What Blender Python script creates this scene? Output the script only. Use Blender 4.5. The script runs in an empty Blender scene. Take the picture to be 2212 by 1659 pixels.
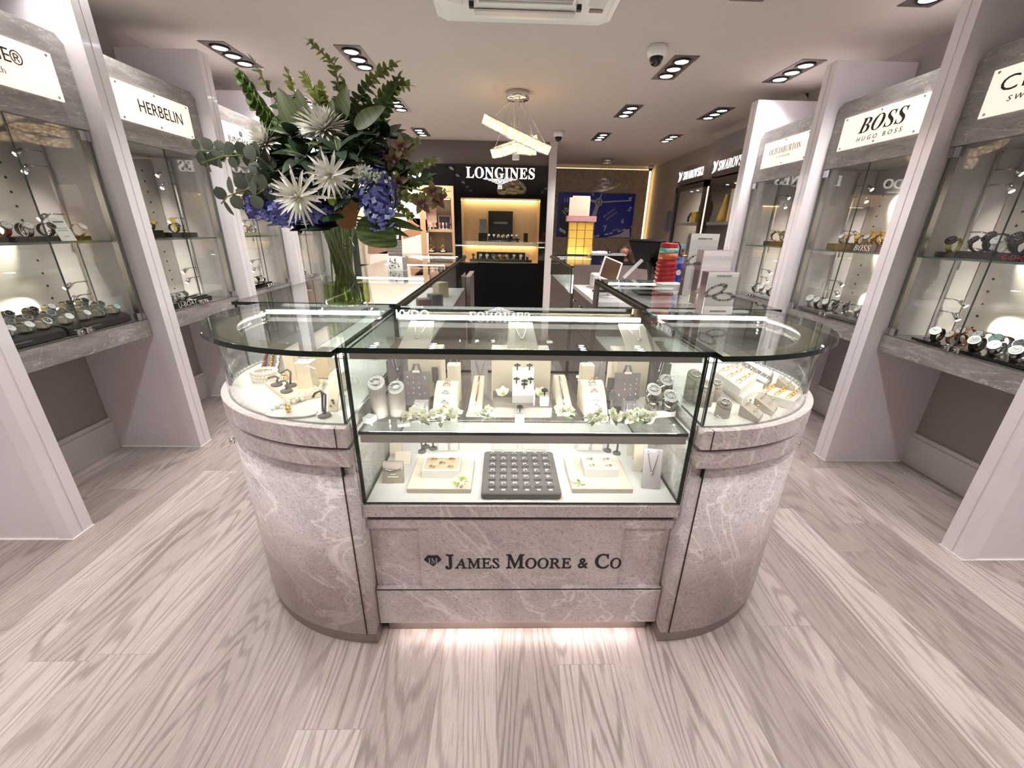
import bpy, math, random
from mathutils import Vector, Matrix
RND = random.Random(11)
PI = math.pi
sc = bpy.context.scene
COL = sc.collection

# ---------------------------------------------------------------- camera
FPX, PITCH, YAW, ROLL, CAMH = 873.22, 0.3671264, 0.0272002, -0.01951735, 1.30
def _basis():
    cp, sp, cy, sy, cr, sr = math.cos(PITCH), math.sin(PITCH), math.cos(YAW), math.sin(YAW), math.cos(ROLL), math.sin(ROLL)
    fw = Vector((sy*cp, cy*cp, -sp)); rt = Vector((cy, -sy, 0)); dn = fw.cross(rt)
    return fw, rt*cr + dn*sr, dn*cr - rt*sr
FW, RT, DN = _basis()
cam_data = bpy.data.cameras.new('camera'); cam = bpy.data.objects.new('camera', cam_data); COL.objects.link(cam)
cam_data.sensor_fit = 'HORIZONTAL'; cam_data.sensor_width = 36.0; cam_data.lens = FPX*36.0/2212.0
cam_data.clip_start = 0.02; cam_data.clip_end = 60
m3 = Matrix((RT, -DN, -FW)).transposed()
cam.matrix_world = Matrix.Translation((0, 0, CAMH)) @ m3.to_4x4()
sc.camera = cam

def at(u, v, X=None, Y=None, Z=None):
    """The point of the plane X=, Y= or Z= that the photograph shows at (u, v)."""
    d = FW + RT*((u-1106)/FPX) + DN*((v-829.5)/FPX)
    if X is not None: t = X/d.x
    elif Y is not None: t = Y/d.y
    else: t = (Z-CAMH)/d.z
    return Vector((0, 0, CAMH)) + d*t

# ---------------------------------------------------------------- world, exposure
w = bpy.data.worlds.new('shop_air'); sc.world = w; w.use_nodes = True
w.node_tree.nodes['Background'].inputs[0].default_value = (1.0, 0.96, 0.95, 1)
w.node_tree.nodes['Background'].inputs[1].default_value = 0.25
sc.view_settings.view_transform = 'Standard'; sc.view_settings.look = 'None'
sc.view_settings.exposure = 0.0; sc.view_settings.gamma = 1.0; sc.view_settings.use_curve_mapping = False
cy = sc.cycles
cy.use_denoising = True
cy.use_adaptive_sampling = True; cy.adaptive_threshold = 0.035
cy.max_bounces = 9; cy.diffuse_bounces = 4; cy.glossy_bounces = 4; cy.transmission_bounces = 8; cy.transparent_max_bounces = 40
cy.sample_clamp_indirect = 6; cy.caustics_reflective = False; cy.caustics_refractive = False; cy.use_light_tree = True

DOWNLIGHT_W, SPOT_W, LED_E, SIGN_E = 22.0, 13.0, 42.0, 0.72

# ---------------------------------------------------------------- materials
def lin(c):
    f = lambda v: v/12.92 if v <= 0.04045 else ((v+0.055)/1.055)**2.4
    return tuple(f(v/255.0) for v in c[:3]) + (1.0,)
def mat(name, col, rough=0.5, metal=0.0, emit=0.0, ecol=None, bump=0.0, bscale=200, mottle=0.0, mscale=30, spec=0.5, coat=0.0, trans=0.0, sample=True, stretch=None):
    m = bpy.data.materials.new(name); m.use_nodes = True
    nt = m.node_tree; b = nt.nodes['Principled BSDF']
    b.inputs['Base Color'].default_value = lin(col); b.inputs['Roughness'].default_value = rough
    b.inputs['Metallic'].default_value = metal; b.inputs['Specular IOR Level'].default_value = spec
    b.inputs['Coat Weight'].default_value = coat; b.inputs['Coat Roughness'].default_value = 0.05
    if trans: b.inputs['Transmission Weight'].default_value = trans
    if emit:
        b.inputs['Emission Color'].default_value = lin(ecol or col); b.inputs['Emission Strength'].default_value = emit
        if not sample: m.cycles.emission_sampling = 'NONE'
    if bump or mottle:
        tc = nt.nodes.new('ShaderNodeTexCoord'); mp = nt.nodes.new('ShaderNodeMapping'); nt.links.new(tc.outputs['Object'], mp.inputs[0])
        if stretch: mp.inputs['Scale'].default_value = stretch
        if bump:
            n = nt.nodes.new('ShaderNodeTexNoise'); n.inputs['Scale'].default_value = bscale; nt.links.new(mp.outputs[0], n.inputs['Vector'])
            bp = nt.nodes.new('ShaderNodeBump'); bp.inputs['Strength'].default_value = bump; bp.inputs['Distance'].default_value = 0.002
            nt.links.new(n.outputs['Fac'], bp.inputs['Height']); nt.links.new(bp.outputs[0], b.inputs['Normal'])
        if mottle:
            n = nt.nodes.new('ShaderNodeTexNoise'); n.inputs['Scale'].default_value = mscale; n.inputs['Detail'].default_value = 5; nt.links.new(mp.outputs[0], n.inputs['Vector'])
            r = nt.nodes.new('ShaderNodeMapRange'); r.inputs[3].default_value = 1-mottle; r.inputs[4].default_value = 1+mottle; nt.links.new(n.outputs['Fac'], r.inputs[0])
            mx = nt.nodes.new('ShaderNodeMix'); mx.data_type = 'RGBA'; mx.blend_type = 'MULTIPLY'; mx.inputs[0].default_value = 1.0
            mx.inputs[6].default_value = lin(col); nt.links.new(r.outputs[0], mx.inputs[7]); nt.links.new(mx.outputs[2], b.inputs['Base Color'])
    return m
def glass(name, tint=(252, 254, 253), k=1.0, ior=1.45, rough=0.0):
    m = bpy.data.materials.new(name); m.use_nodes = True; nt = m.node_tree; nt.nodes.clear()
    o = nt.nodes.new('ShaderNodeOutputMaterial'); t = nt.nodes.new('ShaderNodeBsdfTransparent'); g = nt.nodes.new('ShaderNodeBsdfGlossy')
    f = nt.nodes.new('ShaderNodeFresnel'); mx = nt.nodes.new('ShaderNodeMixShader'); mu = nt.nodes.new('ShaderNodeMath'); mu.operation = 'MULTIPLY'; mu.use_clamp = True
    mu.inputs[1].default_value = k; f.inputs['IOR'].default_value = ior; t.inputs[0].default_value = lin(tint); g.inputs['Roughness'].default_value = rough
    # a thin pane reflects alike from both faces: keep the outside index on the back face
    gm = nt.nodes.new('ShaderNodeNewGeometry'); iv = nt.nodes.new('ShaderNodeMapRange'); iv.inputs[3].default_value = ior; iv.inputs[4].default_value = 1/ior
    nt.links.new(gm.outputs['Backfacing'], iv.inputs[0]); nt.links.new(iv.outputs[0], f.inputs['IOR'])
    nt.links.new(f.outputs[0], mu.inputs[0]); nt.links.new(mu.outputs[0], mx.inputs[0]); nt.links.new(t.outputs[0], mx.inputs[1]); nt.links.new(g.outputs[0], mx.inputs[2]); nt.links.new(mx.outputs[0], o.inputs[0])
    return m
class NT:
    """short-hand for building procedural node trees"""
    def __init__(s, name, rough=0.5):
        s.m = bpy.data.materials.new(name); s.m.use_nodes = True; s.t = s.m.node_tree; s.b = s.t.nodes['Principled BSDF']; s.b.inputs['Roughness'].default_value = rough
    def put(s, sock, v):
        if hasattr(v, 'type') and hasattr(v, 'links'): s.t.links.new(v, sock)
        elif isinstance(v, tuple) and len(v) == 3 and sock.type == 'RGBA': sock.default_value = v + (1,)
        else: sock.default_value = v
    def math(s, op, a, b=0.0, c=None, clamp=False):
        n = s.t.nodes.new('ShaderNodeMath'); n.operation = op; n.use_clamp = clamp; s.put(n.inputs[0], a); s.put(n.inputs[1], b)
        if c is not None: s.put(n.inputs[2], c)
        return n.outputs[0]
    def comb(s, x, y, z=0.0):
        n = s.t.nodes.new('ShaderNodeCombineXYZ'); s.put(n.inputs[0], x); s.put(n.inputs[1], y); s.put(n.inputs[2], z); return n.outputs[0]
    def pos(s):
        n = s.t.nodes.new('ShaderNodeTexCoord'); q = s.t.nodes.new('ShaderNodeSeparateXYZ'); s.t.links.new(n.outputs['Object'], q.inputs[0]); return n.outputs['Object'], q.outputs[0], q.outputs[1], q.outputs[2]
    def noise(s, vec, scale, detail=3.0, rough=0.5, dist=0.0):
        n = s.t.nodes.new('ShaderNodeTexNoise'); s.put(n.inputs['Vector'], vec); n.inputs['Scale'].default_value = scale; n.inputs['Detail'].default_value = detail
        n.inputs['Roughness'].default_value = rough; n.inputs['Distortion'].default_value = dist; return n.outputs['Fac']
    def white(s, vec):
        n = s.t.nodes.new('ShaderNodeTexWhiteNoise'); n.noise_dimensions = '3D'; s.put(n.inputs['Vector'], vec); return n.outputs['Value']
    def mix(s, f, a, b, mode='MIX'):
        n = s.t.nodes.new('ShaderNodeMix'); n.data_type = 'RGBA'; n.blend_type = mode; s.put(n.inputs[0], f); s.put(n.inputs[6], a); s.put(n.inputs[7], b); return n.outputs[2]
    def rng(s, v, a, b, c=0.0, d=1.0):
        n = s.t.nodes.new('ShaderNodeMapRange'); s.put(n.inputs[0], v); n.inputs[1].default_value = a; n.inputs[2].default_value = b; n.inputs[3].default_value = c; n.inputs[4].default_value = d; return n.outputs[0]
    def out(s, col): s.put(s.b.inputs['Base Color'], col); return s.m
    def bump(s, h, st=0.2, d=0.002):
        n = s.t.nodes.new('ShaderNodeBump'); n.inputs['Strength'].default_value = st; n.inputs['Distance'].default_value = d; s.put(n.inputs['Height'], h); s.t.links.new(n.outputs[0], s.b.inputs['Normal'])

def wood_floor():
    n = NT('grey_oak_planks', 0.42); v, x, y, z = n.pos()
    W_, L_ = 0.185, 1.22
    cx_ = n.math('FLOOR', n.math('DIVIDE', x, W_)); off = n.white(n.comb(cx_, 3.0, 1.0))
    yy = n.math('ADD', n.math('DIVIDE', y, L_), n.math('MULTIPLY', off, 3.0)); ry = n.math('FLOOR', yy)
    pid = n.white(n.comb(cx_, ry, 5.0)); pid2 = n.white(n.comb(cx_, ry, 9.0))
    px = n.math('ADD', x, n.math('MULTIPLY', pid, 17.0)); py = n.math('ADD', y, n.math('MULTIPLY', pid2, 31.0))
    big = n.noise(n.comb(n.math('MULTIPLY', px, 4.6), n.math('MULTIPLY', py, 0.42), 0.0), 1.0, 2.0, 0.4)
    ring = n.math('SINE', n.math('MULTIPLY', n.math('ADD', big, n.math('MULTIPLY', n.noise(n.comb(n.math('MULTIPLY', px, 70.0), n.math('MULTIPLY', py, 4.0)), 1.0, 2.0), 0.022)), 175.0))
    ring = n.rng(ring, 0.1, 0.95)
    fine = n.noise(n.comb(n.math('MULTIPLY', px, 330.0), n.math('MULTIPLY', py, 9.0)), 1.0, 3.0, 0.6)
    blot = n.noise(n.comb(n.math('MULTIPLY', px, 9.0), n.math('MULTIPLY', py, 1.3)), 1.0, 3.0)
    base = n.mix(n.rng(pid2, 0, 1), lin((190, 178, 172))[:3], lin((152, 139, 133))[:3])
    base = n.mix(n.rng(blot, 0.45, 0.85, 0.0, 0.35), base, lin((146, 133, 126))[:3])
    col = n.mix(n.math('MULTIPLY', ring, n.rng(blot, 0.3, 0.7, 0.22, 0.62)), base, lin((100, 88, 82))[:3])
    col = n.mix(n.rng(fine, 0.5, 0.72, 0.0, 0.5), col, lin((104, 92, 86))[:3])
    col = n.mix(n.rng(fine, 0.28, 0.42, 0.38, 0.0), col, lin((224, 214, 210))[:3])
    fx = n.math('FRACT', n.math('DIVIDE', x, W_)); fy = n.math('FRACT', yy)
    e = n.math('MINIMUM', n.math('MINIMUM', fx, n.math('SUBTRACT', 1.0, fx)), n.math('MULTIPLY', n.math('MINIMUM', fy, n.math('SUBTRACT', 1.0, fy)), 6.5))
    col = n.mix(n.rng(e, 0.0, 0.009, 0.38, 0.0), col, lin((95, 84, 80))[:3])
    n.bump(n.math('ADD', fine, ring), 0.12, 0.001)
    return n.out(col)
def marble(name, base, dark, vein, streak=1.0, scale=1.0, rough=0.33, mott=0.85):
    n = NT(name, rough); v, x, y, z = n.pos()
    v2 = n.comb(n.math('MULTIPLY', n.math('ADD', x, n.math('MULTIPLY', z, 0.55)), scale), n.math('MULTIPLY', n.math('ADD', y, n.math('MULTIPLY', z, 0.2)), scale), n.math('MULTIPLY', z, scale*streak))
    cloud = n.noise(v2, 6.0, 6.0, 0.6, 0.6); grit = n.noise(v2, 120.0, 4.0, 0.7); grit2 = n.noise(v2, 210.0, 2.0, 0.6)
    ve = n.math('ABSOLUTE', n.math('SUBTRACT', n.noise(v2, 2.1, 5.0, 0.55, 1.2), 0.5)); ve2 = n.math('ABSOLUTE', n.math('SUBTRACT', n.noise(v2, 5.2, 4.0, 0.5, 1.6), 0.47))
    ck = n.math('ABSOLUTE', n.math('SUBTRACT', n.noise(v2, 3.3, 6.0, 0.62, 0.8), 0.53))
    col = n.mix(n.rng(cloud, 0.3, 0.72), base, dark)
    col = n.mix(n.rng(grit, 0.52, 0.7, 0.0, mott), col, tuple(c*0.5 for c in dark)); col = n.mix(n.rng(grit2, 0.3, 0.45, mott*0.7, 0.0), col, vein)
    col = n.mix(n.rng(ve, 0.0, 0.014, 0.75, 0.0), col, vein); col = n.mix(n.rng(ve2, 0.0, 0.012, 0.45, 0.0), col, vein)
    col = n.mix(n.rng(ck, 0.0, 0.0035, 0.55, 0.0), col, tuple(c*0.35 for c in dark))
    return n.out(col)

FLOOR = wood_floor()
MARBLE = marble('pink_grey_marble_laminate', lin((224, 213, 212))[:3], lin((191, 179, 178))[:3], lin((248, 239, 236))[:3])
STONE = marble('grey_stone_laminate', lin((162, 156, 154))[:3], lin((124, 118, 116))[:3], lin((196, 190, 187))[:3], streak=4.5, scale=1.3, rough=0.4, mott=0.3)
GLOSSW = mat('gloss_white_lacquer', (240, 234, 238), 0.16, coat=0.4)
FINFACE = mat('satin_white_panel', (232, 225, 229), 0.35)
WALL = mat('taupe_wall_paint', (164, 155, 154), 0.85, bump=0.05)
WALLB = mat('dark_taupe_paint', (112, 101, 97), 0.85)
WALLC = mat('beige_wall_paint', (176, 162, 148), 0.8)
CEIL = mat('ceiling_white_paint', (194, 184, 178), 0.9)
SKIRT = mat('white_gloss_skirting', (226, 221, 220), 0.3)
GLASS = glass('clear_glass'); TOPGLASS = glass('counter_top_glass', (248, 252, 250), 1.25); VASEGL = glass('vase_glass', (250, 252, 250), 1.0, 1.5)
ACRYL = glass('clear_acrylic', (252, 252, 252), 0.9, 1.42); DOME = glass('dome_plastic', (90, 88, 90), 1.0, 1.5)
GEDGE = mat('green_glass_edge', (22, 40, 34), 0.12); GEDGE2 = mat('pale_glass_edge', (92, 112, 106), 0.15)
ALU = mat('brushed_aluminium', (186, 182, 178), 0.35, 1.0); CHROME = mat('chrome', (225, 225, 225), 0.08, 1.0); STEEL = mat('polished_steel', (200, 200, 202), 0.18, 1.0)
BACKP = mat('brushed_back_panel', (206, 200, 196), 0.42, 0.35, bump=0.05, bscale=60, stretch=(1, 1, 6)); TAUPEM = mat('taupe_metal_plinth', (142, 131, 126), 0.4, 0.6)
BLACK = mat('black_plastic', (18, 17, 18), 0.35); BLKMATT = mat('matt_black_panel', (5, 5, 6), 0.5, spec=0.12); BLKGLOSS = mat('gloss_black_panel', (6, 6, 7), 0.04, spec=0.6); DARKGAP = mat('dark_joint', (34, 28, 27), 0.7)
WHITE = mat('white_acrylic', (240, 238, 235), 0.25); WHITEM = mat('white_card', (244, 240, 236), 0.55)
CREAM = mat('cream_leatherette', (238, 226, 206), 0.55, mottle=0.03); CREAMD = mat('sand_suede', (206, 186, 160), 0.75, mottle=0.05); LILAC = mat('lilac_grey_suede', (150, 141, 144), 0.8, mottle=0.05)
GREYS = mat('warm_grey_suede', (164, 154, 147), 0.8, mottle=0.06); GREYD = mat('slate_grey_suede', (118, 112, 112), 0.8, mottle=0.06)
LED = mat('led_strip', (255, 255, 255), 0.5, emit=LED_E, ecol=(255, 250, 244)); LEDW = mat('warm_led_strip', (255, 240, 200), 0.5, emit=12.0, ecol=(255, 226, 174))
LENS = mat('downlight_lens', (255, 255, 255), 0.3, emit=14.0, ecol=(245, 248, 255), sample=False); TIP = mat('spot_lens', (255, 255, 255), 0.3, emit=20.0, ecol=(255, 244, 220), sample=False)
SIGN = mat('lit_cream_sign', (250, 240, 226), 0.4, emit=SIGN_E, ecol=(255, 240, 224)); LETTERW = mat('lit_white_letter', (255, 255, 255), 0.4, emit=2.8, ecol=(255, 250, 250)); LETTERS = mat('softly_lit_letter', (250, 246, 250), 0.4, emit=.7, ecol=(255, 250, 250))
INK = mat('black_ink', (28, 24, 26), 0.5); INKG = mat('grey_ink', (132, 126, 126), 0.6)
CRYSTAL = mat('lit_crystal', (255, 236, 200), 0.1, emit=3.2, ecol=(255, 218, 170), bump=0.6, bscale=90)
_t = CRYSTAL.node_tree; _v = _t.nodes.new('ShaderNodeTexVoronoi'); _v.inputs['Scale'].default_value = 38; _r = _t.nodes.new('ShaderNodeMapRange'); _r.inputs[1].default_value = .1; _r.inputs[2].default_value = .6; _r.inputs[3].default_value = 5.5; _r.inputs[4].default_value = .9
_c = _t.nodes.new('ShaderNodeTexCoord'); _t.links.new(_c.outputs['Object'], _v.inputs['Vector']); _t.links.new(_v.outputs['Distance'], _r.inputs[0]); _t.links.new(_r.outputs[0], _t.nodes['Principled BSDF'].inputs['Emission Strength'])
GOLD = mat('gold', (226, 180, 90), 0.2, 1.0); SILVER = mat('silver', (214, 214, 216), 0.15, 1.0); ROSE = mat('rose_gold', (222, 160, 130), 0.2, 1.0)
OAK = mat('light_oak', (196, 160, 118), 0.5, mottle=0.12, mscale=14, stretch=(6, 6, 1)); DKWOOD = mat('grey_brown_wood', (116, 102, 98), 0.5, mottle=0.15, mscale=12, stretch=(5, 5, 1)); BRONZE = mat('dark_bronze_frame', (84, 72, 64), 0.35, 0.7)

# ---------------------------------------------------------------- mesh builder
class MB:
    def __init__(s): s.v = []; s.f = []; s.mi = []; s.sm = []
    def face(s, idx, m=0, sm=False): s.f.append(tuple(idx)); s.mi.append(m); s.sm.append(sm)
    def add(s, vs): n = len(s.v); s.v += [Vector(p) for p in vs]; return n
    def box(s, x0, y0, z0, x1, y1, z1, m=0, me=None, axis=None):
        """me + axis: faces not facing the axis get material me (the edges of a pane)"""
        x0, x1 = sorted((x0, x1)); y0, y1 = sorted((y0, y1)); z0, z1 = sorted((z0, z1))
        n = s.add([(x0, y0, z0), (x1, y0, z0), (x1, y1, z0), (x0, y1, z0), (x0, y0, z1), (x1, y0, z1), (x1, y1, z1), (x0, y1, z1)])
        for q, ax in (((0, 3, 2, 1), 'z'), ((4, 5, 6, 7), 'z'), ((0, 1, 5, 4), 'y'), ((1, 2, 6, 5), 'x'), ((2, 3, 7, 6), 'y'), ((3, 0, 4, 7), 'x')):
            s.face([n+i for i in q], m if (me is None or ax == axis) else me)
        return s
    def rbox(s, c, size, rz=0.0, rx=0.0, m=0, ry=0.0, bev=0.0):
        """box of a size centred at c, turned by rx, ry then rz; bev cuts its vertical edges and rim"""
        M = Matrix.Translation(c) @ Matrix.Rotation(rz, 4, 'Z') @ Matrix.Rotation(ry, 4, 'Y') @ Matrix.Rotation(rx, 4, 'X')
        a, b, h = size[0]/2, size[1]/2, size[2]/2
        if not bev:
            n = s.add([M @ Vector(p) for p in ((-a, -b, -h), (a, -b, -h), (a, b, -h), (-a, b, -h), (-a, -b, h), (a, -b, h), (a, b, h), (-a, b, h))])
            for q in ((0, 3, 2, 1), (4, 5, 6, 7), (0, 1, 5, 4), (1, 2, 6, 5), (2, 3, 7, 6), (3, 0, 4, 7)): s.face([n+i for i in q], m)
            return s
        def ring(d, z): 
            r = bev
            return [(-a+d+r, -b+d, z), (a-d-r, -b+d, z), (a-d, -b+d+r, z), (a-d, b-d-r, z), (a-d-r, b-d, z), (-a+d+r, b-d, z), (-a+d, b-d-r, z), (-a+d, -b+d+r, z)]
        rings = [ring(bev*0.6, -h), ring(0, -h+bev*0.6), ring(0, h-bev*0.6), ring(bev*0.6, h)]
        n = s.add([M @ Vector(p) for r_ in rings for p in r_])
        for k in range(3):
            for i in range(8): s.face([n+k*8+i, n+k*8+(i+1) % 8, n+k*8+8+(i+1) % 8, n+k*8+8+i], m)
        s.face([n+7-i for i in range(8)], m); s.face([n+24+i for i in range(8)], m)
        return s
    def prism(s, poly, z0, z1, m=0, ms=None, M=None, caps=True, sm=False):
        k = len(poly); pts = [Vector((p[0], p[1], z0)) for p in poly] + [Vector((p[0], p[1], z1)) for p in poly]
        if M: pts = [M @ p for p in pts]
        n = s.add(pts)
        if caps: s.face([n+k-1-i for i in range(k)], m); s.face([n+k+i for i in range(k)], m)
        for i in range(k): s.face([n+i, n+(i+1) % k, n+k+(i+1) % k, n+k+i], m if ms is None else ms, sm)
        return s
    def tube(s, pts, r, m=0, n=8, closed=False, cap=True, sm=True):
        pts = [Vector(p) for p in pts]; K = len(pts); rs = r if isinstance(r, (list, tuple)) else [r]*K
        tan = [(pts[(i+1) % K if closed else min(i+1, K-1)] - pts[(i-1) % K if closed else max(i-1, 0)]).normalized() for i in range(K)]
        u = tan[0].orthogonal().normalized(); base = len(s.v)
        for i in range(K):
            u = (u - tan[i]*u.dot(tan[i])); u = u.normalized() if u.length > 1e-6 else tan[i].orthogonal().normalized(); w_ = tan[i].cross(u)
            s.add([pts[i] + (u*math.cos(2*PI*j/n) + w_*math.sin(2*PI*j/n))*rs[i] for j in range(n)])
        for i in range(K if closed else K-1):
            a, b = base+i*n, base+((i+1) % K)*n
            for j in range(n): s.face([a+j, a+(j+1) % n, b+(j+1) % n, b+j], m, sm)
        if cap and not closed:
            s.face([base+n-1-j for j in range(n)], m); s.face([base+(K-1)*n+j for j in range(n)], m)
        return s
    def cyl(s, p0, p1, r0, r1=None, n=20, m=0, mcap=None, sm=True):
        r1 = r0 if r1 is None else r1; p0, p1 = Vector(p0), Vector(p1); d = (p1-p0).normalized(); u = d.orthogonal().normalized(); w_ = d.cross(u)
        k = s.add([p0 + (u*math.cos(2*PI*j/n)+w_*math.sin(2*PI*j/n))*r0 for j in range(n)] + [p1 + (u*math.cos(2*PI*j/n)+w_*math.sin(2*PI*j/n))*r1 for j in range(n)])
        for j in range(n): s.face([k+j, k+(j+1) % n, k+n+(j+1) % n, k+n+j], m, sm)
        mc = m if mcap is None else mcap
        s.face([k+n-1-j for j in range(n)], mc); s.face([k+n+j for j in range(n)], mc)
        return s
    def lathe(s, prof, c=(0, 0, 0), n=24, m=0, M=None, sm=True):
        c = Vector(c); base = len(s.v)
        for r, z in prof:
            ps = [Vector((r*math.cos(2*PI*j/n), r*math.sin(2*PI*j/n), z)) for j in range(n)]
            s.add([(M @ p if M else p) + c for p in ps])
        for i in range(len(prof)-1):
            for j in range(n): s.face([base+i*n+j, base+i*n+(j+1) % n, base+(i+1)*n+(j+1) % n, base+(i+1)*n+j], m, sm)
        if prof[0][0] > 1e-5: s.face([base+n-1-j for j in range(n)], m)
        if prof[-1][0] > 1e-5: s.face([base+(len(prof)-1)*n+j for j in range(n)], m)
        return s
    def ball(s, c, r, m=0, n=10, k=6, sq=(1, 1, 1)):
        return s.lathe([(max(r*math.sin(PI*i/k), 0.0), -r*math.cos(PI*i/k)) for i in range(k+1)], c, n, m, Matrix.Diagonal((sq[0], sq[1], sq[2])))
    def torus(s, c, R_, r, M=None, n=32, k=8, m=0, sx=1.0):
        M = M or Matrix.Identity(3); c = Vector(c)
        return s.tube([c + M @ Vector((R_*sx*math.cos(2*PI*i/n), R_*math.sin(2*PI*i/n), 0)) for i in range(n)], r, m, k, closed=True)
    def leaf(s, p, d, up, L, W_, m=0, curl=0.2, cup=0.15, n=5, tip=1.0, wid=None):
        """a blade from p along d; curl bends it down, cup folds it along its midrib"""
        p, d = Vector(p), Vector(d).normalized(); up = Vector(up); sd = d.cross(up); sd = sd.normalized() if sd.length > 1e-5 else d.orthogonal().normalized(); up = sd.cross(d).normalized()
        base = len(s.v)
        for i in range(n+1):
            t = i/n; ww = (wid(t) if wid else math.sin(PI*min(1, t**0.8*0.96+0.02))**0.8)*W_/2
            c = p + d*(L*t) - up*(curl*L*t*t)
            s.add([c - sd*ww + up*(cup*ww), c, c + sd*ww + up*(cup*ww)])
        for i in range(n):
            a = base+3*i
            s.face([a, a+1, a+4, a+3], m, True); s.face([a+1, a+2, a+5, a+4], m, True)
        return s
    def join(s, o, M=None, dm=0):
        n = s.add([(M @ p if M else p) for p in o.v])
        for f, mi, sm in zip(o.f, o.mi, o.sm): s.face([n+i for i in f], mi+dm, sm)
        return s

def obj(name, mb, mats, parent=None, local=False, loc=None):
    """link a builder's shapes as ONE mesh object; world coordinates unless local"""
    me = bpy.data.meshes.new(name); off = Vector((0, 0, 0))
    if not local:
        q = parent
        while q is not None: off += q.location; q = q.parent
        if loc is not None: off += Vector(loc)
    me.from_pydata([p - off for p in mb.v], [], mb.f); mats = mats if isinstance(mats, (list, tuple)) else [mats]
    for m_ in mats: me.materials.append(m_)
    me.polygons.foreach_set('material_index', mb.mi); me.polygons.foreach_set('use_smooth', mb.sm); me.update()
    o = bpy.data.objects.new(name, me); COL.objects.link(o)
    if parent is not None: o.parent = parent
    if loc is not None: o.location = loc
    return o
def tag(o, label, cat, group=None):
    o['label'] = label; o['category'] = cat
    if group: o['group'] = group
    return o
def thing(name, label, cat, loc=(0, 0, 0), rz=0.0, group=None):
    o = bpy.data.objects.new(name, None); COL.objects.link(o); o.empty_display_size = 0.05
    o.location = loc; o.rotation_euler = (0, 0, rz); return tag(o, label, cat, group)
def struct(name, mb, mats):
    o = obj(name, mb, mats); o['kind'] = 'structure'; return o
def dup(root, loc, rz=0.0, label=None, group=None, scale=None, rot=None):
    r = root.copy(); COL.objects.link(r); r.location = loc; r.rotation_euler = rot or (0, 0, rz)
    if scale: r.scale = (scale,)*3
    if label: r['label'] = label
    if group: r['group'] = group
    for ch in list(root.children):
        c = ch.copy(); COL.objects.link(c); c.parent = r
        for g in list(ch.children):
            d = g.copy(); COL.objects.link(d); d.parent = c
    return r
def B(*a, **k): return MB().box(*a, **k)

SERIF_B = lambda t: ''.join(chr(0x1D400+ord(c)-65) if 'A' <= c <= 'Z' else c for c in t)
SERIF_I = lambda t: ''.join(chr(0x1D434+ord(c)-65) if 'A' <= c <= 'Z' else c for c in t)
SERIF_BI = lambda t: ''.join(chr(0x1D468+ord(c)-65) if 'A' <= c <= 'Z' else c for c in t)
def text_mb(body, w=None, h=None, shear=0.0, thin=0.0, depth=0.002, space=1.0):
    c = bpy.data.curves.new('lettering', 'FONT'); c.body = body; c.size = 1.0; c.extrude = 0.01; c.shear = shear; c.offset = thin; c.space_character = space; c.resolution_u = 3
    o = bpy.data.objects.new('lettering', c); COL.objects.link(o); bpy.context.view_layer.update()
    me = bpy.data.meshes.new_from_object(o.evaluated_get(bpy.context.evaluated_depsgraph_get())); bpy.data.objects.remove(o); bpy.data.curves.remove(c)
    b = MB(); vs = [v.co.copy() for v in me.vertices]
    x0, x1 = min(v.x for v in vs), max(v.x for v in vs); y0, y1 = min(v.y for v in vs), max(v.y for v in vs)
    sx = (w/(x1-x0)) if w else None; sy = (h/(y1-y0)) if h else None
    sx = sx or sy; sy = sy or sx
    b.add([Vector(((v.x-(x0+x1)/2)*sx, (v.y-(y0+y1)/2)*sy, v.z/0.02*depth)) for v in vs])
    for p in me.polygons: b.face(list(p.vertices))
    bpy.data.meshes.remove(me); return b
def frame_M(c, xd, yd):
    xd, yd = Vector(xd).normalized(), Vector(yd).normalized(); zd = xd.cross(yd)
    return Matrix.Translation(c) @ Matrix((xd, yd, zd)).transposed().to_4x4()
def lettering(body, c, xd, yd, mat_, parent, w=None, h=None, name='lettering', **k):
    return obj(name, MB().join(text_mb(body, w, h, **k), frame_M(c, xd, yd)), mat_, parent)
# ================================================================ the room
CX = 0.066                     # middle of the shop floor
XL, XR, YF, YB, ZC = CX-2.43, CX+2.43, -2.8, 8.2, 2.38
YW, XP = 6.18, 0.606           # black display wall, inner face of the partition
struct('floor', B(XL-.1, YF-.1, -.1, 2.8, YB+.1, 0), FLOOR)
struct('ceiling', B(XL-.1, YF-.1, ZC, 2.8, YB+.1, ZC+.1), CEIL)
struct('wall_left', B(XL-.1, YF, 0, XL, YB, ZC), WALL)
struct('wall_right', B(XR, YF, 0, 2.70, 5.43, ZC), WALL)
struct('wall_right_far', B(2.70, YF, 0, 2.8, YB, ZC), WALLC)
struct('wall_front', B(XL, YF-.1, 0, XR, YF, ZC), WALL)
struct('wall_back', B(XL, YB, 0, 2.8, YB+.1, ZC), WALLC)
b = MB().box(XP, 6.10, 0, XP+.1, YB, ZC-.001); struct('wall_partition', b, mat('partition_white_paint', (212, 204, 202), 0.6))
struct('wall_bulkhead', B(XL, 6.17, 2.10, XP, 6.6, ZC-.001), WALLB)
for s, nm in ((-1, 'left'), (1, 'right')):
    x = CX + s*2.43; b = MB()
    for z0, z1, d in ((0, .15, .018), (.15, .175, .024), (.175, .2, .014)): b.box(x, -1.0, z0, x-s*d, 3.9 if s > 0 else 6.1, z1)
    struct('baseboard_'+nm, b, SKIRT)
b = MB()
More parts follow.
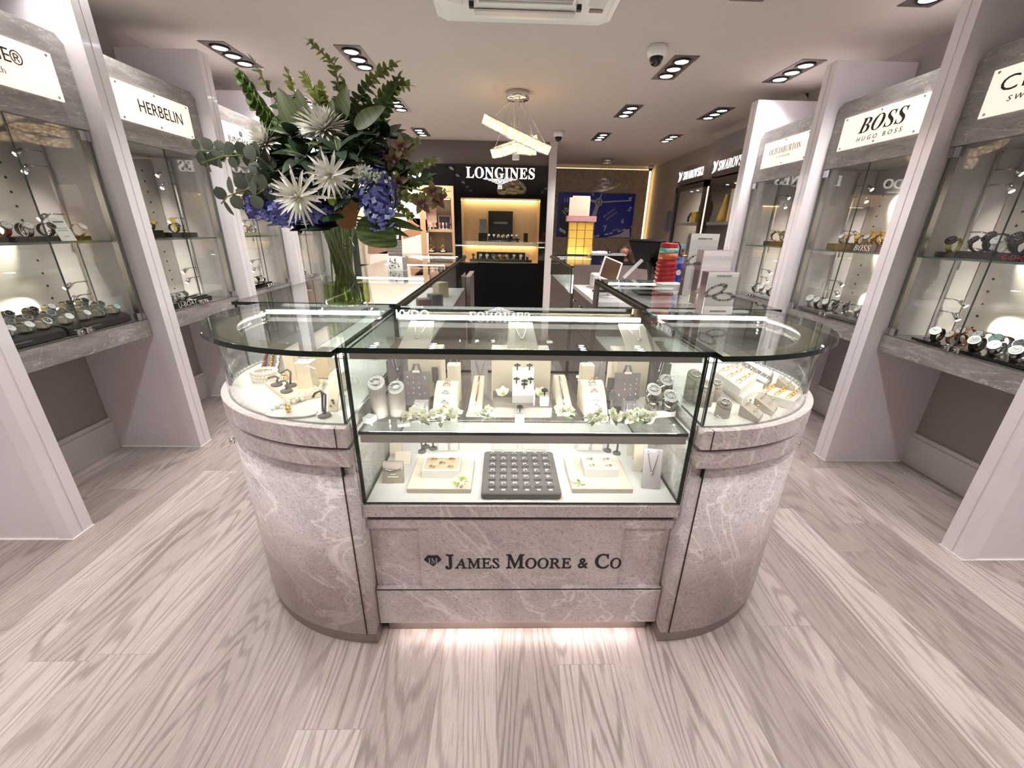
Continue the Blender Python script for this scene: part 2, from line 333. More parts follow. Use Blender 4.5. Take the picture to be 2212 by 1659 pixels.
for i in range(9):                                                    # small cove where the ceiling meets the side wall
    a0, a1 = PI/2*i/9, PI/2*(i+1)/9
    n = b.add([(XR-.06+.06*math.sin(a), y, ZC-.06+.06*math.cos(a)) for a in (a0, a1) for y in (3.9, 5.43)]); b.face([n, n+1, n+3, n+2], 0, True)
struct('trim_cove', b, CEIL)

# ---------------------------------------------------------------- ceiling fittings
def spot(name, p, d, W_, ang=60, blend=.5, rad=.02, col=(1, .95, .9), parent=None):
    l = bpy.data.lights.new(name, 'SPOT'); l.energy = W_; l.spot_size = math.radians(ang); l.spot_blend = blend; l.shadow_soft_size = rad; l.color = col
    o = bpy.data.objects.new(name, l); COL.objects.link(o); o.rotation_euler = Vector(d).to_track_quat('-Z', 'Y').to_euler()
    p = Vector(p); q = parent
    while q is not None: p -= q.location; q = q.parent
    o.location = p; o.parent = parent; return o
PLATE = mat('downlight_plate', (120, 112, 110), 0.35, 0.7); BAFFLE = mat('downlight_ring', (70, 66, 66), 0.3, 0.8)
def downlight(x, y, label, k_=1.0):
    t = thing('ceiling_downlight', label, 'ceiling light', (x, y, ZC), group='triple ceiling downlights')
    w_, l_ = .084, .228
    b = MB().box(x-w_, y-l_, ZC-.004, x+w_, y+l_, ZC-.0005); obj('face_plate', b, PLATE, t)
    for k in (-1, 0, 1):
        yy = y+k*.138
        r = obj('lamp_ring', MB().lathe([(.058, 0), (.062, -.006), (.052, -.010), (.044, -.004)], (x, yy, ZC-.004), 24), BAFFLE, t)
        obj('lens', MB().lathe([(.0, -.0035), (.03, -.004), (.044, -.002)], (x, yy, ZC-.006), 24), LENS, r)
        spot('downlight_beam', (x, yy, ZC-.03), (0, 0, -1), DOWNLIGHT_W*k_, 118, .7, .04, (1, .965, .94), t)
rows = [(2.31, 'beside the air conditioner'), (3.45, 'between air conditioner and chandelier'), (4.58, 'level with the chandelier'), (5.74, 'near the black wall')]
colsx = [(-1.874, 'outer row, vase side'), (-1.018, 'inner row, vase side'), (1.196, 'inner row, catalogue side'), (2.05, 'outer row, catalogue side')]
for y, ry in rows:
    for x, cxx in colsx: downlight(x, y, f'triple ceiling downlight {ry}, {cxx}', 1.8 if y > 5 else 1.0)
for y, ry in ((-1.6, 'by the shop front'), (-.35, 'in the middle'), (.9, 'near the counter')):   # unseen fittings added over the entrance to brighten the front faces
    for x, cxx in zip((-1.874, -1.018, 1.196, 2.05), ('outer one on the vase side', 'inner one on the vase side', 'inner one on the catalogue side', 'outer one on the catalogue side')): downlight(x, y, f'added triple downlight over the entrance, {ry}, {cxx}', .74)
# cassette air conditioner
t = thing('ceiling_air_conditioner', 'white square cassette air conditioner set in the ceiling above the counter', 'air conditioner', (.1, 2.31, ZC))
b = MB().rbox((.1, 2.31, ZC-.014), (.92, .92, .026), bev=.05); obj('cover_panel', b, WHITE, t)
b = MB().rbox((.1, 2.31, ZC-.034), (.5, .5, .016), bev=.01)
g = obj('intake_grille', b, WHITE, t)
b = MB()
for i in range(16): b.box(-.13, 2.08+i*.029, ZC-.046, .33, 2.094+i*.029, ZC-.042)
obj('grille_slat', b, mat('grille_grey', (170, 166, 164), .5), g)
for (dx, dy, sx, sy) in ((0, .355, .52, .085), (0, -.355, .52, .085), (.355, 0, .085, .52), (-.355, 0, .085, .52)):
    obj('air_vane', MB().rbox((.1+dx, 2.31+dy, ZC-.031), (sx, sy, .008), rx=.18 if sy < .1 else 0, ry=.18 if sx < .1 else 0), mat('vane_white', (214, 208, 205), .4), t)
for dx in (-.27, .27): obj('latch', MB().box(.1+dx-.012, 2.56, ZC-.05, .1+dx+.012, 2.585, ZC-.026), BLACK, t)
obj('receiver', MB().box(.43, 2.6, ZC-.033, .5, 2.63, ZC-.026), PLATE, t)
def dome(p, label, r=.06):
    t = thing('dome_camera', label, 'security camera', p)
    obj('housing', MB().lathe([(0, 0), (r, 0), (r*1.02, -.03*r/.06), (r*.9, -.05*r/.06), (r*.72, -.056*r/.06)], p, 24), WHITE, t)
    d = obj('dark_dome', MB().lathe([(r*.7, -.05*r/.06), (r*.66, -.07*r/.06), (r*.45, -.092*r/.06), (0, -.104*r/.06)], p, 20), BLKGLOSS, t)
    obj('lens', MB().ball(Vector(p)+Vector((-.01, -.03, -.075))*(r/.06), r*.2), BLACK, d)
dome((.955, 3.10, ZC), 'white dome security camera with black lens, beside a ceiling downlight', .062)
dome(tuple(at(1207, 284, Z=ZC)), 'small white dome camera on ceiling in front of the white partition end', .062)
dome((2.60, 8.0, ZC-.001), 'dark dome camera high in the corner beside the lit strip', .05)
# chandeliers
def ring_mesh(c, R_, h, th, M): 
    b = MB(); n = 56
    prof = [(-th/2, -h/2), (th/2, -h/2), (th/2, h/2), (-th/2, h/2)]
    base = b.add([Vector(c) + M @ Vector(((R_+a)*math.cos(2*PI*i/n), (R_+a)*math.sin(2*PI*i/n), z + (.003 if i % 2 else -.003)*(1 if z > 0 else -1))) for i in range(n) for a, z in prof])
    for i in range(n):
        for j in range(4): b.face([base+4*i+j, base+4*i+(j+1) % 4, base+4*((i+1) % n)+(j+1) % 4, base+4*((i+1) % n)+j])
    return b
def chandelier(cx_, cy_, label, rings, lit=True, sc_=1.0, wires=True):
    t = thing('pendant_chandelier', label, 'chandelier', (cx_, cy_, ZC))
    obj('ceiling_canopy', MB().lathe([(0, 0), (.098*sc_, 0), (.1*sc_, -.05*sc_), (.092*sc_, -.056*sc_), (0, -.058*sc_)], (cx_, cy_, ZC), 32), CHROME, t)
    for k, (dx, dy, z, R_, h, tx, ty) in enumerate(rings):
        M = Matrix.Rotation(ty, 3, 'Y') @ Matrix.Rotation(tx, 3, 'X'); c = Vector((cx_+dx, cy_+dy, z))
        r = obj('crystal_ring', ring_mesh(c, R_, h, .03*sc_, M), CRYSTAL if lit else mat('unlit_crystal', (200, 190, 178), .15, .3, bump=.6, bscale=90), t)
        b = MB(); n = 56
        for s_ in (-1, 1): b.tube([c + M @ Vector((R_*math.cos(2*PI*i/n), R_*math.sin(2*PI*i/n), s_*(h/2+.004))) for i in range(n)], .006*sc_, 0, 6, closed=True)
        obj('metal_rim', b, CHROME, r)
        for q in range(3):
            a = 2*PI*q/3 + .5 + k; p = c + M @ Vector((R_*math.cos(a), R_*math.sin(a), h/2))
            obj('wire', MB().tube([p, Vector((cx_+.06*sc_*math.cos(a+.3), cy_+.06*sc_*math.sin(a+.3), ZC-.055*sc_))], .0022, 0, 5), STEEL, t)
    return t
chandelier(.112, 4.08, 'lit crystal chandelier of three tilted rings hanging over the shop', [(0, 0, 2.065, .30, .064, .2, .38), (-.02, .06, 1.985, .2, .062, .2, -.3), (.05, -.02, 1.945, .11, .05, .17, .05)])
chandelier(1.67, 7.35, 'small unlit ring chandelier in the room beyond the partition', [(0, 0, 1.98, .23, .022, .25, -.28), (-.02, .02, 2.03, .15, .02, .5, .1)], lit=False)
t = thing('ceiling_canopy_lamp', 'white ceiling rose and tube behind the crystal chandelier', 'ceiling light', (.149, 5.78, ZC))
obj('rose', MB().lathe([(0, 0), (.12, 0), (.12, -.04), (.05, -.05)], (.149, 5.78, ZC), 28), WHITE, t); obj('tube', MB().cyl((.149, 5.78, ZC-.05), (.149, 5.78, ZC-.27), .045), WHITE, t)

# ---------------------------------------------------------------- dividing fins and watch bays
FT = .093
LFIN = [1.438, 2.237, 3.045, 3.850, 4.655]; RFIN = [1.314, 2.112, 2.912, 3.715]
def WX(s, d): return CX + s*d
def fin(s, y, label):
    t = thing('divider_panel', label, 'divider panel', (WX(s, 2.18), y+FT/2, 0), group='glossy white dividers between the watch bays')
    obj('panel', MB().box(WX(s, 1.985), y+.004, .002, WX(s, 2.428), y+FT-.004, 2.278), FINFACE, t)
    b = MB().box(WX(s, 1.925), y, .002, WX(s, 1.985), y+FT*.44, 2.278); b.box(WX(s, 1.93), y+FT*.44, .002, WX(s, 1.985), y+FT*.52, 2.277); b.box(WX(s, 1.925), y+FT*.52, .002, WX(s, 1.985), y+FT, 2.278)
    obj('front_edge_trim', b, GLOSSW, t)
    obj('floor_seal', MB().box(WX(s, 1.921), y-.003, .0, WX(s, 2.4), y+FT+.003, .004), WHITE, t)
names_l = ['tall white divider panel, closest one on the side with the flower vase', 'tall white divider between the first two watch bays, flower vase side', 'tall white divider crossed by eucalyptus twigs, touching the round counter end', 'tall white divider panel seen just behind the glass vase', 'tall white divider panel mostly hidden behind the flowers, last of its side']
names_r = ['tall white divider panel, closest one on the side with the bracelet catalogues', 'tall white divider panel between the bold black sign and the Swiss sign', 'tall white divider panel between the faint grey sign and the bold black sign', 'tall white divider panel between the faint grey sign and the brown crystal cabinets']
for y, l in zip(LFIN, names_l): fin(-1, y, l)
for y, l in zip(RFIN, names_r): fin(1, y, l)

def gooseneck(parent, p, q, lit, aim, s):
    """small cabinet spotlight: an arm from p to a swivelling head at q aimed along aim"""
    p, q, aim = Vector(p), Vector(q), Vector(aim).normalized()
    a = obj('cabinet_spotlight', MB().tube([p, p.lerp(q, .6)+Vector((0, 0, .004)), q], .0035, 0, 6), CHROME, parent)
    obj('lamp_head', MB().cyl(q-aim*.004, q+aim*.034, .011, .0125, 12), CHROME, a)
    obj('lens', MB().cyl(q+aim*.0345, q+aim*.036, .0105, .0105, 12), TIP, a)
    if lit: spot('cabinet_spotlight_beam', q+aim*.04, aim, SPOT_W, 66, .7, .006, (1, .9, .74), parent)
def bay(s, y0, y1, sign, label, lits, extra=None):
    ym = (y0+y1)/2; g = .002; y0 += g; y1 -= g
    t = thing('wall_display_cabinet', label, 'display cabinet', (WX(s, 2.2), ym, .71))
    xf, xb = WX(s, 2.007), WX(s, 2.425); yd = -s
    def X(d): return WX(s, d)
    # header with one cut corner at each top end
    prof = [(y0, 1.69), (y1, 1.69), (y1, 2.02), (y1-.03, 2.05), (y0+.03, 2.05), (y0, 2.02)]
    b = MB(); n = b.add([(X(d), y, z) for d in (2.007, 2.42) for y, z in prof]); k = 6
    b.face([n+i for i in range(k)]); b.face([n+k+i for i in reversed(range(k))])
    for i in range(k): b.face([n+i, n+(i+1) % k, n+k+(i+1) % k, n+k+i])
    obj('header', b, STONE, t)
    sp = MB(); sy0, sy1, z0, z1 = ym-.262, ym+.262, 1.782, 1.957
    sp.box(X(1.999), sy0, z0, X(2.0065), sy1, z1); sg = obj('sign_panel', sp, SIGN, t)
    for yy in (sy0+.022, ym, sy1-.022):
        for zz in (z0+.012, z1-.012): obj('screw', MB().cyl((X(1.999), yy, zz), (X(1.9965), yy, zz), .0055, n=10), STEEL, sg)
    xd = (0, 1, 0) if s < 0 else (0, -1, 0)
    for (body, w_, h_, dy, z, m_, kw) in sign:
        lettering(body, (X(1.998), ym + xd[1]*dy, z), xd, (0, 0, 1), m_, sg, w_, h_, name='sign_lettering', depth=.001, **kw)
    obj('ledge', MB().box(X(2.007), y0, .71, X(2.42), y1, .797), STONE, t)
    obj('ledge_edge_trim', MB().box(X(2.008), y0+.001, .797, X(2.03), y1-.001, .8015), ALU, t)
    bp = obj('back_panel', MB().box(X(2.385), y0, .797, X(2.40), y1, 1.69), BACKP, t)
    b = MB()
    for yy in (y0+.085, ym-.02, y1-.085):
        for i in range(13): 
            z = .86+i*.062
            if abs(z-1.205) > .04: b.cyl((X(2.385), yy, z), (X(2.3845), yy, z), .0062, n=8)
    obj('shelf_hole_dot', b, BLACK, bp)
    for yy, q in ((y0, 1), (y1, -1)):
        obj('side_rail', MB().box(X(2.03), yy, .80, X(2.06), yy+q*.012, 1.69), ALU, t)
        obj('lamp_rail', MB().box(X(2.25), yy, .80, X(2.26), yy+q*.012, 1.68), CHROME, t)
    obj('glass_shelf', MB().box(X(2.06), y0+.012, 1.199, X(2.383), y1-.012, 1.207, 0, 1, 'z'), [GLASS, GEDGE2], t)
    for a0, a1, q in ((y0+.004, ym-.0015, 1), (ym+.0015, y1-.004, -1)):
        d_ = obj('glass_door', MB().box(X(2.016), a0, .803, X(2.022), a1, 1.687, 0, 1, 'x'), [GLASS, GEDGE2], t)
        ye = a0 if q > 0 else a1; yi = a1 if q > 0 else a0
        for z0, z1 in ((1.645, 1.686), (.803, .84)): obj('hinge', MB().box(X(2.012), ye, z0, X(2.03), ye+q*.05, z1), STEEL, d_)
        lk = MB().rbox((X(2.012), yi-q*.02, .818), (.02, .03, .03), bev=.004); lk.cyl((X(2.003), yi-q*.02, .818), (X(1.990), yi-q*.02, .818), .008); obj('door_lock', lk, CHROME, d_)
    for i, z in enumerate((1.60, 1.535, 1.325, 1.25, 1.0, .935)):
        for yy, q in ((y0+.016, 1), (y1-.016, -1)):
            j = (0 if q > 0 else 1); aim = (s*.34, q*.75, -.62) if i % 2 == 0 else (s*.12, q*.6, -.8)
            gooseneck(t, (X(2.255), yy, z), (X(2.275), yy+q*.06, z-.006), (i, j) in lits, aim, s)
    return t
LITS = {(0, 0), (0, 1), (2, 1), (4, 0), (4, 1), (2, 0)}
SERIFM = mat('sign_grey_serif_ink', (104, 98, 94), .6)
bay(-1, LFIN[0]+FT, LFIN[1], [('INE®', .135, .05, .066, 1.895, INK, {}), ('a modern watch', .21, .022, -.054, 1.835, INKG, {})],
    'wall watch cabinet with a circled R on its lit sign, brown watch trays inside', LITS)
bay(-1, LFIN[1]+FT, LFIN[2], [('HERBELIN', .31, .058, .03, 1.873, INK, {})], 'wall watch cabinet with plain capitals on its sign, second bay, vase side', LITS)
bay(-1, LFIN[2]+FT, LFIN[3], [('JUNGHANS', .33, .05, -.03, 1.855, INK, {})], 'wall watch cabinet with a star emblem on its lit sign, partly behind white blooms', LITS)
bay(-1, LFIN[3]+FT, LFIN[4], [], 'wall watch cabinet with blank lit sign seen through the flowers and glass vase', LITS)
bay(1, RFIN[0]+FT, RFIN[1], [('CERTINA', .45, .055, .01, 1.895, INK, {'space': 1.1}), ('SWISS WATCHES', .36, .020, .01, 1.835, INK, {'space': 1.5, 'shear': .2})], 'wall watch cabinet with a Swiss watch sign, closest bay on the catalogue side', LITS)
bay(1, RFIN[1]+FT, RFIN[2], [(SERIF_BI('BOSS'), .30, .078, .02, 1.888, INK, {}), ('HUGO BOSS', .29, .022, .02, 1.82, INK, {'space': 1.7, 'shear': .15})], 'wall watch cabinet under a sign with bold black italic letters', LITS)
bay(1, RFIN[2]+FT, RFIN[3], [(SERIF_I('OLIVIABURTON'), .36, .042, .0, 1.885, SERIFM, {'shear': -.28}), ('LONDON', .14, .013, .0, 1.84, SERIFM, {'space': 1.6})], 'wall watch cabinet under a sign with faint grey serif lettering', LITS)
# star emblem of the third bay's sign
b = MB(); c = Vector((WX(-1, 1.9975), (LFIN[2]+FT+LFIN[3])/2-.03, 1.91))
for k in range(8):
    a = PI/4*k; d0, d1 = Vector((0, math.cos(a), math.sin(a))), Vector((0, -math.sin(a), math.cos(a)))
    n = b.add([c+d0*.006-d1*.002, c+d0*.006+d1*.002, c+d0*.021+d1*.0055, c+d0*.021-d1*.0055]); b.face([n, n+1, n+2, n+3])
b.torus(c, .009, .002, Matrix.Rotation(PI/2, 3, 'Y'), 16, 5)
e = obj('sign_emblem', b, INK, [o for o in bpy.data.objects if o.name.startswith('wall_display_cabinet')][2])
# ================================================================ the glass counter: middle case and two rounded ends
XI0, XI1 = -.405, .537          # inner faces of the rounded ends
PYC, PA, PB, PYB = 1.40, .53, .455, 1.545
def pod_outline(s, d=0.0, n=26, yb=None, inner=0.0):
    """plan of a rounded end, inset by d; counter-clockwise for the end on -x"""
    xi = XI0 if s < 0 else XI1; yb = PYB-d if yb is None else yb
    a, b_ = PA-d, PB-d; te = math.asin(min(1, (yb-PYC)/b_)); pts = []
    for i in range(n+1):
        th = -PI/2 - (PI/2+te)*i/n
        pts.append((xi + (-s)*(-1)*0 + s*(-a*math.cos(th)), PYC + b_*math.sin(th)))
    pts = [(xi - s*inner, PYC-b_)] + pts + [(pts[-1][0]*0 + pts[-1][0], yb), (xi - s*inner, yb)]
    out = []
    for p in pts:
        if not out or (abs(p[0]-out[-1][0])+abs(p[1]-out[-1][1])) > 1e-5: out.append(p)
    return out if s > 0 else out[::-1]
def arc(s, d, n=30, ye=None):
    a, b_ = PA-d, PB-d; ye = PYB-.012 if ye is None else ye; te = math.asin((ye-PYC)/b_); xi = XI0 if s < 0 else XI1
    return [(xi + s*(-a*math.cos(-PI/2-(PI/2+te)*i/n)), PYC + b_*math.sin(-PI/2-(PI/2+te)*i/n)) for i in range(n+1)]
def ribbon(b, pts, z0, z1, th, m=0, me=None):
    """a curved upright sheet of thickness th standing on a plan line"""
    P = [Vector((p[0], p[1], 0)) for p in pts]; N = []
    for i in range(len(P)):
        t_ = (P[min(i+1, len(P)-1)]-P[max(i-1, 0)]).normalized(); N.append(Vector((t_.y, -t_.x, 0))*(1 if (t_.y*(CX-P[i].x)-t_.x*(1.9-P[i].y)) > 0 else -1))
    k = len(P); n = b.add([p+Vector((0, 0, z0)) for p in P]+[p+Vector((0, 0, z1)) for p in P]+[p+n_*th+Vector((0, 0, z0)) for p, n_ in zip(P, N)]+[p+n_*th+Vector((0, 0, z1)) for p, n_ in zip(P, N)])
    me = m if me is None else me
    for i in range(k-1):
        b.face([n+i, n+i+1, n+k+i+1, n+k+i], m, True); b.face([n+2*k+i, n+3*k+i, n+3*k+i+1, n+2*k+i+1], m, True)
        b.face([n+k+i, n+k+i+1, n+3*k+i+1, n+3*k+i], me); b.face([n+i, n+2*k+i, n+2*k+i+1, n+i+1], me)
    b.face([n, n+k, n+3*k, n+2*k], me); b.face([n+k-1, n+3*k-1, n+4*k-1, n+2*k-1], me)
    return b
ZT, ZG = 1.02, .81             # glass top, floor of the rounded cases
def pod(s, label):
    xi = XI0 if s < 0 else XI1
    t = thing('rounded_display_counter', label, 'display counter', (xi+s*.25, 1.28, 0))
    obj('plinth', MB().prism(pod_outline(s, .012), .001, .05), TAUPEM, t)
    obj('base_panel', MB().prism(pod_outline(s, .006), .05, .655, sm=True), MARBLE, t)
    obj('under_lip', MB().prism(pod_outline(s, .020), .655, .692), MARBLE, t)
    b = MB().prism(pod_outline(s, -.001), .692, .738); obj('lower_band', b, MARBLE, t)
    obj('groove', MB().prism(pod_outline(s, .014), .738, .752), TAUPEM, t)
    obj('upper_band', MB().prism(pod_outline(s, -.003), .752, .808), MARBLE, t)
    # upright joint of the inner end panel
    b = MB().box(xi+s*.0265, PYC-PB+.0015, .052, xi+s*.0279, PYC-PB+.02, .737); b.box(xi+s*.0265, PYC-PB-.0045, .752, xi+s*.0279, PYC-PB+.01, .8085); obj('end_panel_joint', b, DARKGAP, t)
    obj('white_deck', MB().prism(pod_outline(s, .02), .808, ZG), WHITE, t)
    obj('curved_glass', ribbon(MB(), arc(s, .018, 36, PYB-.02), ZG+.001, ZT-.0165, .006, 0, 1), [GLASS, GEDGE2], t)
    obj('inner_glass', MB().box(xi+s*.002, PYC-PB+.02, ZG+.001, xi+s*.009, PYB-.015, ZT-.0165, 0, 1, 'x'), [GLASS, GEDGE], t)
    xe = arc(s, .018, 4, PYB-.02)[-1][0]
    obj('back_glass', MB().box(xi+s*.012, PYB-.018, ZG+.001, xe-s*.004, PYB-.012, ZT-.0165, 0, 1, 'y'), [GLASS, GEDGE], t)
    obj('glass_top', MB().prism(pod_outline(s, -.016, 34), ZT-.014, ZT, 0, 1), [TOPGLASS, GEDGE], t)
    # light channel under the rim and the lit strip along the back
    b = MB(); ribbon(b, arc(s, .026, 30, PYB-.05), ZT-.020, ZT-.0150, .05); obj('rim_light_channel', b, mat('champagne_channel', (176, 166, 140), .3, .8), t)
    b = MB(); ribbon(b, arc(s, .038, 30, PYB-.06), ZT-.031, ZT-.0205, .026); led = obj('rim_led', b, mat('soft_led_strip', (255, 255, 255), .5, emit=13.0, ecol=(255, 244, 224)), t)
    obj('back_led', MB().box(xi+s*.05, PYB-.055, ZT-.027, xe-s*.03, PYB-.04, ZT-.0155), LED, t)
    # door knob lock on the curved front
    th = -PI/2-1.25; p = Vector((xi+s*(-PA*math.cos(th)), PYC+PB*math.sin(th), .60)); nrm = Vector((s*(-math.cos(th))/PA, math.sin(th)/PB, 0)).normalized()
    b = MB().cyl(p, p+nrm*.014, .005); b.cyl(p+nrm*.014, p+nrm*.026, .011); obj('door_knob', b, CHROME, t)
    th = -PI/2-1.22; p = Vector((xi+s*(-PA*math.cos(th)), PYC+PB*math.sin(th), .70)); b = MB().cyl(p-nrm*.004, p+nrm*.006, .007); obj('lock', b, CHROME, t)
    return t
pod(-1, 'round-ended marble and glass display counter standing under the flower vase')
pod(1, 'round-ended marble and glass display counter under the white bracelet catalogues')

t = thing('glass_display_counter', 'straight middle glass showcase counter with black lettering on its marble front', 'display counter', (CX, 1.25, 0))
x0, x1, yf, yb = XI0+.006, XI1-.006, .978, 1.54
obj('plinth', MB().box(x0+.02, yf+.03, .001, x1-.02, yb, .052), TAUPEM, t)
obj('plinth_led', MB().box(x0+.06, yf+.020, .047, x1-.06, yf+.0285, .0515), mat('plinth_led_strip', (255, 255, 255), .5, emit=26.0, ecol=(255, 240, 236)), t)
b = MB().box(x0, yf+.012, .052, x1, yb, .2035); obj('lower_front_panel', b, MARBLE, t)
obj('side_front_panel', MB().box(x0, yf+.030, .204, x1, yb, .448), MARBLE, t)
obj('front_groove', MB().box(x0+.001, yf+.02, .479, x1-.001, yb-.01, .504), DARKGAP, t); obj('front_joint', MB().box(x0+.001, yf+.0114, .1988, x1-.001, yf+.0119, .2035), DARKGAP, t)
nb = obj('name_panel', MB().box(CX-.315, yf+.014, .2037, CX+.315, yf+.031, .447), MARBLE, t)
obj('upper_front_band', MB().box(x0, yf+.012, .448, x1, yb, .479), MARBLE, t)
obj('front_ledge', MB().box(x0, yf-.006, .504, x1, yb, .543), MARBLE, t)
obj('white_deck', MB().box(x0+.006, yf+.004, .543, x1-.006, yb-.03, .5465), WHITE, t)
obj('front_glass', MB().box(x0, yf, .547, x1, yf+.008, ZT-.0165, 0, 1, 'y'), [GLASS, GEDGE], t)
for q, xx in ((1, x0), (-1, x1)):
    obj('side_glass', MB().box(xx, yf+.0085, .547, xx+q*.008, yb-.03, ZT-.0165, 0, 1, 'x'), [GLASS, GEDGE], t)
obj('back_glass', MB().box(x0+.01, yb-.026, .547, x1-.01, yb-.02, ZT-.0165, 0, 1, 'y'), [GLASS, GEDGE], t)
obj('glass_top', MB().box(x0-.005, yf-.014, ZT-.014, x1+.005, yb+.002, ZT, 0, 1, 'z'), [TOPGLASS, GEDGE], t)
sh = obj('glass_shelf', MB().box(x0+.0085, yf+.012, .766, x1-.0085, yb-.03, .776, 0, 1, 'z'), [GLASS, GEDGE], t)
obj('shelf_light_rail', MB().box(x0+.012, yf+.014, .741, x1-.012, yf+.030, .765), ALU, sh)
obj('shelf_led', MB().box(x0+.03, yf+.031, .752, x1-.03, yf+.037, .763), mat('shelf_led_strip', (255, 255, 255), .5, emit=62.0, ecol=(255, 252, 246)), sh)
obj('front_light_rail', MB().box(x0+.012, yf+.012, ZT-.036, x1-.012, yf+.024, ZT-.0155), ALU, t)
obj('front_led', MB().box(x0+.03, yf+.025, ZT-.030, x1-.03, yf+.033, ZT-.0158), mat('front_led_strip', (255, 255, 255), .5, emit=18.0, ecol=(255, 250, 240)), t)
obj('back_led', MB().box(x0+.03, yb-.10, ZT-.030, x1-.03, yb-.085, ZT-.0158), LED, t)
obj('back_sash', MB().box(x0+.01, yb-.02, ZT-.036, x1-.01, yb-.002, ZT-.016), mat('bronze_sash', (120, 112, 100), .3, .8), t)
# lettering on the name panel
yl = yf+.0135
sizes = [('J', .064), ('AMES', .046), (' ', 0), ('M', .064), ('OORE', .046), (' ', 0), ('&', .046), (' ', 0), ('C', .064), ('O', .046)]
mbs = [MB()]; xc = 0.0
for tx, h_ in sizes:
    if tx == ' ': xc += .020; mbs.append(MB()); continue
    for ch in tx:
        ch2 = SERIF_I(ch) if ch != '&' else '&'
        lm = text_mb(ch2, None, h_*(1.06 if ch in 'OJC' else 1.0), shear=-.27 if ch != '&' else 0.0, depth=.0016, thin=.018)
        w_ = max(v.x for v in lm.v)-min(v.x for v in lm.v); q = .86
        dz = h_/2 - (h_*.04 if ch in 'J' else 0)
        mbs[-1].join(lm, Matrix.Translation((xc+w_*q/2, dz, 0)) @ Matrix.Diagonal((q, 1, 1, 1))); xc += w_*q+.0025
pa, pb_ = at(962, 1228, Y=yl), at(1342, 1228, Y=yl); k = (pb_.x-pa.x)/xc
for mb_ in mbs: obj('counter_lettering', MB().join(mb_, Matrix.Translation((pa.x, yl, pa.z)) @ Matrix((Vector((1, 0, 0)), Vector((0, 0, 1)), Vector((0, -1, 0)))).transposed().to_4x4() @ Matrix.Diagonal((k, k*.97, 1, 1))), INK, nb)
c = at(935, 1211, Y=yl); dm = MB(); wd, hd = .055, .044
out = [(-1, .18), (-.62, .95), (.62, .95), (1, .18), (0, -1)]
dm.prism([(c.x+px*wd*.5, py*hd*.5) for px, py in out][::-1], 0, .0014, M=Matrix.Translation((0, yl, c.z)) @ Matrix.Rotation(PI/2, 4, 'X'))
em = obj('diamond_emblem', dm, INK, nb)
obj('emblem_letters', MB().join(text_mb(SERIF_I('J')+SERIF_I('M'), .032, .021, shear=-.27, depth=.0008), frame_M((c.x, yl-.0018, c.z), (1, 0, 0), (0, 0, 1))), MARBLE, em)
# ================================================================ the far end: black brand wall, side units, second room
struct('wall_display_back', B(XL, 6.62, 0, XP, 6.7, ZC), WALLB)
OAKLIT = mat('pale_oak_lining', (232, 208, 172), .5, mottle=.1, mscale=10, stretch=(8, 1, 1))
def framed(b, x0, x1, z0, z1, ox0, ox1, oz0, oz1, y0, y1, m=0):
    """a slab from y0 to y1 with one opening"""
    b.box(x0, y0, z0, ox0, y1, z1, m); b.box(ox1, y0, z0, x1, y1, z1, m); b.box(ox0, y0, oz1, ox1, y1, z1, m); b.box(ox0, y0, z0, ox1, y1, oz0, m); return b
YP = 6.15
t = thing('watch_wall_unit', 'gloss black wall unit with white winged-hourglass lettering and a warm lit oak recess', 'display unit', (-.03, 6.3, 0))
obj('black_surround', framed(MB(), -.665, XP-.003, .815, 2.098, -.59, .512, .83, 1.685, YP, YP+.03), BLKGLOSS, t); obj('lower_panel', MB().box(-.665, YP, .002, XP-.003, YP+.03, .8145), BLKMATT, t)
rc = obj('oak_recess', MB().box(-.59, 6.56, .83, .512, 6.58, 1.685).box(-.605, YP+.031, .83, -.59, 6.58, 1.685).box(.512, YP+.031, .83, .527, 6.58, 1.685).box(-.605, YP+.031, .815, .527, 6.58, .83).box(-.605, YP+.031, 1.685, .527, 6.58, 1.70), OAKLIT, t)
obj('oak_shelf', MB().box(-.589, YP+.05, 1.06, .511, 6.559, 1.115), OAKLIT, t)
obj('recess_led', MB().box(-.57, 6.50, 1.672, .49, 6.52, 1.684), LEDW, rc); obj('shelf_led', MB().box(-.57, 6.50, 1.047, .49, 6.52, 1.0595), LEDW, rc)
obj('front_pane', MB().box(-.589, YP+.012, .831, .511, YP+.018, 1.684, 0, 1, 'y'), [GLASS, GEDGE], t)
lettering(SERIF_B('LONGINES'), ((-.511+.431)/2-.005, YP-.006, at(1081, 374, Y=YP).z), (1, 0, 0), (0, 0, 1), LETTERW, t, .93, .135, name='lit_lettering', depth=.012, space=1.05)
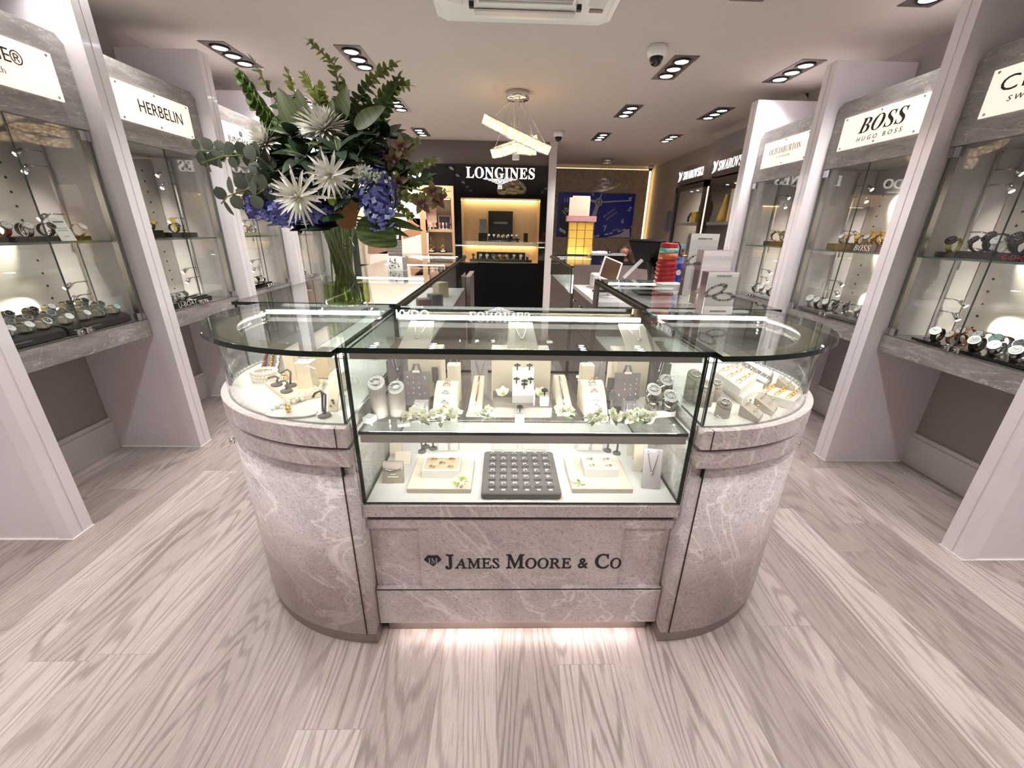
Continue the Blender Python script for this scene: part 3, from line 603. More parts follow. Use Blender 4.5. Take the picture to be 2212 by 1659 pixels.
# winged hourglass
lg = MB(); c = at(1080, 397, Y=YP); c.y = YP-.004
def flat(b, pts, y, d=.008, m=0):
    n = b.add([(x, y, z) for x, z in pts]+[(x, y-d, z) for x, z in pts]); k = len(pts)
    b.face([n+i for i in range(k)], m); b.face([n+2*k-1-i for i in range(k)], m)
    for i in range(k): b.face([n+i, n+k+i, n+k+(i+1) % k, n+(i+1) % k], m)
    return b
for s in (-1, 1):
    for k, (l0, l1, z) in enumerate(((.03, .235, .052), (.034, .165, .036), (.038, .115, .020), (.03, .07, .004))):
        flat(lg, [(c.x+s*l0, c.z+z-.0035), (c.x+s*l0, c.z+z+.0035), (c.x+s*l1, c.z+z+.0035+(.003 if k == 0 else 0)), (c.x+s*(l1-.03), c.z+z-.0035)], c.y)
w_, h0, h1 = .026, -.062, .052
for (x0, z0, x1, z1) in ((-w_, h1-.006, w_, h1), (-w_, h0, w_, h0+.006), (-w_, h0, -w_+.006, h1), (w_-.006, h0, w_, h1)): lg.box(c.x+x0, c.y-.008, c.z+z0, c.x+x1, c.y, c.z+z1)
for s in (-1, 1): flat(lg, [(c.x-s*.014, c.z+.03), (c.x-s*.009, c.z+.034), (c.x+s*.014, c.z-.04), (c.x+s*.009, c.z-.044)], c.y)
lg.box(c.x-.015, c.y-.008, c.z+.028, c.x+.015, c.y, c.z+.034).box(c.x-.015, c.y-.008, c.z-.044, c.x+.015, c.y, c.z-.038)
obj('winged_hourglass_logo', lg, LETTERW, t)
def plaque(p, w_, h_, label, body, tw, m_=BLACK, yy=0.0, serif=True):
    q = thing('display_plaque', label, 'sign', p)
    obj('board', MB().box(p[0]-w_/2, p[1], p[2]+.001, p[0]+w_/2, p[1]+.02, p[2]+h_), m_, q)
    lettering(SERIF_B(body) if serif else body, (p[0], p[1]-.001, p[2]+h_*.62), (1, 0, 0), (0, 0, 1), WHITEM, q, tw, None, depth=.001)
    return q
plaque((-.04, 6.46, 1.115), .36, .42, 'black square plaque with white lettering standing on the oak shelf', 'LONGINES', .2)
plaque((-.03, 6.46, .83), .74, .13, 'long low black plaque behind the bottom row of watches in the black unit', 'LONGINES', .24)
tag(obj('watch_plinth', MB().box(-.22, 6.27, 1.1155, .24, 6.40, 1.16).box(-.36, 6.3, 1.1155, -.235, 6.42, 1.23).box(.30, 6.28, 1.1155, .36, 6.38, 1.24), mat('gloss_black_block', (22, 20, 22), .15)), 'stepped glossy black watch plinth on the oak shelf of the black unit', 'plinth')
tag(obj('photo_card', MB().box(-.35, 6.345, 1.2305, -.245, 6.36, 1.42), mat('grey_photo_print', (110, 108, 110), .4, mottle=.8, mscale=18)), 'small grey photo card on the black step of the oak shelf', 'card')
tag(obj('watch_plinth', MB().rbox((-.03, 6.33, .85), (.92, .18, .036), bev=.006), mat('black_tray_low', (26, 24, 26), .25)), 'low black watch plinth at the bottom of the lit oak recess', 'plinth')

# unit to its side: header with RADO, poster and oak vitrine
t = thing('watch_wall_unit', 'black wall unit with a watch poster and a narrow oak vitrine, behind the flowers', 'display unit', (-1.4, 6.3, 0))
obj('black_header', MB().box(XL+.01, YP, 1.83, -.668, YP+.03, 2.098), BLKGLOSS, t)
lettering('RADO', (at(870, 373, Y=YP).x, YP-.006, at(870, 373, Y=YP).z), (1, 0, 0), (0, 0, 1), LETTERW, t, .5, .125, name='lit_lettering', depth=.012, thin=.012)
lettering('SWITZERLAND', (at(870, 373, Y=YP).x, YP-.006, at(870, 392, Y=YP).z), (1, 0, 0), (0, 0, 1), LETTERW, t, .34, .018, name='lit_lettering', depth=.008)
obj('black_side_panel', MB().box(-.687, YP, .002, -.668, YP+.03, 1.829), BLKGLOSS, t); obj('black_side_panel', MB().box(XL+.01, YP, .002, -2.06, YP+.03, 1.829), BLKGLOSS, t)
obj('oak_frame', framed(MB(), -1.166, -.688, .8, 1.828, -1.09, -.725, .95, 1.675, YP-.02, YP+.03), OAK, t)
obj('vitrine_recess', MB().box(-1.09, 6.44, .95, -.725, 6.45, 1.675).box(-1.1, YP+.03, .95, -1.09, 6.45, 1.675).box(-.725, YP+.03, .95, -.715, 6.45, 1.675).box(-1.1, YP+.03, .94, -.715, 6.45, .95).box(-1.1, YP+.03, 1.675, -.715, 6.45, 1.685), mat('grey_taupe_lining', (150, 138, 132), .6), t)
obj('vitrine_shelf', MB().box(-1.089, YP+.03, 1.235, -.726, 6.439, 1.272), OAK, t)
obj('base_cabinet', MB().box(-1.166, YP, .002, -.688, YP+.25, .799), DKWOOD, t)
obj('vitrine_led', MB().box(-1.05, 6.3, 1.668, -.76, 6.32, 1.6748), LEDW, t)
pn = obj('poster_panel', MB().box(-2.06, YP-.012, .78, -1.168, YP+.03, 1.829), mat('poster_sand', (226, 206, 184), .35, mottle=.1, mscale=5), t)
PT = [mat('poster_'+n_, c_, .4) for n_, c_ in (('dune', (172, 128, 92)), ('cream', (240, 230, 216)), ('grey_band', (112, 104, 98)), ('dark', (34, 32, 32)), ('pale_case', (226, 224, 220)), ('shade', (150, 118, 92)), ('mist', (206, 200, 200)))]
b = MB(); y = YP-.0125
def P2(u, v): q = at(u, v, Y=YP); return (q.x, q.z)
for pts, m_ in (([(876, 458), (916, 425), (925, 500), (895, 480)], 6), ([(880, 470), (924, 474), (924, 497), (880, 492)], 0), ([(868, 500), (926, 484), (926, 502), (872, 516)], 0), ([(870, 520), (926, 500), (926, 548), (868, 548)], 1), ([(795, 520), (832, 512), (838, 548), (795, 548)], 5), ([(800, 552), (845, 540), (870, 562), (800, 572)], 1)):
    flat(b, [P2(*p) for p in pts], y, .0006, m_)
for k in range(6):                                                     # bracelet links
    a0, a1 = k/6, (k+.86)/6
    L_ = lambda a: (828+16*a, 520+40*a); R__ = lambda a: (868+2*a, 520+40*a)
    flat(b, [P2(*L_(a0)), P2(*R__(a0)), P2(*R__(a1)), P2(*L_(a1))], y-.001, .0006, 2)
flat(b, [P2(846, 493), P2(866, 489), P2(868, 519), P2(846, 519)], y-.001, .0006, 3)
flat(b, [P2(848, 495), P2(862, 491), P2(862, 516), P2(849, 516)], y-.002, .0006, 4)
for k in range(14):
    u, v = 849+RND.random()*12, 494+RND.random()*20; flat(b, [P2(u, v), P2(u+2.5, v+.5), P2(u+1.5, v+3)], y-.003, .0006, 3)
obj('poster_picture', b, PT, pn)
tag(obj('watch_advert_card', MB().box(*(lambda a, c_: (a.x, 6.30, c_.z, c_.x, 6.312, a.z))(at(922, 448, Y=6.3), at(944, 491, Y=6.3))), mat('apricot_print', (238, 196, 170), .4, mottle=.25, mscale=22)), 'apricot watch picture card standing in the oak vitrine', 'card')
t = thing('framed_card', 'dark card with a thin white frame standing in the oak vitrine', 'card', (-.86, 6.34, 1.272))
a, c_ = at(947, 466, Y=6.34), at(974, 499, Y=6.34)
obj('card', MB().box(a.x, 6.335, 1.2725, c_.x, 6.345, a.z), mat('plum_card', (66, 56, 62), .4), t); obj('card_border', framed(MB(), a.x, c_.x, 1.2725, a.z, a.x+.006, c_.x-.006, 1.2785, a.z-.006, 6.330, 6.3345), WHITEM, t)
for k in range(7):
    x = -1.05+k*.047
    tag(obj('watch_stand', MB().lathe([(.016, 0), (.016, .004), (.005, .008), (.005, .05), (.014, .06), (.010, .085), (0, .09)], (x, 6.24+.02*(k % 2), 1.2725), 12), [WHITEM, SILVER, BLACK, ROSE][k % 4]), f'{["white", "silver", "black", "rose gold"][k % 4]} slim watch stand, number {k+1} of seven in a row in the oak vitrine'.replace(f', number {k+1} of seven in a row', ', ' + ['first', 'second', 'third', 'fourth', 'fifth', 'sixth', 'seventh'][k] + ' of its row'), 'watch stand', 'watch stands in the oak vitrine')
for k, (u, v) in enumerate(((932, 545), (957, 545))):
    p = at(u, v, Y=6.26); p.z = .951
    t = thing('glass_cloche', f'glass dome over a glowing watch in the oak vitrine, {["wider one", "narrower one by the vitrine edge"][k]}', 'glass dome', p)
    r = .062-.012*k
    obj('dome', MB().lathe([(r, .02), (r, .13), (r*.8, .18), (r*.3, .205), (.008, .21), (.01, .225), (0, .23)], p, 20), VASEGL, t)
    obj('base', MB().lathe([(0, 0), (r*1.1, 0), (r*1.1, .018), (0, .019)], p, 20), BLACK, t)
    obj('watch', MB().tube([p+Vector((.02*math.cos(a_), 0, .075+.03*math.sin(a_))) for a_ in [2*PI*i/14 for i in range(14)]], .006, 0, 6, closed=True).cyl(p+Vector((0, -.012, .1)), p+Vector((0, -.018, .1)), .017), GOLD, t); obj('dome_lamp', MB().cyl(p+Vector((0, 0, .0192)), p+Vector((0, 0, .024)), .03, n=16), mat('dome_lamp', (255, 235, 190), .4, emit=14.0, ecol=(255, 216, 150)), t)

# ---------------------------------------------------------------- second room
TEX = NT('ribbed_taupe_panel', .75); v_, x_, y_, z_ = TEX.pos()
wv = TEX.math('SINE', TEX.math('MULTIPLY', TEX.math('ADD', x_, TEX.math('MULTIPLY', TEX.math('PINGPONG', z_, .05), 1.0)), 150.0)); TEX.bump(wv, .6, .01); TEX.out(lin((190, 172, 150))[:3])
t = thing('feature_wall_panel', 'taupe textured feature panel edged by a warm lit strip on the back wall', 'wall panel', (1.6, 8.15, 0))
obj('panel', MB().box(.75, 8.10, .02, 2.615, 8.16, 2.32), TEX.m, t)
obj('edge_led', MB().box(2.635, 8.13, .1, 2.655, 8.15, 2.34), mat('warm_edge_led', (255, 230, 180), .5, emit=8.0, ecol=(255, 226, 160)), t); obj('top_led', MB().box(.75, 8.165, 2.33, 2.62, 8.175, 2.34), mat('dim_top_led', (255, 226, 180), .5, emit=2.0, ecol=(255, 226, 176)), t)
t = thing('blue_watch_poster', 'large blue wall poster of a watch dial with white numerals in the back room', 'poster', (1.72, 8.09, 1.16))
NAVY = mat('navy_print', (36, 54, 170), .3); NAVYD = mat('midnight_print', (22, 24, 44), .3); PALE = mat('pale_lilac_print', (206, 206, 226), .4)
px0, px1, pz0, pz1, py = 1.0, 2.41, 1.17, 1.93, 8.085
obj('board', MB().box(px0, py, pz0, px1, 8.0995, pz1), NAVY, t)
b = MB(); Q = lambda u, v: (lambda q: (min(max(q.x, px0), px1), min(max(q.z, pz0), pz1)))(at(u, v, Y=py))
flat(b, [Q(1208, 512), Q(1211, 440), Q(1232, 440), Q(1232, 512)], py-.0004, .0005, 1)
hub = at(1293, 437, Y=py)
def bar(p, q, w0, w1, y, m_):
    a, c_ = Vector(p), Vector(q); d = (c_-a).normalized(); n_ = Vector((-d.y, d.x)); flat(b, [tuple(a+n_*w0), tuple(a-n_*w0), tuple(c_-n_*w1), tuple(c_+n_*w1)], y, .0006, m_)
hb = (hub.x, hub.z)
bar(hb, Q(1364, 433), .012, .008, py-.001, 0); bar(hb, Q(1300, 418), .010, .008, py-.001, 0); bar(hb, Q(1276, 485), .03, .045, py-.0012, 0); bar(hb, Q(1270, 432), .02, .02, py-.001, 0)
b.cyl((hub.x, py-.002, hub.z), (hub.x, py-.004, hub.z), .07, n=28, m=0); b.torus((hub.x, py-.005, hub.z), .038, .006, Matrix.Rotation(PI/2, 3, 'X'), 24, 5, 1)
for k in range(14):                                                    # minute track
    f = lambda a: (1240+132*a, 511+3*a-28*a*a)
    (u0, v0), (u1, v1) = f(k/14), f((k+.8)/14); flat(b, [Q(u0, v0), Q(u1, v1), Q(u1, v1+3), Q(u0, v0+3)], py-.001, .0005, 0 if k % 3 else 1)
flat(b, [Q(1310, 513), Q(1340, 505), Q(1360, 490), Q(1360, 513)], py-.0008, .0005, 0)
flat(b, [Q(1209, 491), Q(1222, 499), Q(1222, 506), Q(1208, 498)], py-.001, .0005, 0)
obj('dial_print', b, [PALE, NAVYD], t)
for body, u, v, h_, rz in (('4', 1361, 429, .085, -.5), ('5', 1360, 452, .085, -.6), ('6', 1345, 477, .085, -.2), ('7', 1307, 493, .10, .15), ('10', 1222, 455, .09, .8), ('11', 1223, 432, .07, 0), ('S', 1281, 420, .05, .5)):
    q = at(u, v, Y=py); lettering(body, (q.x, py-.0015, q.z), (math.cos(rz), 0, math.sin(rz)), (-math.sin(rz), 0, math.cos(rz)), PALE, t, None, h_, name='dial_numeral', depth=.001, thin=.02)
for body, u, v, w_ in (('BIG CROWN', 1316, 460, .24), ('AUTOMATIC', 1321, 466, .24), ('SWISS', 1330, 497, .12)):
    q = at(u, v, Y=py); a_ = .62 if w_ > .2 else .25; lettering(body, (q.x, py-.0015, q.z), (math.cos(a_), 0, math.sin(a_)), (-math.sin(a_), 0, math.cos(a_)), PALE, t, w_, None, name='dial_lettering', depth=.001)
tag(obj('wall_notice', MB().box(2.692, *(lambda a, c_: (a.y, c_.z, 2.699, c_.y, a.z))(at(1441, 456, X=2.69), at(1453, 500, X=2.69))), mat('grey_print_notice', (120, 122, 140), .5, mottle=.5, mscale=40, stretch=(1, .2, 3))), 'narrow grey printed notice on the side wall of the second room', 'notice')
# desk with a seated person
t = thing('office_desk', 'grey desk with a black front in the second room, below the blue poster', 'desk', (1.55, 6.5, 0))
obj('desk_top', MB().box(1.22, 6.35, .945, 1.86, 6.60, .97), mat('grey_laminate', (150, 150, 150), .4), t); obj('desk_front', MB().box(1.24, 6.38, .02, 1.84, 6.40, .944), BLACK, t)
obj('desk_rail', MB().box(1.24, 6.365, .80, 1.80, 6.3795, .82), ALU, t)
for dx in (1.25, 1.82): obj('leg', MB().box(dx, 6.55, .002, dx+.03, 6.58, .944), STEEL, t)
t = thing('desk_telephone', 'white telephone handset upright on the grey desk', 'telephone', (1.35, 6.45, .97))
obj('base', MB().rbox((1.37, 6.47, .985), (.14, .12, .028), bev=.008), WHITE, t); obj('handset', MB().tube([(1.34, 6.46, 1.0), (1.325, 6.46, 1.06), (1.30, 6.46, 1.10)], [.022, .026, .02], 0, 8), WHITE, t)
tag(obj('paper_stack', MB().rbox((1.50, 6.46, .985), (.16, .1, .026), .2).rbox((1.50, 6.46, 1.001), (.13, .09, .006), -.1), WHITEM), 'small stack of white papers beside the telephone on the desk', 'papers')
tag(obj('ink_stamp', MB().lathe([(.035, 0), (.035, .02), (.012, .03), (.012, .05), (.02, .07), (0, .075)], (1.63, 6.46, .9705), 14), BLACK), 'small black desk gadget beside the white papers', 'stationery')

SKIN = mat('skin', (176, 122, 100), .55); HAIR = mat('brown_hair', (72, 54, 44), .5, mottle=.35, mscale=60, stretch=(8, 8, .6)); BLKCLOTH = mat('black_cloth', (20, 19, 22), .8)
pc = Vector((2.0, 6.98, .0))
t = thing('person', 'person with long brown hair, dressed in black, head bent over the grey desk', 'person', pc)
b = MB(); 
def shape(rings, n=16):                                                # stacked ellipses (cx, cy, z, rx, ry)
    q = MB()
    for (x, y, z, rx, ry) in rings: q.add([(x+rx*math.cos(2*PI*j/n), y+ry*math.sin(2*PI*j/n), z) for j in range(n)])
    for i in range(len(rings)-1):
        for j in range(n): q.face([i*n+j, i*n+(j+1) % n, (i+1)*n+(j+1) % n, (i+1)*n+j], 0, True)
    q.face(list(range(n))[::-1]); q.face([(len(rings)-1)*n+j for j in range(n)]); return q
x, y = pc.x, pc.y
body = shape([(x, y+.1, .42, .15, .13), (x, y+.08, .55, .15, .12), (x, y+.05, .68, .17, .12), (x, y+.02, .78, .19, .10), (x, y, .83, .12, .08), (x, y-.02, .87, .055, .05), (x-.005, y-.04, .90, .05, .055), (x-.01, y-.05, .92, .06, .075), (x-.01, y-.05, .97, .075, .095), (x-.01, y-.045, 1.02, .072, .09), (x-.01, y-.04, 1.06, .03, .04)])
for s_ in (-1, 1): body.tube([(x+s_*.18, y+.02, .77), (x+s_*.23, y-.06, .62), (x+s_*.16, y-.22, .60), (x+s_*.06, y-.27, .66)], [.055, .048, .04, .032], 0, 10)
body.lathe([(.0, 0), (.012, .006), (.004, .035)], (x-.01, y-.148, .965), 8)                       # nose
bd = obj('body', body, SKIN, t)
cl = shape([(x, y+.1, .415, .155, .137), (x, y+.08, .55, .157, .127), (x, y+.05, .68, .178, .127), (x, y+.02, .78, .197, .107), (x, y, .835, .125, .085)])
for s_ in (-1, 1): cl.tube([(x+s_*.18, y+.02, .775), (x+s_*.235, y-.06, .62), (x+s_*.17, y-.2, .60)], [.064, .056, .048], 0, 10)
cl.join(shape([(x, y+.12, .30, .2, .17), (x, y+.1, .44, .17, .15)])); obj('black_top', cl, BLKCLOTH, t)
hr = shape([(x-.005, y+.06, .80, .10, .035), (x-.005, y+.05, .88, .095, .05), (x-.008, y+.0, .95, .092, .09), (x-.01, y-.022, 1.0, .088, .098), (x-.01, y-.03, 1.05, .072, .085), (x-.01, y-.03, 1.078, .03, .035)])
for s_ in (-1, 1): hr.tube([(x+s_*.075, y-.05, 1.03), (x+s_*.086, y-.075, .96), (x+s_*.085, y-.06, .86), (x+s_*.08, y-.03, .78)], [.022, .026, .026, .014], 0, 8)
obj('hair', hr, HAIR, t)
f = MB()
for s_ in (-1, 1): f.ball((x-.01+s_*.03, y-.138, .985), .009, 0, 8, 5); 
obj('eye', f, BLACK, bd); obj('mouth', MB().rbox((x-.01, y-.135, .935), (.04, .008, .008)), mat('lips', (140, 70, 66), .5), bd)
t = thing('office_chair', 'dark office chair under the seated person in the second room', 'chair', (2.0, 7.1, 0))
obj('seat', MB().rbox((2.0, 7.08, .26), (.42, .42, .05), bev=.02), BLKCLOTH, t); obj('pedestal', MB().cyl((2.0, 7.1, .03), (2.0, 7.1, .245), .03), BLACK, t); obj('backrest', MB().rbox((2.0, 7.31, .55), (.38, .05, .42), bev=.02), BLKCLOTH, t)

# ---------------------------------------------------------------- brown crystal-brand cabinets on the side wall
def brandcab(y0, y1, label, near):
    x0 = 2.1; t = thing('crystal_display_cabinet', label, 'display cabinet', (2.3, (y0+y1)/2, 0)); ym = (y0+y1)/2
    obj('sign_header', MB().box(x0, y0, 1.815, 2.49, y1, 1.995), mat('bronze_sign_header', (92, 80, 70), .35, .4), t)
    lettering(SERIF_I('SWAROVSKI'), (x0-.003, ym-.045, 1.905), (0, -1, 0), (0, 0, 1), LETTERS, t, .50, .085, name='lit_lettering', depth=.006, shear=-.25)
    sw = MB(); sy, sz = y1-.075, 1.905                                # swan-shaped emblem drawn with strokes
    sw.tube([(x0-.004, sy+.03, sz-.05), (x0-.004, sy-.005, sz-.035), (x0-.004, sy-.02, sz), (x0-.004, sy+.0, sz+.03), (x0-.004, sy+.016, sz+.048), (x0-.004, sy+.028, sz+.03)], [.004, .011, .013, .008, .007, .003], 0, 6)
    sw.tube([(x0-.004, sy-.02, sz-.03), (x0-.004, sy-.045, sz+.01), (x0-.004, sy-.06, sz+.055)], [.012, .009, .002], 0, 6); obj('swan_emblem', sw, LETTERS, t)
    fr = MB()
    for yy in (y0, y1-.035): fr.box(x0+.002, yy, .002, x0+.04, yy+.035, 1.80)
    fr.box(x0+.002, y0, 1.745, 2.49, y1, 1.80); fr.box(x0+.002, y0, .80, 2.49, y1, .84); obj('bronze_frame', fr, BRONZE, t)
    obj('back_panel', MB().box(2.47, y0, .84, 2.488, y1, 1.745), mat('taupe_mirror_panel', (150, 138, 128), .25, .4), t)
    obj('shelf', MB().box(x0+.03, y0+.036, 1.372, 2.465, y1-.036, 1.40), mat('grey_shelf', (128, 118, 112), .4), t)
    obj('base_cabinet', MB().box(x0+.004, y0+.002, .002, 2.488, y1-.002, .799), DKWOOD, t)
    obj('glass_front', MB().box(x0+.012, y0+.036, .842, x0+.018, y1-.036, 1.744, 0, 1, 'x'), [GLASS, GEDGE], t)
    b = MB()
    for k in range(4): b.cyl((x0+.12, y0+.1+k*.16, 1.7435), (x0+.12, y0+.1+k*.16, 1.7448), .012, n=10)
    obj('lens_dot', b, TIP, t); spot('cabinet_beam', (x0+.14, ym, 1.72), (.25, 0, -1), 2.2, 130, .8, .03, (1, .9, .76), t)
    if near: obj('edge_led', MB().box(x0-.002, y1-.012, .9, x0+.0015, y1-.004, 1.74), LEDW, t)
brandcab(3.83, 4.565, 'brown crystal cabinet with lit white lettering next to the last white divider', True)
brandcab(4.645, 5.41, 'brown crystal cabinet with lit white lettering, the far one with blue pendant inside', False)
YEL = mat('yellow_gift_card', (224, 178, 76), .5, mottle=.2, mscale=25)
for i, (y, kind) in enumerate(((4.44, 'c'), (4.28, 't'), (4.18, 'b'), (4.02, 'o'), (3.92, 'w'), (5.2, 'd'), (5.03, 'b2'), (4.85, 'k'))):
    p = (2.25, y, 1.4005); nm, m_, lb, ct = {
        'c': ('jewellery_stand', YEL, 'yellow cone stand with gold jewellery in the near brown cabinet', 'stand'), 't': ('jewellery_stand', CREAM, 'tall cream slab stand on the shelf of the near brown cabinet', 'stand'),
        'b': ('gift_box', YEL, 'yellow gift box beside the cream slab in the near brown cabinet', 'box'), 'o': ('crystal_ornament', mat('blue_grey_crystal', (96, 110, 130), .15, .5), 'blue-grey octagonal crystal frame on the near brown cabinet shelf', 'ornament'),
        'w': ('jewellery_bust', mat('pale_cream_bust', (236, 224, 206), .5), 'pale rounded jewellery bust by the white divider in the brown cabinet', 'bust'), 'd': ('jewellery_stand', mat('dark_green_stand', (50, 66, 56), .4), 'small dark green arched stand in the far brown cabinet', 'stand'),
        'b2': ('gift_box', YEL, 'yellow gift box on the shelf of the far brown cabinet', 'box'), 'k': ('jewellery_bust', mat('black_ball', (30, 28, 32), .4), 'black rounded bust behind the yellow box in the far brown cabinet', 'bust')}[kind]
    if kind == 'c': b = MB().lathe([(.06, 0), (.055, .04), (.02, .22), (.012, .26), (0, .265)], p, 16)
    elif kind == 't': b = MB().rbox((p[0], p[1], p[2]+.15), (.06, .07, .30), bev=.006)
    elif kind in ('b', 'b2'): b = MB().rbox((p[0], p[1], p[2]+.06), (.10, .12, .12), bev=.006)
    elif kind == 'o': b = MB().prism([(.07*math.cos(PI/4*k+PI/8), .125*math.sin(PI/4*k+PI/8)) for k in range(8)], -.012, .012, M=Matrix.Translation((p[0], p[1], p[2]+.117)) @ Matrix.Rotation(PI/2, 4, 'Y') @ Matrix.Rotation(PI/2, 4, 'Z'))
    elif kind == 'w': b = MB().lathe([(.07, 0), (.075, .05), (.065, .15), (.045, .24), (.015, .29), (0, .295)], p, 18)
    elif kind == 'd': b = MB().tube([(p[0], p[1]-.07, p[2]+.016), (p[0], p[1]-.065, p[2]+.07), (p[0], p[1], p[2]+.11), (p[0], p[1]+.065, p[2]+.07), (p[0], p[1]+.07, p[2]+.016)], .015, 0, 8)
    else: b = MB().lathe([(.05, 0), (.07, .1), (.075, .16), (.055, .22), (0, .24)], p, 18)
    tag(obj(nm, b, m_), lb, ct)
tag(obj('gift_box', MB().rbox((2.27, 4.1, .905), (.14, .16, .13), bev=.006), mat('pale_gold_box', (220, 190, 140), .5)), 'pale gold gift box low down in the near brown cabinet', 'box')

# ---------------------------------------------------------------- counters running back from the middle case
def run(x0, x1, y0, y1, zb, name, label, leds, inner, base=True):
    t = thing('glass_counter', label, 'display counter', ((x0+x1)/2, (y0+y1)/2, 0))
    obj('base_cabinet', MB().box(x0+.006, y0+.01, .05, x1-.006, y1-.004, zb), DKWOOD, t); obj('plinth', MB().box(x0+.03, y0+.02, .001, x1-.03, y1-.02, .049), TAUPEM, t)
    obj('white_deck', MB().box(x0+.01, y0+.012, zb, x1-.01, y1-.012, zb+.004), WHITE, t)
    obj('glass_top', MB().box(x0-.006, y0, ZT-.012, x1+.006, y1, ZT, 0, 1, 'z'), [TOPGLASS, GEDGE], t)
    for xx in (x0, x1-.007): obj('side_glass', MB().box(xx, y0+.005, zb+.005, xx+.007, y1-.008, ZT-.0125, 0, 1, 'x'), [GLASS, GEDGE], t)
    for yy in (y0+.002, y1-.007): obj('end_glass', MB().box(x0+.008, yy, zb+.005, x1-.008, yy+.006, ZT-.0125, 0, 1, 'y'), [GLASS, GEDGE], t)
    ym = (y0+y1)/2
    if y1-y0 > 1.2: obj('middle_glass', MB().box(x0+.008, ym-.003, zb+.005, x1-.008, ym+.003, ZT-.0125, 0, 1, 'y'), [GLASS, GEDGE], t)
    xi = x1 if inner > 0 else x0-.006
    obj('dark_edge_rail', MB().box(xi-.012, y0+.003, ZT-.030, xi+.014 if inner > 0 else xi+.012, y1-.003, ZT-.0125), BRONZE, t)
    for yy in leds: obj('cross_led', MB().box(x0+.05, yy, ZT-.024, x1-.07, yy+.012, ZT-.0125), LED, t)
    return t
run(-1.03, -.416, 1.575, 4.66, .66, 'left', 'long glass counter running back from the flower vase towards the black wall', [2.55, 3.5, 4.38, 4.6], 1)
run(.585, 1.10, 1.575, 2.53, .66, 'right', 'short glass counter with the red collection tin and catalogues on it', [2.46], -1)
run(.572, 1.04, 3.47, 5.0, .79, 'back', 'glass counter beside the partition carrying the yellow gift box tower', [4.6, 4.9], -1)
tag(obj('end_post', MB().box(.572, 2.535, .002, .60, 2.575, 1.018), DKWOOD), 'grey-brown wooden end post of the short glass counter', 'post')
t = thing('till_desk', 'white-topped till desk with grey-brown drawers behind the short glass counter', 'desk', (.95, 3.0, 0))
obj('desk_top', MB().box(.592, 2.59, .842, 1.45, 3.455, .87), mat('pale_worktop', (232, 222, 222), .35, mottle=.06, mscale=8), t)
obj('cabinet_body', MB().box(.615, 2.60, .05, 1.44, 3.445, .8415), DKWOOD, t); obj('plinth', MB().box(.65, 2.62, .001, 1.40, 3.42, .0495), BLACK, t)
for k in range(3):
    y0 = 2.612+k*.28; d = obj('drawer', MB().box(.600, y0, .56, .6148, y0+.272, .835), DKWOOD, t); obj('knob', MB().lathe([(.005, 0), (.005, .012), (.013, .018), (.012, .026), (0, .028)], (.6, y0+.136, .76), 12, 0, Matrix.Rotation(-PI/2, 3, 'Y')), STEEL, d)
    obj('door', MB().box(.600, y0, .06, .6148, y0+.272, .552), DKWOOD, t)
obj('upstand', MB().box(.592, 3.456, .3, 1.45, 3.466, 1.03), DKWOOD, t)
tag(obj('low_gate', MB().box(-.415, 4.70, .01, -.37, 5.35, .77).box(-.42, 4.70, .77, -.365, 5.35, .785), DKWOOD), 'low grey-brown wooden gate at the far end of the long glass counter', 'gate')
# tablet, till screen, printer
t = thing('tablet', 'white framed tablet leaning on a stand on the till desk', 'tablet', (.71, 2.76, .87))
M = Matrix.Translation((.715, 2.76, 1.05)) @ Matrix.Rotation(.12, 4, 'Z') @ Matrix.Rotation(-.85, 4, 'X') @ Matrix.Rotation(-.36, 4, 'Y')
def rb(b, size, M, off=(0, 0, 0), m=0, bev=.004):
    q = MB().rbox((0, 0, 0), size, bev=bev); b.join(q, M @ Matrix.Translation(off), m); return b
M = Matrix.Translation((.715, 2.77, 1.053)) @ Matrix.Rotation(.35, 4, 'Y') @ Matrix.Rotation(1.15, 4, 'X')
obj('frame', rb(MB(), (.135, .155, .01), M), WHITE, t); obj('screen', rb(MB(), (.112, .132, .002), M, (0, 0, .0061), bev=.0005), mat('dim_brown_screen', (92, 70, 56), .08), t)
obj('stand', MB().tube([(.73, 2.80, .871), (.73, 2.80, .95), (.722, 2.785, 1.03)], .012, 0, 8).lathe([(0, 0), (.06, 0), (.06, .01), (0, .012)], (.73, 2.80, .8702), 18), WHITE, t)
t = thing('till_terminal', 'black till touchscreen turned away, standing on the till desk', 'till', (1.05, 3.0, .87))
def plate(pts, y0, y1):                                               # an upright slab drawn in the x-z plane
    b = MB(); flat(b, pts, y1, y1-y0); return b
S = lambda u, v, Y: (lambda q: (q.x, q.z))(at(u, v, Y=Y))
M = Matrix.Translation((1.06, 3.02, 1.14)) @ Matrix.Rotation(-.95, 4, 'Z') @ Matrix.Rotation(.62, 4, 'X')
obj('screen_back', rb(MB(), (.30, .035, .25), M, bev=.012), BLKMATT, t); obj('screen', rb(MB(), (.27, .003, .22), M, (0, .0185, 0), bev=.0008), BLKGLOSS, t)
obj('screen_arm', MB().tube([(1.06, 3.0, 1.10), (1.08, 2.98, 1.0), (1.10, 3.0, .90)], [.03, .035, .05], 0, 10), BLACK, t); obj('base', MB().rbox((1.10, 3.0, .886), (.24, .22, .03), bev=.01), BLACK, t)
obj('card_slot', rb(MB(), (.02, .03, .17), Matrix.Translation((.915, 2.93, 1.05)) @ Matrix.Rotation(.75, 4, 'Y')), mat('pale_grey_plastic', (196, 188, 190), .4), t)
t = thing('receipt_printer', 'small white receipt printer with black slot on the till desk', 'printer', (.78, 3.30, .87))
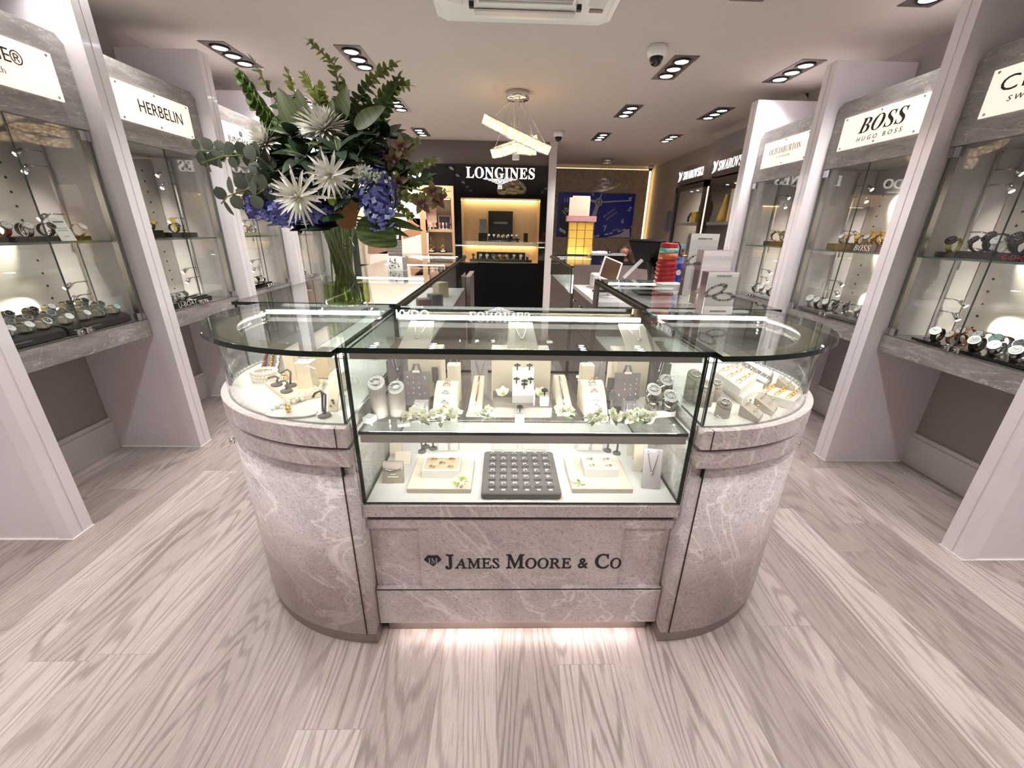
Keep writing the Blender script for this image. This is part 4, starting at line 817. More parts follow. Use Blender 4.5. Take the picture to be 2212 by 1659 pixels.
obj('housing', MB().rbox((.78, 3.30, .925), (.14, .16, .108), bev=.014), WHITE, t); obj('slot', MB().rbox((.78, 3.215, .93), (.11, .006, .014)), BLACK, t)
t = thing('stapler', 'black stapler with grey top lying on the till desk', 'stapler', (.74, 3.05, .87))
obj('base', MB().rbox((.74, 3.05, .878), (.14, .045, .014), .15, bev=.004), BLACK, t); obj('arm', MB().rbox((.74, 3.05, .902), (.135, .035, .024), .15, ry=.08, bev=.008), mat('stapler_grey', (170, 166, 164), .4), t)
tag(obj('paper_sheet', MB().rbox((.82, 2.85, .8712), (.15, .21, .0015), .25), WHITEM), 'loose white paper sheet on the till desk top', 'paper')
# yellow gift box tower
t = thing('gift_box_tower', 'clear stand of small yellow gift boxes topped by a pink band and cream card', 'display stand', (.895, 5.0, ZT))
obj('acrylic_case', MB().box(.745, 4.95, ZT+.001, .752, 5.05, 1.385).box(1.038, 4.95, ZT+.001, 1.045, 5.05, 1.385).box(.745, 4.95, ZT+.001, 1.045, 5.05, ZT+.008), ACRYL, t)
for r in range(4):
    for c_ in range(3): obj('yellow_box', MB().rbox((.80+c_*.095, 5.0, ZT+.055+r*.088), (.09, .085, .084), bev=.004), YEL, t)
bd = obj('pink_band', MB().box(.725, 4.945, 1.388, 1.06, 5.055, 1.448), mat('dusty_pink_card', (206, 150, 150), .6), t)
lettering(SERIF_I('SWAROVSKI'), (.8925, 4.944, 1.418), (1, 0, 0), (0, 0, 1), mat('pale_pink_ink', (232, 190, 190), .6), bd, .21, None, depth=.0006, shear=-.25)
obj('cream_card', MB().rbox((.865, 5.0, 1.545), (.235, .012, .19)), CREAM, t); obj('spare_card', MB().rbox((.885, 5.03, 1.555), (.2, .01, .21)), CREAM, t)
# red collection tin, blue collection box
RED = mat('red_collecting_tin', (176, 30, 40), .4)
p = Vector((.93, 2.37, ZT+.001)); t = thing('red_collection_tin', 'tall red ribbed charity collection tin with teal and orange labels on the short counter', 'collection tin', p)
obj('ribbed_body', MB().lathe([(0, 0)] + [(.050+.011*math.sin(PI*k/3)**2, .004+k*.0078) for k in range(16)] + [(.050, .128), (.046, .215), (.043, .22), (0, .221)], p, 32), RED, t)
obj('teal_label', MB().lathe([(.0495, .168), (.0485, .193)], p, 32), mat('teal_label', (110, 190, 170), .5), t); obj('orange_label', MB().lathe([(.0515, .134), (.0500, .166)], p, 32), mat('orange_label', (214, 110, 66), .5), t)
for k, (zz, w_) in enumerate(((.187, .05), (.181, .045), (.175, .04))): obj('label_lettering', MB().rbox((p.x-.008, p.y-.0495, p.z+zz), (w_, .001, .0028)), WHITEM, t)
obj('cord', MB().tube([p+Vector((.02, 0, .221)), p+Vector((.045, -.01, .225)), p+Vector((.055, -.02, .20)), p+Vector((.057, -.015, .15))], .004, 0, 6), BLACK, t)
p = Vector((1.045, 2.47, ZT+.001)); t = thing('blue_collection_box', 'blue charity collection box with a picture header beside the red tin', 'collection box', p)
obj('box', MB().rbox(p+Vector((0, 0, .055)), (.085, .07, .108), bev=.004), mat('royal_blue_card', (34, 56, 170), .45), t)
obj('picture_header', MB().rbox(p+Vector((0, .02, .16)), (.08, .008, .105)), mat('sky_blue_print', (150, 196, 232), .5), t)
b = MB().ball(p+Vector((.012, .012, .155)), .014, 0, 10, 6, (1, .35, 1)).ball(p+Vector((.012, .010, .180)), .011, 0, 10, 6, (1, .35, 1)); obj('brown_picture', b, mat('brown_print', (150, 84, 44), .6), t)
obj('red_strip', MB().rbox(p+Vector((-.018, .0145, .128)), (.035, .002, .01)), RED, t); obj('white_seal', MB().cyl(p+Vector((-.012, -.0355, .055)), p+Vector((-.012, -.0365, .055)), .016), WHITEM, t)
t = thing('card_reader', 'white card reader with dark screen lying on the short counter', 'card reader', (.96, 2.22, ZT))
M = Matrix.Translation((.93, 2.215, ZT+.012)) @ Matrix.Rotation(.15, 4, 'Z')
obj('body', rb(MB(), (.19, .075, .02), M, bev=.006), WHITE, t); obj('screen', rb(MB(), (.05, .05, .002), M, (.055, 0, .0105), bev=.0005), BLKGLOSS, t)
# catalogues in clear holders
def bracelet_art(b, c, k, m=0):
    for (dx, dz, rx, rz_, tl) in ((-.2, .12, .42, .17, .45), (.12, -.08, .40, .15, .0)):
        n = 22
        for i in range(n):
            a0, a1 = 2*PI*i/n, 2*PI*(i+.72)/n
            q = lambda a, f: (c[0]+k*(dx+rx*f*math.cos(a)*math.cos(tl)-rz_*f*math.sin(a)*math.sin(tl)), c[1]+k*(dz+rx*f*math.cos(a)*math.sin(tl)+rz_*f*math.sin(a)*math.cos(tl)))
            flat(b, [q(a0, 1.0), q(a1, 1.0), q(a1, .64), q(a0, .64)], 0, .0004, m if i % 3 else m+1)
def catalogue(p, w_, h_, d_, label, art, band, dark, yaw=0.0):
    t = thing('catalogue_holder', label, 'catalogue holder', p, yaw)
    obj('clear_holder', MB().box(-w_/2-.006, -d_-.004, .001, w_/2+.006, -d_-.001, h_*.9).box(-w_/2-.006, 0.001, .001, w_/2+.006, .004, h_+.012).box(-w_/2-.009, -d_-.004, .001, -w_/2-.006, .004, h_).box(w_/2+.006, -d_-.004, .001, w_/2+.009, .004, h_), ACRYL, t, local=True)
    for k in range(6):
        y0 = -d_ + d_*k/6
        c_ = obj('catalogue', MB().box(-w_/2, y0+.0006, .004, w_/2, y0+d_/6-.0006, h_ if k else h_-.001), (mat('mauve_cover', (206, 194, 196), .4) if dark else WHITEM) if k == 0 else mat('plum_spine', (120+8*(k % 3), 104, 112), .5), t, local=True)
        if k == 0:
            q = MB(); bracelet_art(q, (0, h_*art), w_); obj('bracelet_picture', MB().join(q, Matrix.Translation((0, y0-.0001, 0))), [mat('silver_print', (150, 146, 146), .4), GOLD if dark else mat('dark_print', (70, 66, 66), .4)], c_, local=True)
            for tx, zz, tw in ((('N', 'OMINATION'), .92, .5),) + ((((('N', 'OMINATION'), .10, .55)),) if band else ()):
                f = text_mb('NOMINATION', w_*tw*(1.6 if dark else 1), None, thin=.0, depth=.0004); yl_ = y0-.0006 if zz > .5 else -d_-.0052
                obj('cover_lettering', MB().join(f, frame_M((0, yl_, h_*(zz if not dark else .82)), (1, 0, 0), (0, 0, 1))), WHITEM if dark else INK, c_, local=True)
    if band: obj('front_band', MB().box(-w_/2, -d_-.0045, .004, w_/2, -d_-.0041, h_*.22), WHITEM, t, local=True)
    return t
catalogue((.898, 1.93, ZT), .125, .275, .04, 'clear holder of white bracelet catalogues, tallest one, at the back of three', .55, False, False, .0)
catalogue((.842, 1.70, ZT), .115, .215, .06, 'clear holder of mauve bracelet catalogues, the middle one of three', .28, False, True, .0)
catalogue((.776, 1.50, ZT), .106, .150, .055, 'clear holder of white bracelet catalogues, shortest one, in front on the counter end', .5, True, False, .02)
# on the long counter: sign card, patterned box, cream blocks
t = thing('brand_sign_card', 'white sign card with black lettering standing on the counter behind the vase', 'sign', (-.80, 2.1, ZT))
obj('card', MB().box(-.86, 2.10, ZT+.001, -.74, 2.106, ZT+.17), WHITEM, t); lettering('ORIS', (-.80, 2.099, ZT+.11), (1, 0, 0), (0, 0, 1), INK, t, .09, None, depth=.0008); lettering('HOLSTEIN 1904', (-.80, 2.099, ZT+.06), (1, 0, 0), (0, 0, 1), INKG, t, .08, None, depth=.0008)
t = thing('patterned_box', 'black and white patterned box standing on the long counter beyond the vase', 'box', (-.70, 2.88, ZT))
obj('box', MB().rbox((-.72, 2.88, ZT+.045), (.11, .07, .085), -.2), WHITEM, t)
b = MB()
for k in range(26): 
    u, v = RND.uniform(-.045, .045), RND.uniform(-.03, .03); b.rbox((-.72+u, 2.845-.2*u*.3-.003, ZT+.045+v), (.006+.008*RND.random(), .002, .003+.004*RND.random()), -.2, 0, 0, RND.uniform(-1, 1))
obj('black_pattern', b, BLACK, t)
for k, (x, y, sx, sy, sz, lb, m_) in enumerate(((-.55, 2.0, .09, .07, .06, 'white cube block inside the long counter, next to its inner glass', WHITE), (-.62, 2.35, .12, .1, .04, 'white low block inside the long counter, second from the vase', WHITE), (-.56, 2.9, .09, .09, .16, 'plum jewellery block inside the long counter', mat('plum_block', (120, 92, 92), .6)), (-.56, 3.4, .1, .1, .12, 'grey jewellery block inside the long counter', GREYD), (-.6, 4.0, .12, .1, .14, 'sand jewellery block near the far end inside the long counter', CREAMD), (.72, 2.05, .08, .1, .12, 'pale curved bangle block inside the short counter', WHITE), (.82, 4.2, .1, .12, .08, 'cream block inside the counter under the yellow tower', CREAM), (.8, 3.8, .1, .1, .1, 'sand block inside the counter under the yellow tower', CREAMD))):
    zb = .7945 if y > 3.6 and x > 0 else .6645
    tag(obj('display_block', MB().rbox((x, y, zb+sz/2), (sx, sy, sz), .2*k, bev=.004), m_), lb, 'display block')
# ================================================================ jewellery in the three glass cases
ORD = ['first', 'second', 'third', 'fourth', 'fifth', 'sixth', 'seventh', 'eighth', 'ninth', 'tenth']
ZD, ZS = .5468, .7763          # lower deck and glass shelf of the middle case
PALEL = mat('pale_lilac_suede', (192, 182, 186), .8); IVORY = mat('ivory_card', (242, 232, 216), .6); PEARL = mat('pearl', (244, 238, 230), .15, coat=.5)
PETALW = mat('cream_orchid_petal', (244, 242, 224), .6); PETALY = mat('lime_orchid_throat', (204, 214, 96), .6); SAGE = mat('sage_leaf', (150, 164, 122), .6)
DIAM = mat('bright_silver_stone', (236, 236, 240), .08, .9)
def wpx(u0, u1, v, z): return (at(u1, v, Z=z)-at(u0, v, Z=z)).length
class Board: pass
def board(name, cat, label, m_, u0, u1, vt, vb, z, lean=.02, th=.008, taper=1.0, foot=True, yaw=0.0):
    """an upright or leaning display board whose foot and head the photo shows between u0..u1 and vt..vb"""
    p = at((u0+u1)/2, vb, Z=z); w_ = wpx(u0, u1, vb, z); top = at((u0+u1)/2, vt, Y=p.y+lean); h = math.hypot(top.z-z, lean)
    t = thing(name, label, cat, p)
    a = math.atan2(lean, top.z-z); M = Matrix.Translation(p+Vector((0, 0, .0008))) @ Matrix.Rotation(yaw, 4, 'Z') @ Matrix.Rotation(-a, 4, 'X')
    b = MB(); wt = w_*taper/2; wb = w_/2
    n = b.add([M @ Vector(q) for q in ((-wb, 0, 0), (wb, 0, 0), (wb, th, 0), (-wb, th, 0), (-wt, 0, h), (wt, 0, h), (wt, th, h), (-wt, th, h))])
    for q in ((0, 3, 2, 1), (4, 5, 6, 7), (0, 1, 5, 4), (1, 2, 6, 5), (2, 3, 7, 6), (3, 0, 4, 7)): b.face([n+i for i in q])
    obj('board', b, m_, t)
    if foot:
        f = MB(); tp = M @ Vector((0, th, h*.6)); 
        f.tube([tp, Vector((tp.x, p.y+lean+max(.05, h*.45), z+.004))], .004, 0, 6); obj('easel_leg', f, m_, t)
    r = Board(); r.t, r.p, r.w, r.h, r.M = t, p, w_, h, M; return r
def necklace(B_, label, w_=.6, z0=1.0, z1=.45, m_=SILVER, pend=.006, cat='necklace'):
    t = thing('necklace', label, cat, B_.M @ Vector((0, -.003, B_.h*z1)))
    pts = [B_.M @ Vector((B_.w*w_/2*(1-2*k/14), -.003, B_.h*(z1+(z0-z1)*abs(1-2*k/14)**1.4))) for k in range(15)]
    obj('chain', MB().tube(pts, .0011, 0, 5), m_, t)
    obj('pendant', MB().ball(B_.M @ Vector((0, -.005, B_.h*z1-pend)), pend, 0, 10, 6, (1, .5, 1.2)), DIAM, t)
def block(name, cat, label, m_, u0, u1, vt, vb, z, d=.05, yaw=0.0, bev=.003, part=None):
    p = at((u0+u1)/2, vb, Z=z); w_ = wpx(u0, u1, vb, z); top = at((u0+u1)/2, vt, Y=p.y); h = max(top.z-z, .008)
    o = tag(obj(name, MB().rbox((p.x, p.y+d/2, z+.0006+h/2), (w_, d, h), yaw, bev=bev), m_, loc=None), label, cat)
    return o, Vector((p.x, p.y+d/2, z+h+.0006)), w_, h
def cylinder_stand(label, m_, u, vt, vb, wp, z, tilt=.45, bl='silver bracelet', top=None, r=None):
    p = at(u, vb, Z=z); r = r or wpx(u-wp/2, u+wp/2, vb, z)/2; p.y += r*.9; h = at(u, vt, Y=p.y).z-z
    t = thing('bracelet_stand', label, 'bracelet stand', p); n = 28; b = MB()
    zt = lambda a: h + math.sin(a)*r*math.tan(tilt)
    k = b.add([(p.x+r*math.cos(2*PI*i/n), p.y+r*math.sin(2*PI*i/n), z+.0008) for i in range(n)]+[(p.x+r*math.cos(2*PI*i/n), p.y+r*math.sin(2*PI*i/n), z+zt(2*PI*i/n)) for i in range(n)])
    for i in range(n): b.face([k+i, k+(i+1) % n, k+n+(i+1) % n, k+n+i], 0, True)
    b.face([k+n-1-i for i in range(n)]); b.face([k+n+i for i in range(n)]); obj('suede_body', b, m_, t)
    M = Matrix.Translation((p.x, p.y, z+h+.0012)) @ Matrix.Rotation(tilt, 4, 'X')
    obj('top_pad', MB().lathe([(0, .0), (r*.98, .0), (r*.98, .0025), (0, .003)], (0, 0, 0), n, 0).__class__().join(MB().lathe([(0, 0), (r*.98, 0), (r*.98, .0025), (0, .003)], (0, 0, 0), n), M @ Matrix.Diagonal((1, 1/math.cos(tilt), 1, 1))), WHITEM if top is None else top, t)
    br = MB(); K = 26
    br.tube([M @ Vector((r*.62*math.cos(2*PI*i/K), r*.5*math.sin(2*PI*i/K), .006+.002*math.sin(4*PI*i/K))) for i in range(K)], .0022, 0, 6, closed=True)
    for i in range(0, K, 3): br.ball(M @ Vector((r*.62*math.cos(2*PI*i/K), r*.5*math.sin(2*PI*i/K), .008)), .0034, 0, 6, 4)
    tag(obj('bracelet', br, SILVER), bl, 'bracelet')
def ring_mb(r=.0085, w_=.0022, stone=True):
    b = MB().tube([(r*math.cos(2*PI*i/18), 0, r*math.sin(2*PI*i/18)) for i in range(18)], w_*.5, 0, 6, closed=True)
    if stone: b.ball((0, 0, r+.002), .0032, 0, 8, 5)
    return b
RINGP = {}
def ring(loc, label, group, k=1.0, m_=SILVER, rot=(0, 0, 0)):
    key = m_.name
    if key not in RINGP: RINGP[key] = obj('ring', ring_mb(), m_); o = RINGP[key]
    else: o = RINGP[key].copy(); COL.objects.link(o)
    o.location = loc; o.rotation_euler = rot; o.scale = (k,)*3; tag(o, label, 'ring', group); return o
SIDE = {'l': 'on the vase side', 'r': 'on the catalogue side'}

# ---- glass shelf
cylinder_stand('taller grey suede cylinder stand with tilted white top, beside the vase-side glass', GREYS, 816, 828, 905, 36, ZS, .5, 'silver bracelet on the taller grey suede cylinder')
cylinder_stand('shorter grey suede cylinder stand with tilted white top, next to the lilac earring board', GREYS, 857, 838, 901, 34, ZS, .5, 'silver bracelet on the shorter grey suede cylinder')
pb = block('riser_block', 'display block', 'low pink-white riser under the three mirrored bracelet posts', WHITEM, 1396, 1456, 888, 903, ZS, .11, .15)
for k, (u, vt, vb, lb) in enumerate(((1411, 842, 888, 'mirrored post with tilted white top, front one next to the lilac earring board'), (1449, 856, 890, 'mirrored post with tilted white top, front one next to the counter end glass'), (1438, 822, 868, 'mirrored post with tilted white top, the rear one of three'))):
    cylinder_stand(lb, mat('mirror_post', (205, 200, 196), .06, 1.0), u, vt, vb, 34, pb[1].z, .5, ['silver bracelet on the front mirrored post by the earring board', 'silver bracelet on the front mirrored post by the end glass', 'silver bracelet on the rear mirrored post'][k], r=.021)
for q, (u0, u1, vt, vb) in (('l', (874, 928, 803, 876)), ('r', (1325, 1379, 806, 878))):
    B_ = board('earring_board', 'earring board', f'lilac-grey earring board with rows of tiny earrings, {SIDE[q]}', LILAC, u0, u1, vt, vb, ZS, .02, .006)
    obj('price_tag', MB().join(MB().rbox((0, -.0015, B_.h+.0), (.022, .002, .007)), B_.M), WHITEM, B_.t)
    b = MB(); b.join(MB().tube([(-.012, .003, B_.h), (-.006, .003, B_.h+.022), (.006, .003, B_.h+.022), (.012, .003, B_.h)], .004, 0, 6), B_.M); obj('hanger_loop', b, LILAC, B_.t)
    for r in range(5):
        for c_ in range(4):
            e = MB().ball((0, 0, 0), .0026, 0, 7, 4)
            if (r+c_) % 2: e.tube([(0, 0, -.002), (.002, 0, -.006), (.0045, 0, -.003)], .0011, 0, 5)
            o = obj('earring', MB().join(e, B_.M @ Matrix.Translation(((c_-1.5)*B_.w*.22, -.003, B_.h*(.84-.155*r)))), [DIAM, SILVER, ROSE][(r+2*c_) % 3])
            tag(o, f'tiny earring on the lilac board {SIDE[q]}, {ORD[r]} row down, {ORD[c_]} along', 'earring', f'earrings on the lilac board {SIDE[q]}')
for q, (u0, u1, vt, vb) in (('l', (896, 925, 868, 901)), ('r', (1345, 1374, 870, 902))):
    B_ = board('drop_earring_card', 'earring card', f'small lilac folded card with one drop earring pair, {SIDE[q]}', PALEL if q == 'l' else LILAC, u0, u1, vt, vb, ZS, .006, .02, foot=False)
    for s_ in (-1, 1):
        tag(obj('drop_earring', MB().join(MB().tube([(s_*B_.w*.25, -.002, B_.h*.92), (s_*B_.w*.25, -.003, B_.h*.6)], .0009, 0, 5).ball((s_*B_.w*.25, -.004, B_.h*.55), .004, 0, 8, 5), B_.M), DIAM), f'drop earring on the small lilac card {SIDE[q]}, {"outer" if (s_ < 0) == (q == "l") else "inner"} one', 'earring')
for q, (ub0, ub1, ut, vt, vb) in (('l', (934, 984, 969, 826, 904)), ('r', (1262, 1312, 1275, 824, 900))):
    p = at((ub0+ub1)/2, vb, Z=ZS); w_ = wpx(ub0, ub1, vb, ZS); dp = .085; tp = at(ut, vt, Y=p.y+dp); h = tp.z-ZS; dx = tp.x-p.x
    t = thing('ring_ramp', f'cream curved ramp holding a column of five rings, {SIDE[q]}', 'ring stand', p); b = MB(); n = 9; pr = []
    for i in range(n+1):
        f = i/n; pr.append((p.x+dx*f, p.y+dp*f, ZS+.006+h*(math.sin(f*PI/2)**.9)))
    base = b.add([(x+s_*w_/2, y, z) for (x, y, z) in pr for s_ in (-1, 1)]+[(x+s_*w_/2, y+.004, ZS+.0008) for (x, y, z) in pr for s_ in (-1, 1)]); m = 2*(n+1)
    for i in range(n):
        b.face([base+2*i, base+2*i+1, base+2*i+3, base+2*i+2], 0, True); b.face([base+2*i, base+2*i+2, base+m+2*i+2, base+m+2*i], 1); b.face([base+2*i+1, base+m+2*i+1, base+m+2*i+3, base+2*i+3], 1)
    b.face([base, base+m, base+m+1, base+1], 1); b.face([base+2*n, base+2*n+1, base+m+2*n+1, base+m+2*n], 1); obj('ramp', b, [WHITEM, CREAM], t)
    for k in range(5):
        f = .16+.17*k; i = int(f*n); x, y, z = pr[i]; x2, y2, z2 = pr[min(i+1, n)]; a = math.atan2(z2-z, y2-y)
        ring((x, y+.002, z+.003), f'ring on the cream ramp {SIDE[q]}, {ORD[k]} from the bottom', f'rings on the cream ramp {SIDE[q]}', 1.15, [GOLD, SILVER, SILVER, ROSE, SILVER][(k+(q == "r")) % 5], (a*.5, 0, 0))
for q, (ub0, ub1, ut, vt, vb) in (('l', (1008, 1040, 1036, 812, 899)), ('r', (1204, 1240, 1208, 810, 898))):
    p = at((ub0+ub1)/2, vb, Z=ZS); w_ = wpx(ub0, ub1, vb, ZS); dp = .06; tp = at(ut, vt, Y=p.y+dp); h = tp.z-ZS; dx = tp.x-p.x
    t = thing('bracelet_ramp', f'tall cream sloping bracelet ramp with a rounded top, {SIDE[q]}', 'bracelet stand', p); b = MB(); pr = [(0, .004), (.15, .15), (.5, .5), (.85, .88), (1.0, 1.0), (1.15, .97), (1.28, .8), (1.3, .55)]
    k = b.add([(p.x+dx*min(f, 1)+s_*w_*(.5-.16*min(f, 1)), p.y+dp*f, ZS+.0008+h*g_) for f, g_ in pr for s_ in (-1, 1)])
    for i in range(len(pr)-1): b.face([k+2*i, k+2*i+1, k+2*i+3, k+2*i+2], 0, True)
    b.face([k+2*i for i in range(len(pr))]); b.face([k+2*i+1 for i in reversed(range(len(pr)))]); obj('ramp', b, CREAM, t)
    obj('foot', MB().rbox((p.x, p.y+.004, ZS+.004), (w_*1.05, .02, .006)), CREAM, t)
    tag(obj('tennis_bracelet', MB().tube([(p.x+dx*f, p.y+dp*f-.003, ZS+.004+h*f) for f in (.25, .5, .8, .97)], .0022, 0, 6), ROSE if q == 'l' else SILVER), f'thin {"rose gold" if q == "l" else "silver"} bracelet laid down the cream sloping ramp {SIDE[q]}', 'bracelet')
for q, (u0, u1, vt, vb) in (('l', (968, 996, 790, 868)), ('r', (1250, 1278, 790, 868))):
    o, c, w_, h = block('ring_pillar', 'ring stand', f'tall cream pillar stand with a ring on top, {SIDE[q]}', CREAM, u0, u1, vt, vb, ZS, .035, .05)
    ring(c+Vector((0, 0, .0085)), f'silver ring on top of the tall cream pillar {SIDE[q]}', None, 1.2, SILVER)
ZB = {}
for k, (u0, u1, vt, vb, lb) in enumerate(((886, 955, 764, 858, 'large cream box riser at the rear of the shelf, vase side'), (1062, 1186, 766, 866, 'widest cream box riser at the middle rear of the shelf'), (1324, 1392, 768, 862, 'large cream box riser at the rear of the shelf, catalogue side'))):
    o, c, w_, h = block('riser_box', 'display block', lb, CREAM, u0, u1, vt, vb, ZS, .11); ZB[k] = c
for k, (u0, u1, vt, vb, lb, m_) in enumerate(((842, 882, 763, 862, 'lilac necklace board by the grey suede cylinders', LILAC), (1019, 1052, 764, 850, 'lilac necklace board between the cream pillar and the wide cream box', PALEL), (1270, 1304, 766, 852, 'lilac necklace board beside the tall cream pillar on the catalogue side', PALEL), (1402, 1434, 768, 862, 'lilac necklace board behind the mirrored bracelet posts', LILAC))):
    B_ = board('necklace_board', 'necklace board', lb, m_, u0, u1, vt, vb, ZS, .03, .006, 1.15)
    necklace(B_, 'silver pendant necklace on '+lb.replace('lilac necklace board', 'lilac board'), .7, .98, .45); 
    if k in (0, 3): necklace(B_, 'short silver necklace with a drop on '+lb.replace('lilac necklace board', 'lilac board'), .4, 1.0, .68, SILVER, .004)
# boards seen through the top glass, standing on the cream boxes
for k, (u0, u1, vt, lb) in enumerate(((886, 940, 690, 'on the cream box riser on the vase side'), (1097, 1152, 690, 'on the widest cream box riser'), (1334, 1392, 688, 'on the cream box riser on the catalogue side'))):
    c = ZB[k]; t_ = at((u0+u1)/2, vt, Y=1.44); z = c.z; w_ = (at(u1, vt, Y=1.44)-at(u0, vt, Y=1.44)).length*.92; h = min(t_.z, .985)-z
    p = Vector((t_.x, c.y-.045, z)); t = thing('necklace_board', f'ivory sloping necklace board {lb}', 'necklace board', p)
    le = 1.435-p.y; hh = math.hypot(h, le); M = Matrix.Translation(p+Vector((0, 0, .001))) @ Matrix.Rotation(-math.atan2(le, h), 4, 'X'); b = MB()
    n = b.add([M @ Vector(q) for q in ((-w_*.62, 0, 0), (w_*.62, 0, 0), (w_*.62, .007, 0), (-w_*.62, .007, 0), (-w_*.5, 0, hh), (w_*.5, 0, hh), (w_*.5, .007, hh), (-w_*.5, .007, hh))])
    for q in ((0, 3, 2, 1), (4, 5, 6, 7), (0, 1, 5, 4), (1, 2, 6, 5), (2, 3, 7, 6), (3, 0, 4, 7)): b.face([n+i for i in q])
    obj('board', b, IVORY, t); obj('easel_leg', MB().tube([M @ Vector((0, .007, hh*.55)), (p.x, 1.47, z+.004) if False else (p.x, p.y+le*.9, z+.006)], .004, 0, 6), IVORY, t)
    r = Board(); r.M, r.w, r.h = M, w_, hh; necklace(r, f'necklace with {["a figure pendant", "a thin long chain", "a round stone pendant"][k]} on an ivory board, {["vase side", "middle", "catalogue side"][k]}', .6, .97, .42, SILVER, .006)
for u, v, lb in ((863, 742, 'vase side'), (1424, 746, 'catalogue side')):
    p = at(u, v, Y=1.36); p.z = ZS+.09
    tag(obj('jewellery_bust', MB().lathe([(.045, 0), (.05, .01), (.035, .045), (.018, .06), (.016, .075), (0, .077)], p, 18, 0, Matrix.Diagonal((1, .55, 1))).rbox(p-Vector((0, 0, .0448)), (.09, .05, .0885)), GREYS), f'small grey jewellery bust near the rear glass, {lb}', 'bust')
for k, (u, vt, vb, lb) in enumerate(((943, 795, 862, 'between the cream box and the ring ramp on the vase side'), (1314, 818, 872, 'rear one between ring ramp and earring board on the catalogue side'), (1318, 850, 890, 'front one between ring ramp and earring board on the catalogue side'))):
    p = at(u, vb, Z=ZS); h = at(u, vt, Y=p.y).z-ZS
    t = thing('earring_tree', f'slate grey earring stand {lb}', 'earring stand', p)
    obj('base', MB().lathe([(0, .0008), (.018, .0008), (.018, .006), (.006, .009)], p, 18), GREYD, t); obj('stem', MB().rbox(p+Vector((0, 0, .008+h*.25)), (.008, .008, h*.5)).rbox(p+Vector((0, 0, .008+h*.72)), (.02, .008, h*.45), bev=.002), GREYD, t)
o, c, w_, h = block('stepped_riser', 'display block', 'wide slate grey riser under the white ring ladder', GREYS, 1064, 1192, 880, 903, ZS, .075)
o2, c2, w2, h2 = block('stepped_riser', 'display block', 'narrow slate grey step behind the white ring ladder riser', GREYS, 1064, 1176, 862, 884, ZS, .05, 0)
o2.location.y += .055
CLIPM = mat('gunmetal_ring_clip', (62, 58, 56), .3, .6)
def clip(p, label, group):
    t = thing('ring_clip', label, 'ring', p, group=group)
    obj('stem', MB().cyl(p, p+Vector((0, -.004, .012)), .0016, n=8), CLIPM, t); obj('ring', MB().join(ring_mb(.0085, .003), Matrix.Translation(p+Vector((0, -.005, .017))) @ Matrix.Rotation(1.0, 4, 'X')), CLIPM, t)
p = at(1129, 868, Z=c.z); wl = .04; pt = at(1129, 792, Y=p.y+.03)
B_ = Board(); le = .03; hh = math.hypot(pt.z-c.z, le); B_.M = Matrix.Translation((p.x, c.y-.01, c.z+.001)) @ Matrix.Rotation(-math.atan2(le, pt.z-c.z), 4, 'X')
t = thing('ring_ladder', 'white leaning ring ladder with dark ring clips in the middle of the shelf', 'ring stand', (p.x, c.y-.01, c.z))
obj('board', MB().join(MB().box(-.032, 0, 0, .032, .008, hh), B_.M), WHITEM, t); obj('prop', MB().box(p.x+.03, c.y-.03, c.z+.001, p.x+.034, c.y-.024, c.z+.05), WHITEM, t)
for k, (dx, dz) in enumerate(((-.018, .93), (.018, .93), (-.02, .55), (.004, .50), (.022, .55), (.003, .40))):
    clip(B_.M @ Vector((dx, -.001, hh*dz)), f'dark ring clip on the white ladder, {["top row outer", "top row inner", "middle row outer", "middle row centre", "middle row inner", "lowest"][k]} one', 'dark ring clips on the white ladder')
for k, (u0, u1, vt, vb, lb) in enumerate(((1110, 1134, 884, 908, 'in front of the ring ladder'), (1163, 1184, 878, 897, 'below the orchid on the catalogue side'))):
    p = at((u0+u1)/2, vb, Z=ZS); w_ = .026
    pz = c.z if k else ZS; 
    if k: p = Vector((p.x, c.y-.02, pz))
    else: p = Vector((p.x, c.y-.062, pz))
    tag(obj('ring_cube', MB().rbox(p+Vector((0, 0, .0155)), (w_, w_, .03), bev=.002), WHITEM), f'small white ring cube {lb}', 'ring stand')
    for q in range(2): clip(p+Vector((0, -.006+.012*q, .031+.001)), f'dark ring clip on the white cube {lb}, {["front", "rear"][q]} one', 'dark ring clips on white cubes')
def orchid_mb(k=1.0, petals=5):
    b = MB()
    for i in range(petals):
        a = 2*PI*i/petals+.3; b.leaf((0, 0, 0), (math.cos(a), .25, math.sin(a)), (0, -1, .1), .023*k, .022*k, 0, .15, .25, 4)
    for i in range(3):
        a = 2*PI*i/3; b.leaf((0, -.001, 0), (.6*math.cos(a), -.6, .6*math.sin(a)), (0, 0, 1), .009*k, .008*k, 1, .2, .2, 3)
    return b
def spiky_mb(k=1.0, n=26):
    b = MB()
    for i in range(n):
        a = i*2.4; e = .25+.9*(i/n); b.leaf((0, 0, 0), (math.cos(a)*math.cos(e), -math.sin(e), math.sin(a)*math.cos(e)), (0, -1, .2), .022*k, .007*k, 0 if i % 4 else 1, .2, .2, 3)
    return b
def bloom(p, label, mb, rz=0.0, rx=0.0):
    o = obj('silk_orchid', mb, [PETALW, PETALY], local=True); o.location = p; o.rotation_euler = (rx, 0, rz); tag(o, label, 'artificial flower')
bloom(at(1086, 848, Y=c.y-.01), 'cream silk orchid bloom beside the white ring ladder, vase side', orchid_mb(.95), .2, .3)
bloom(at(1168, 850, Y=c.y-.01), 'cream silk orchid bloom beside the white ring ladder, catalogue side', orchid_mb(.95, 6), -.3, .3)
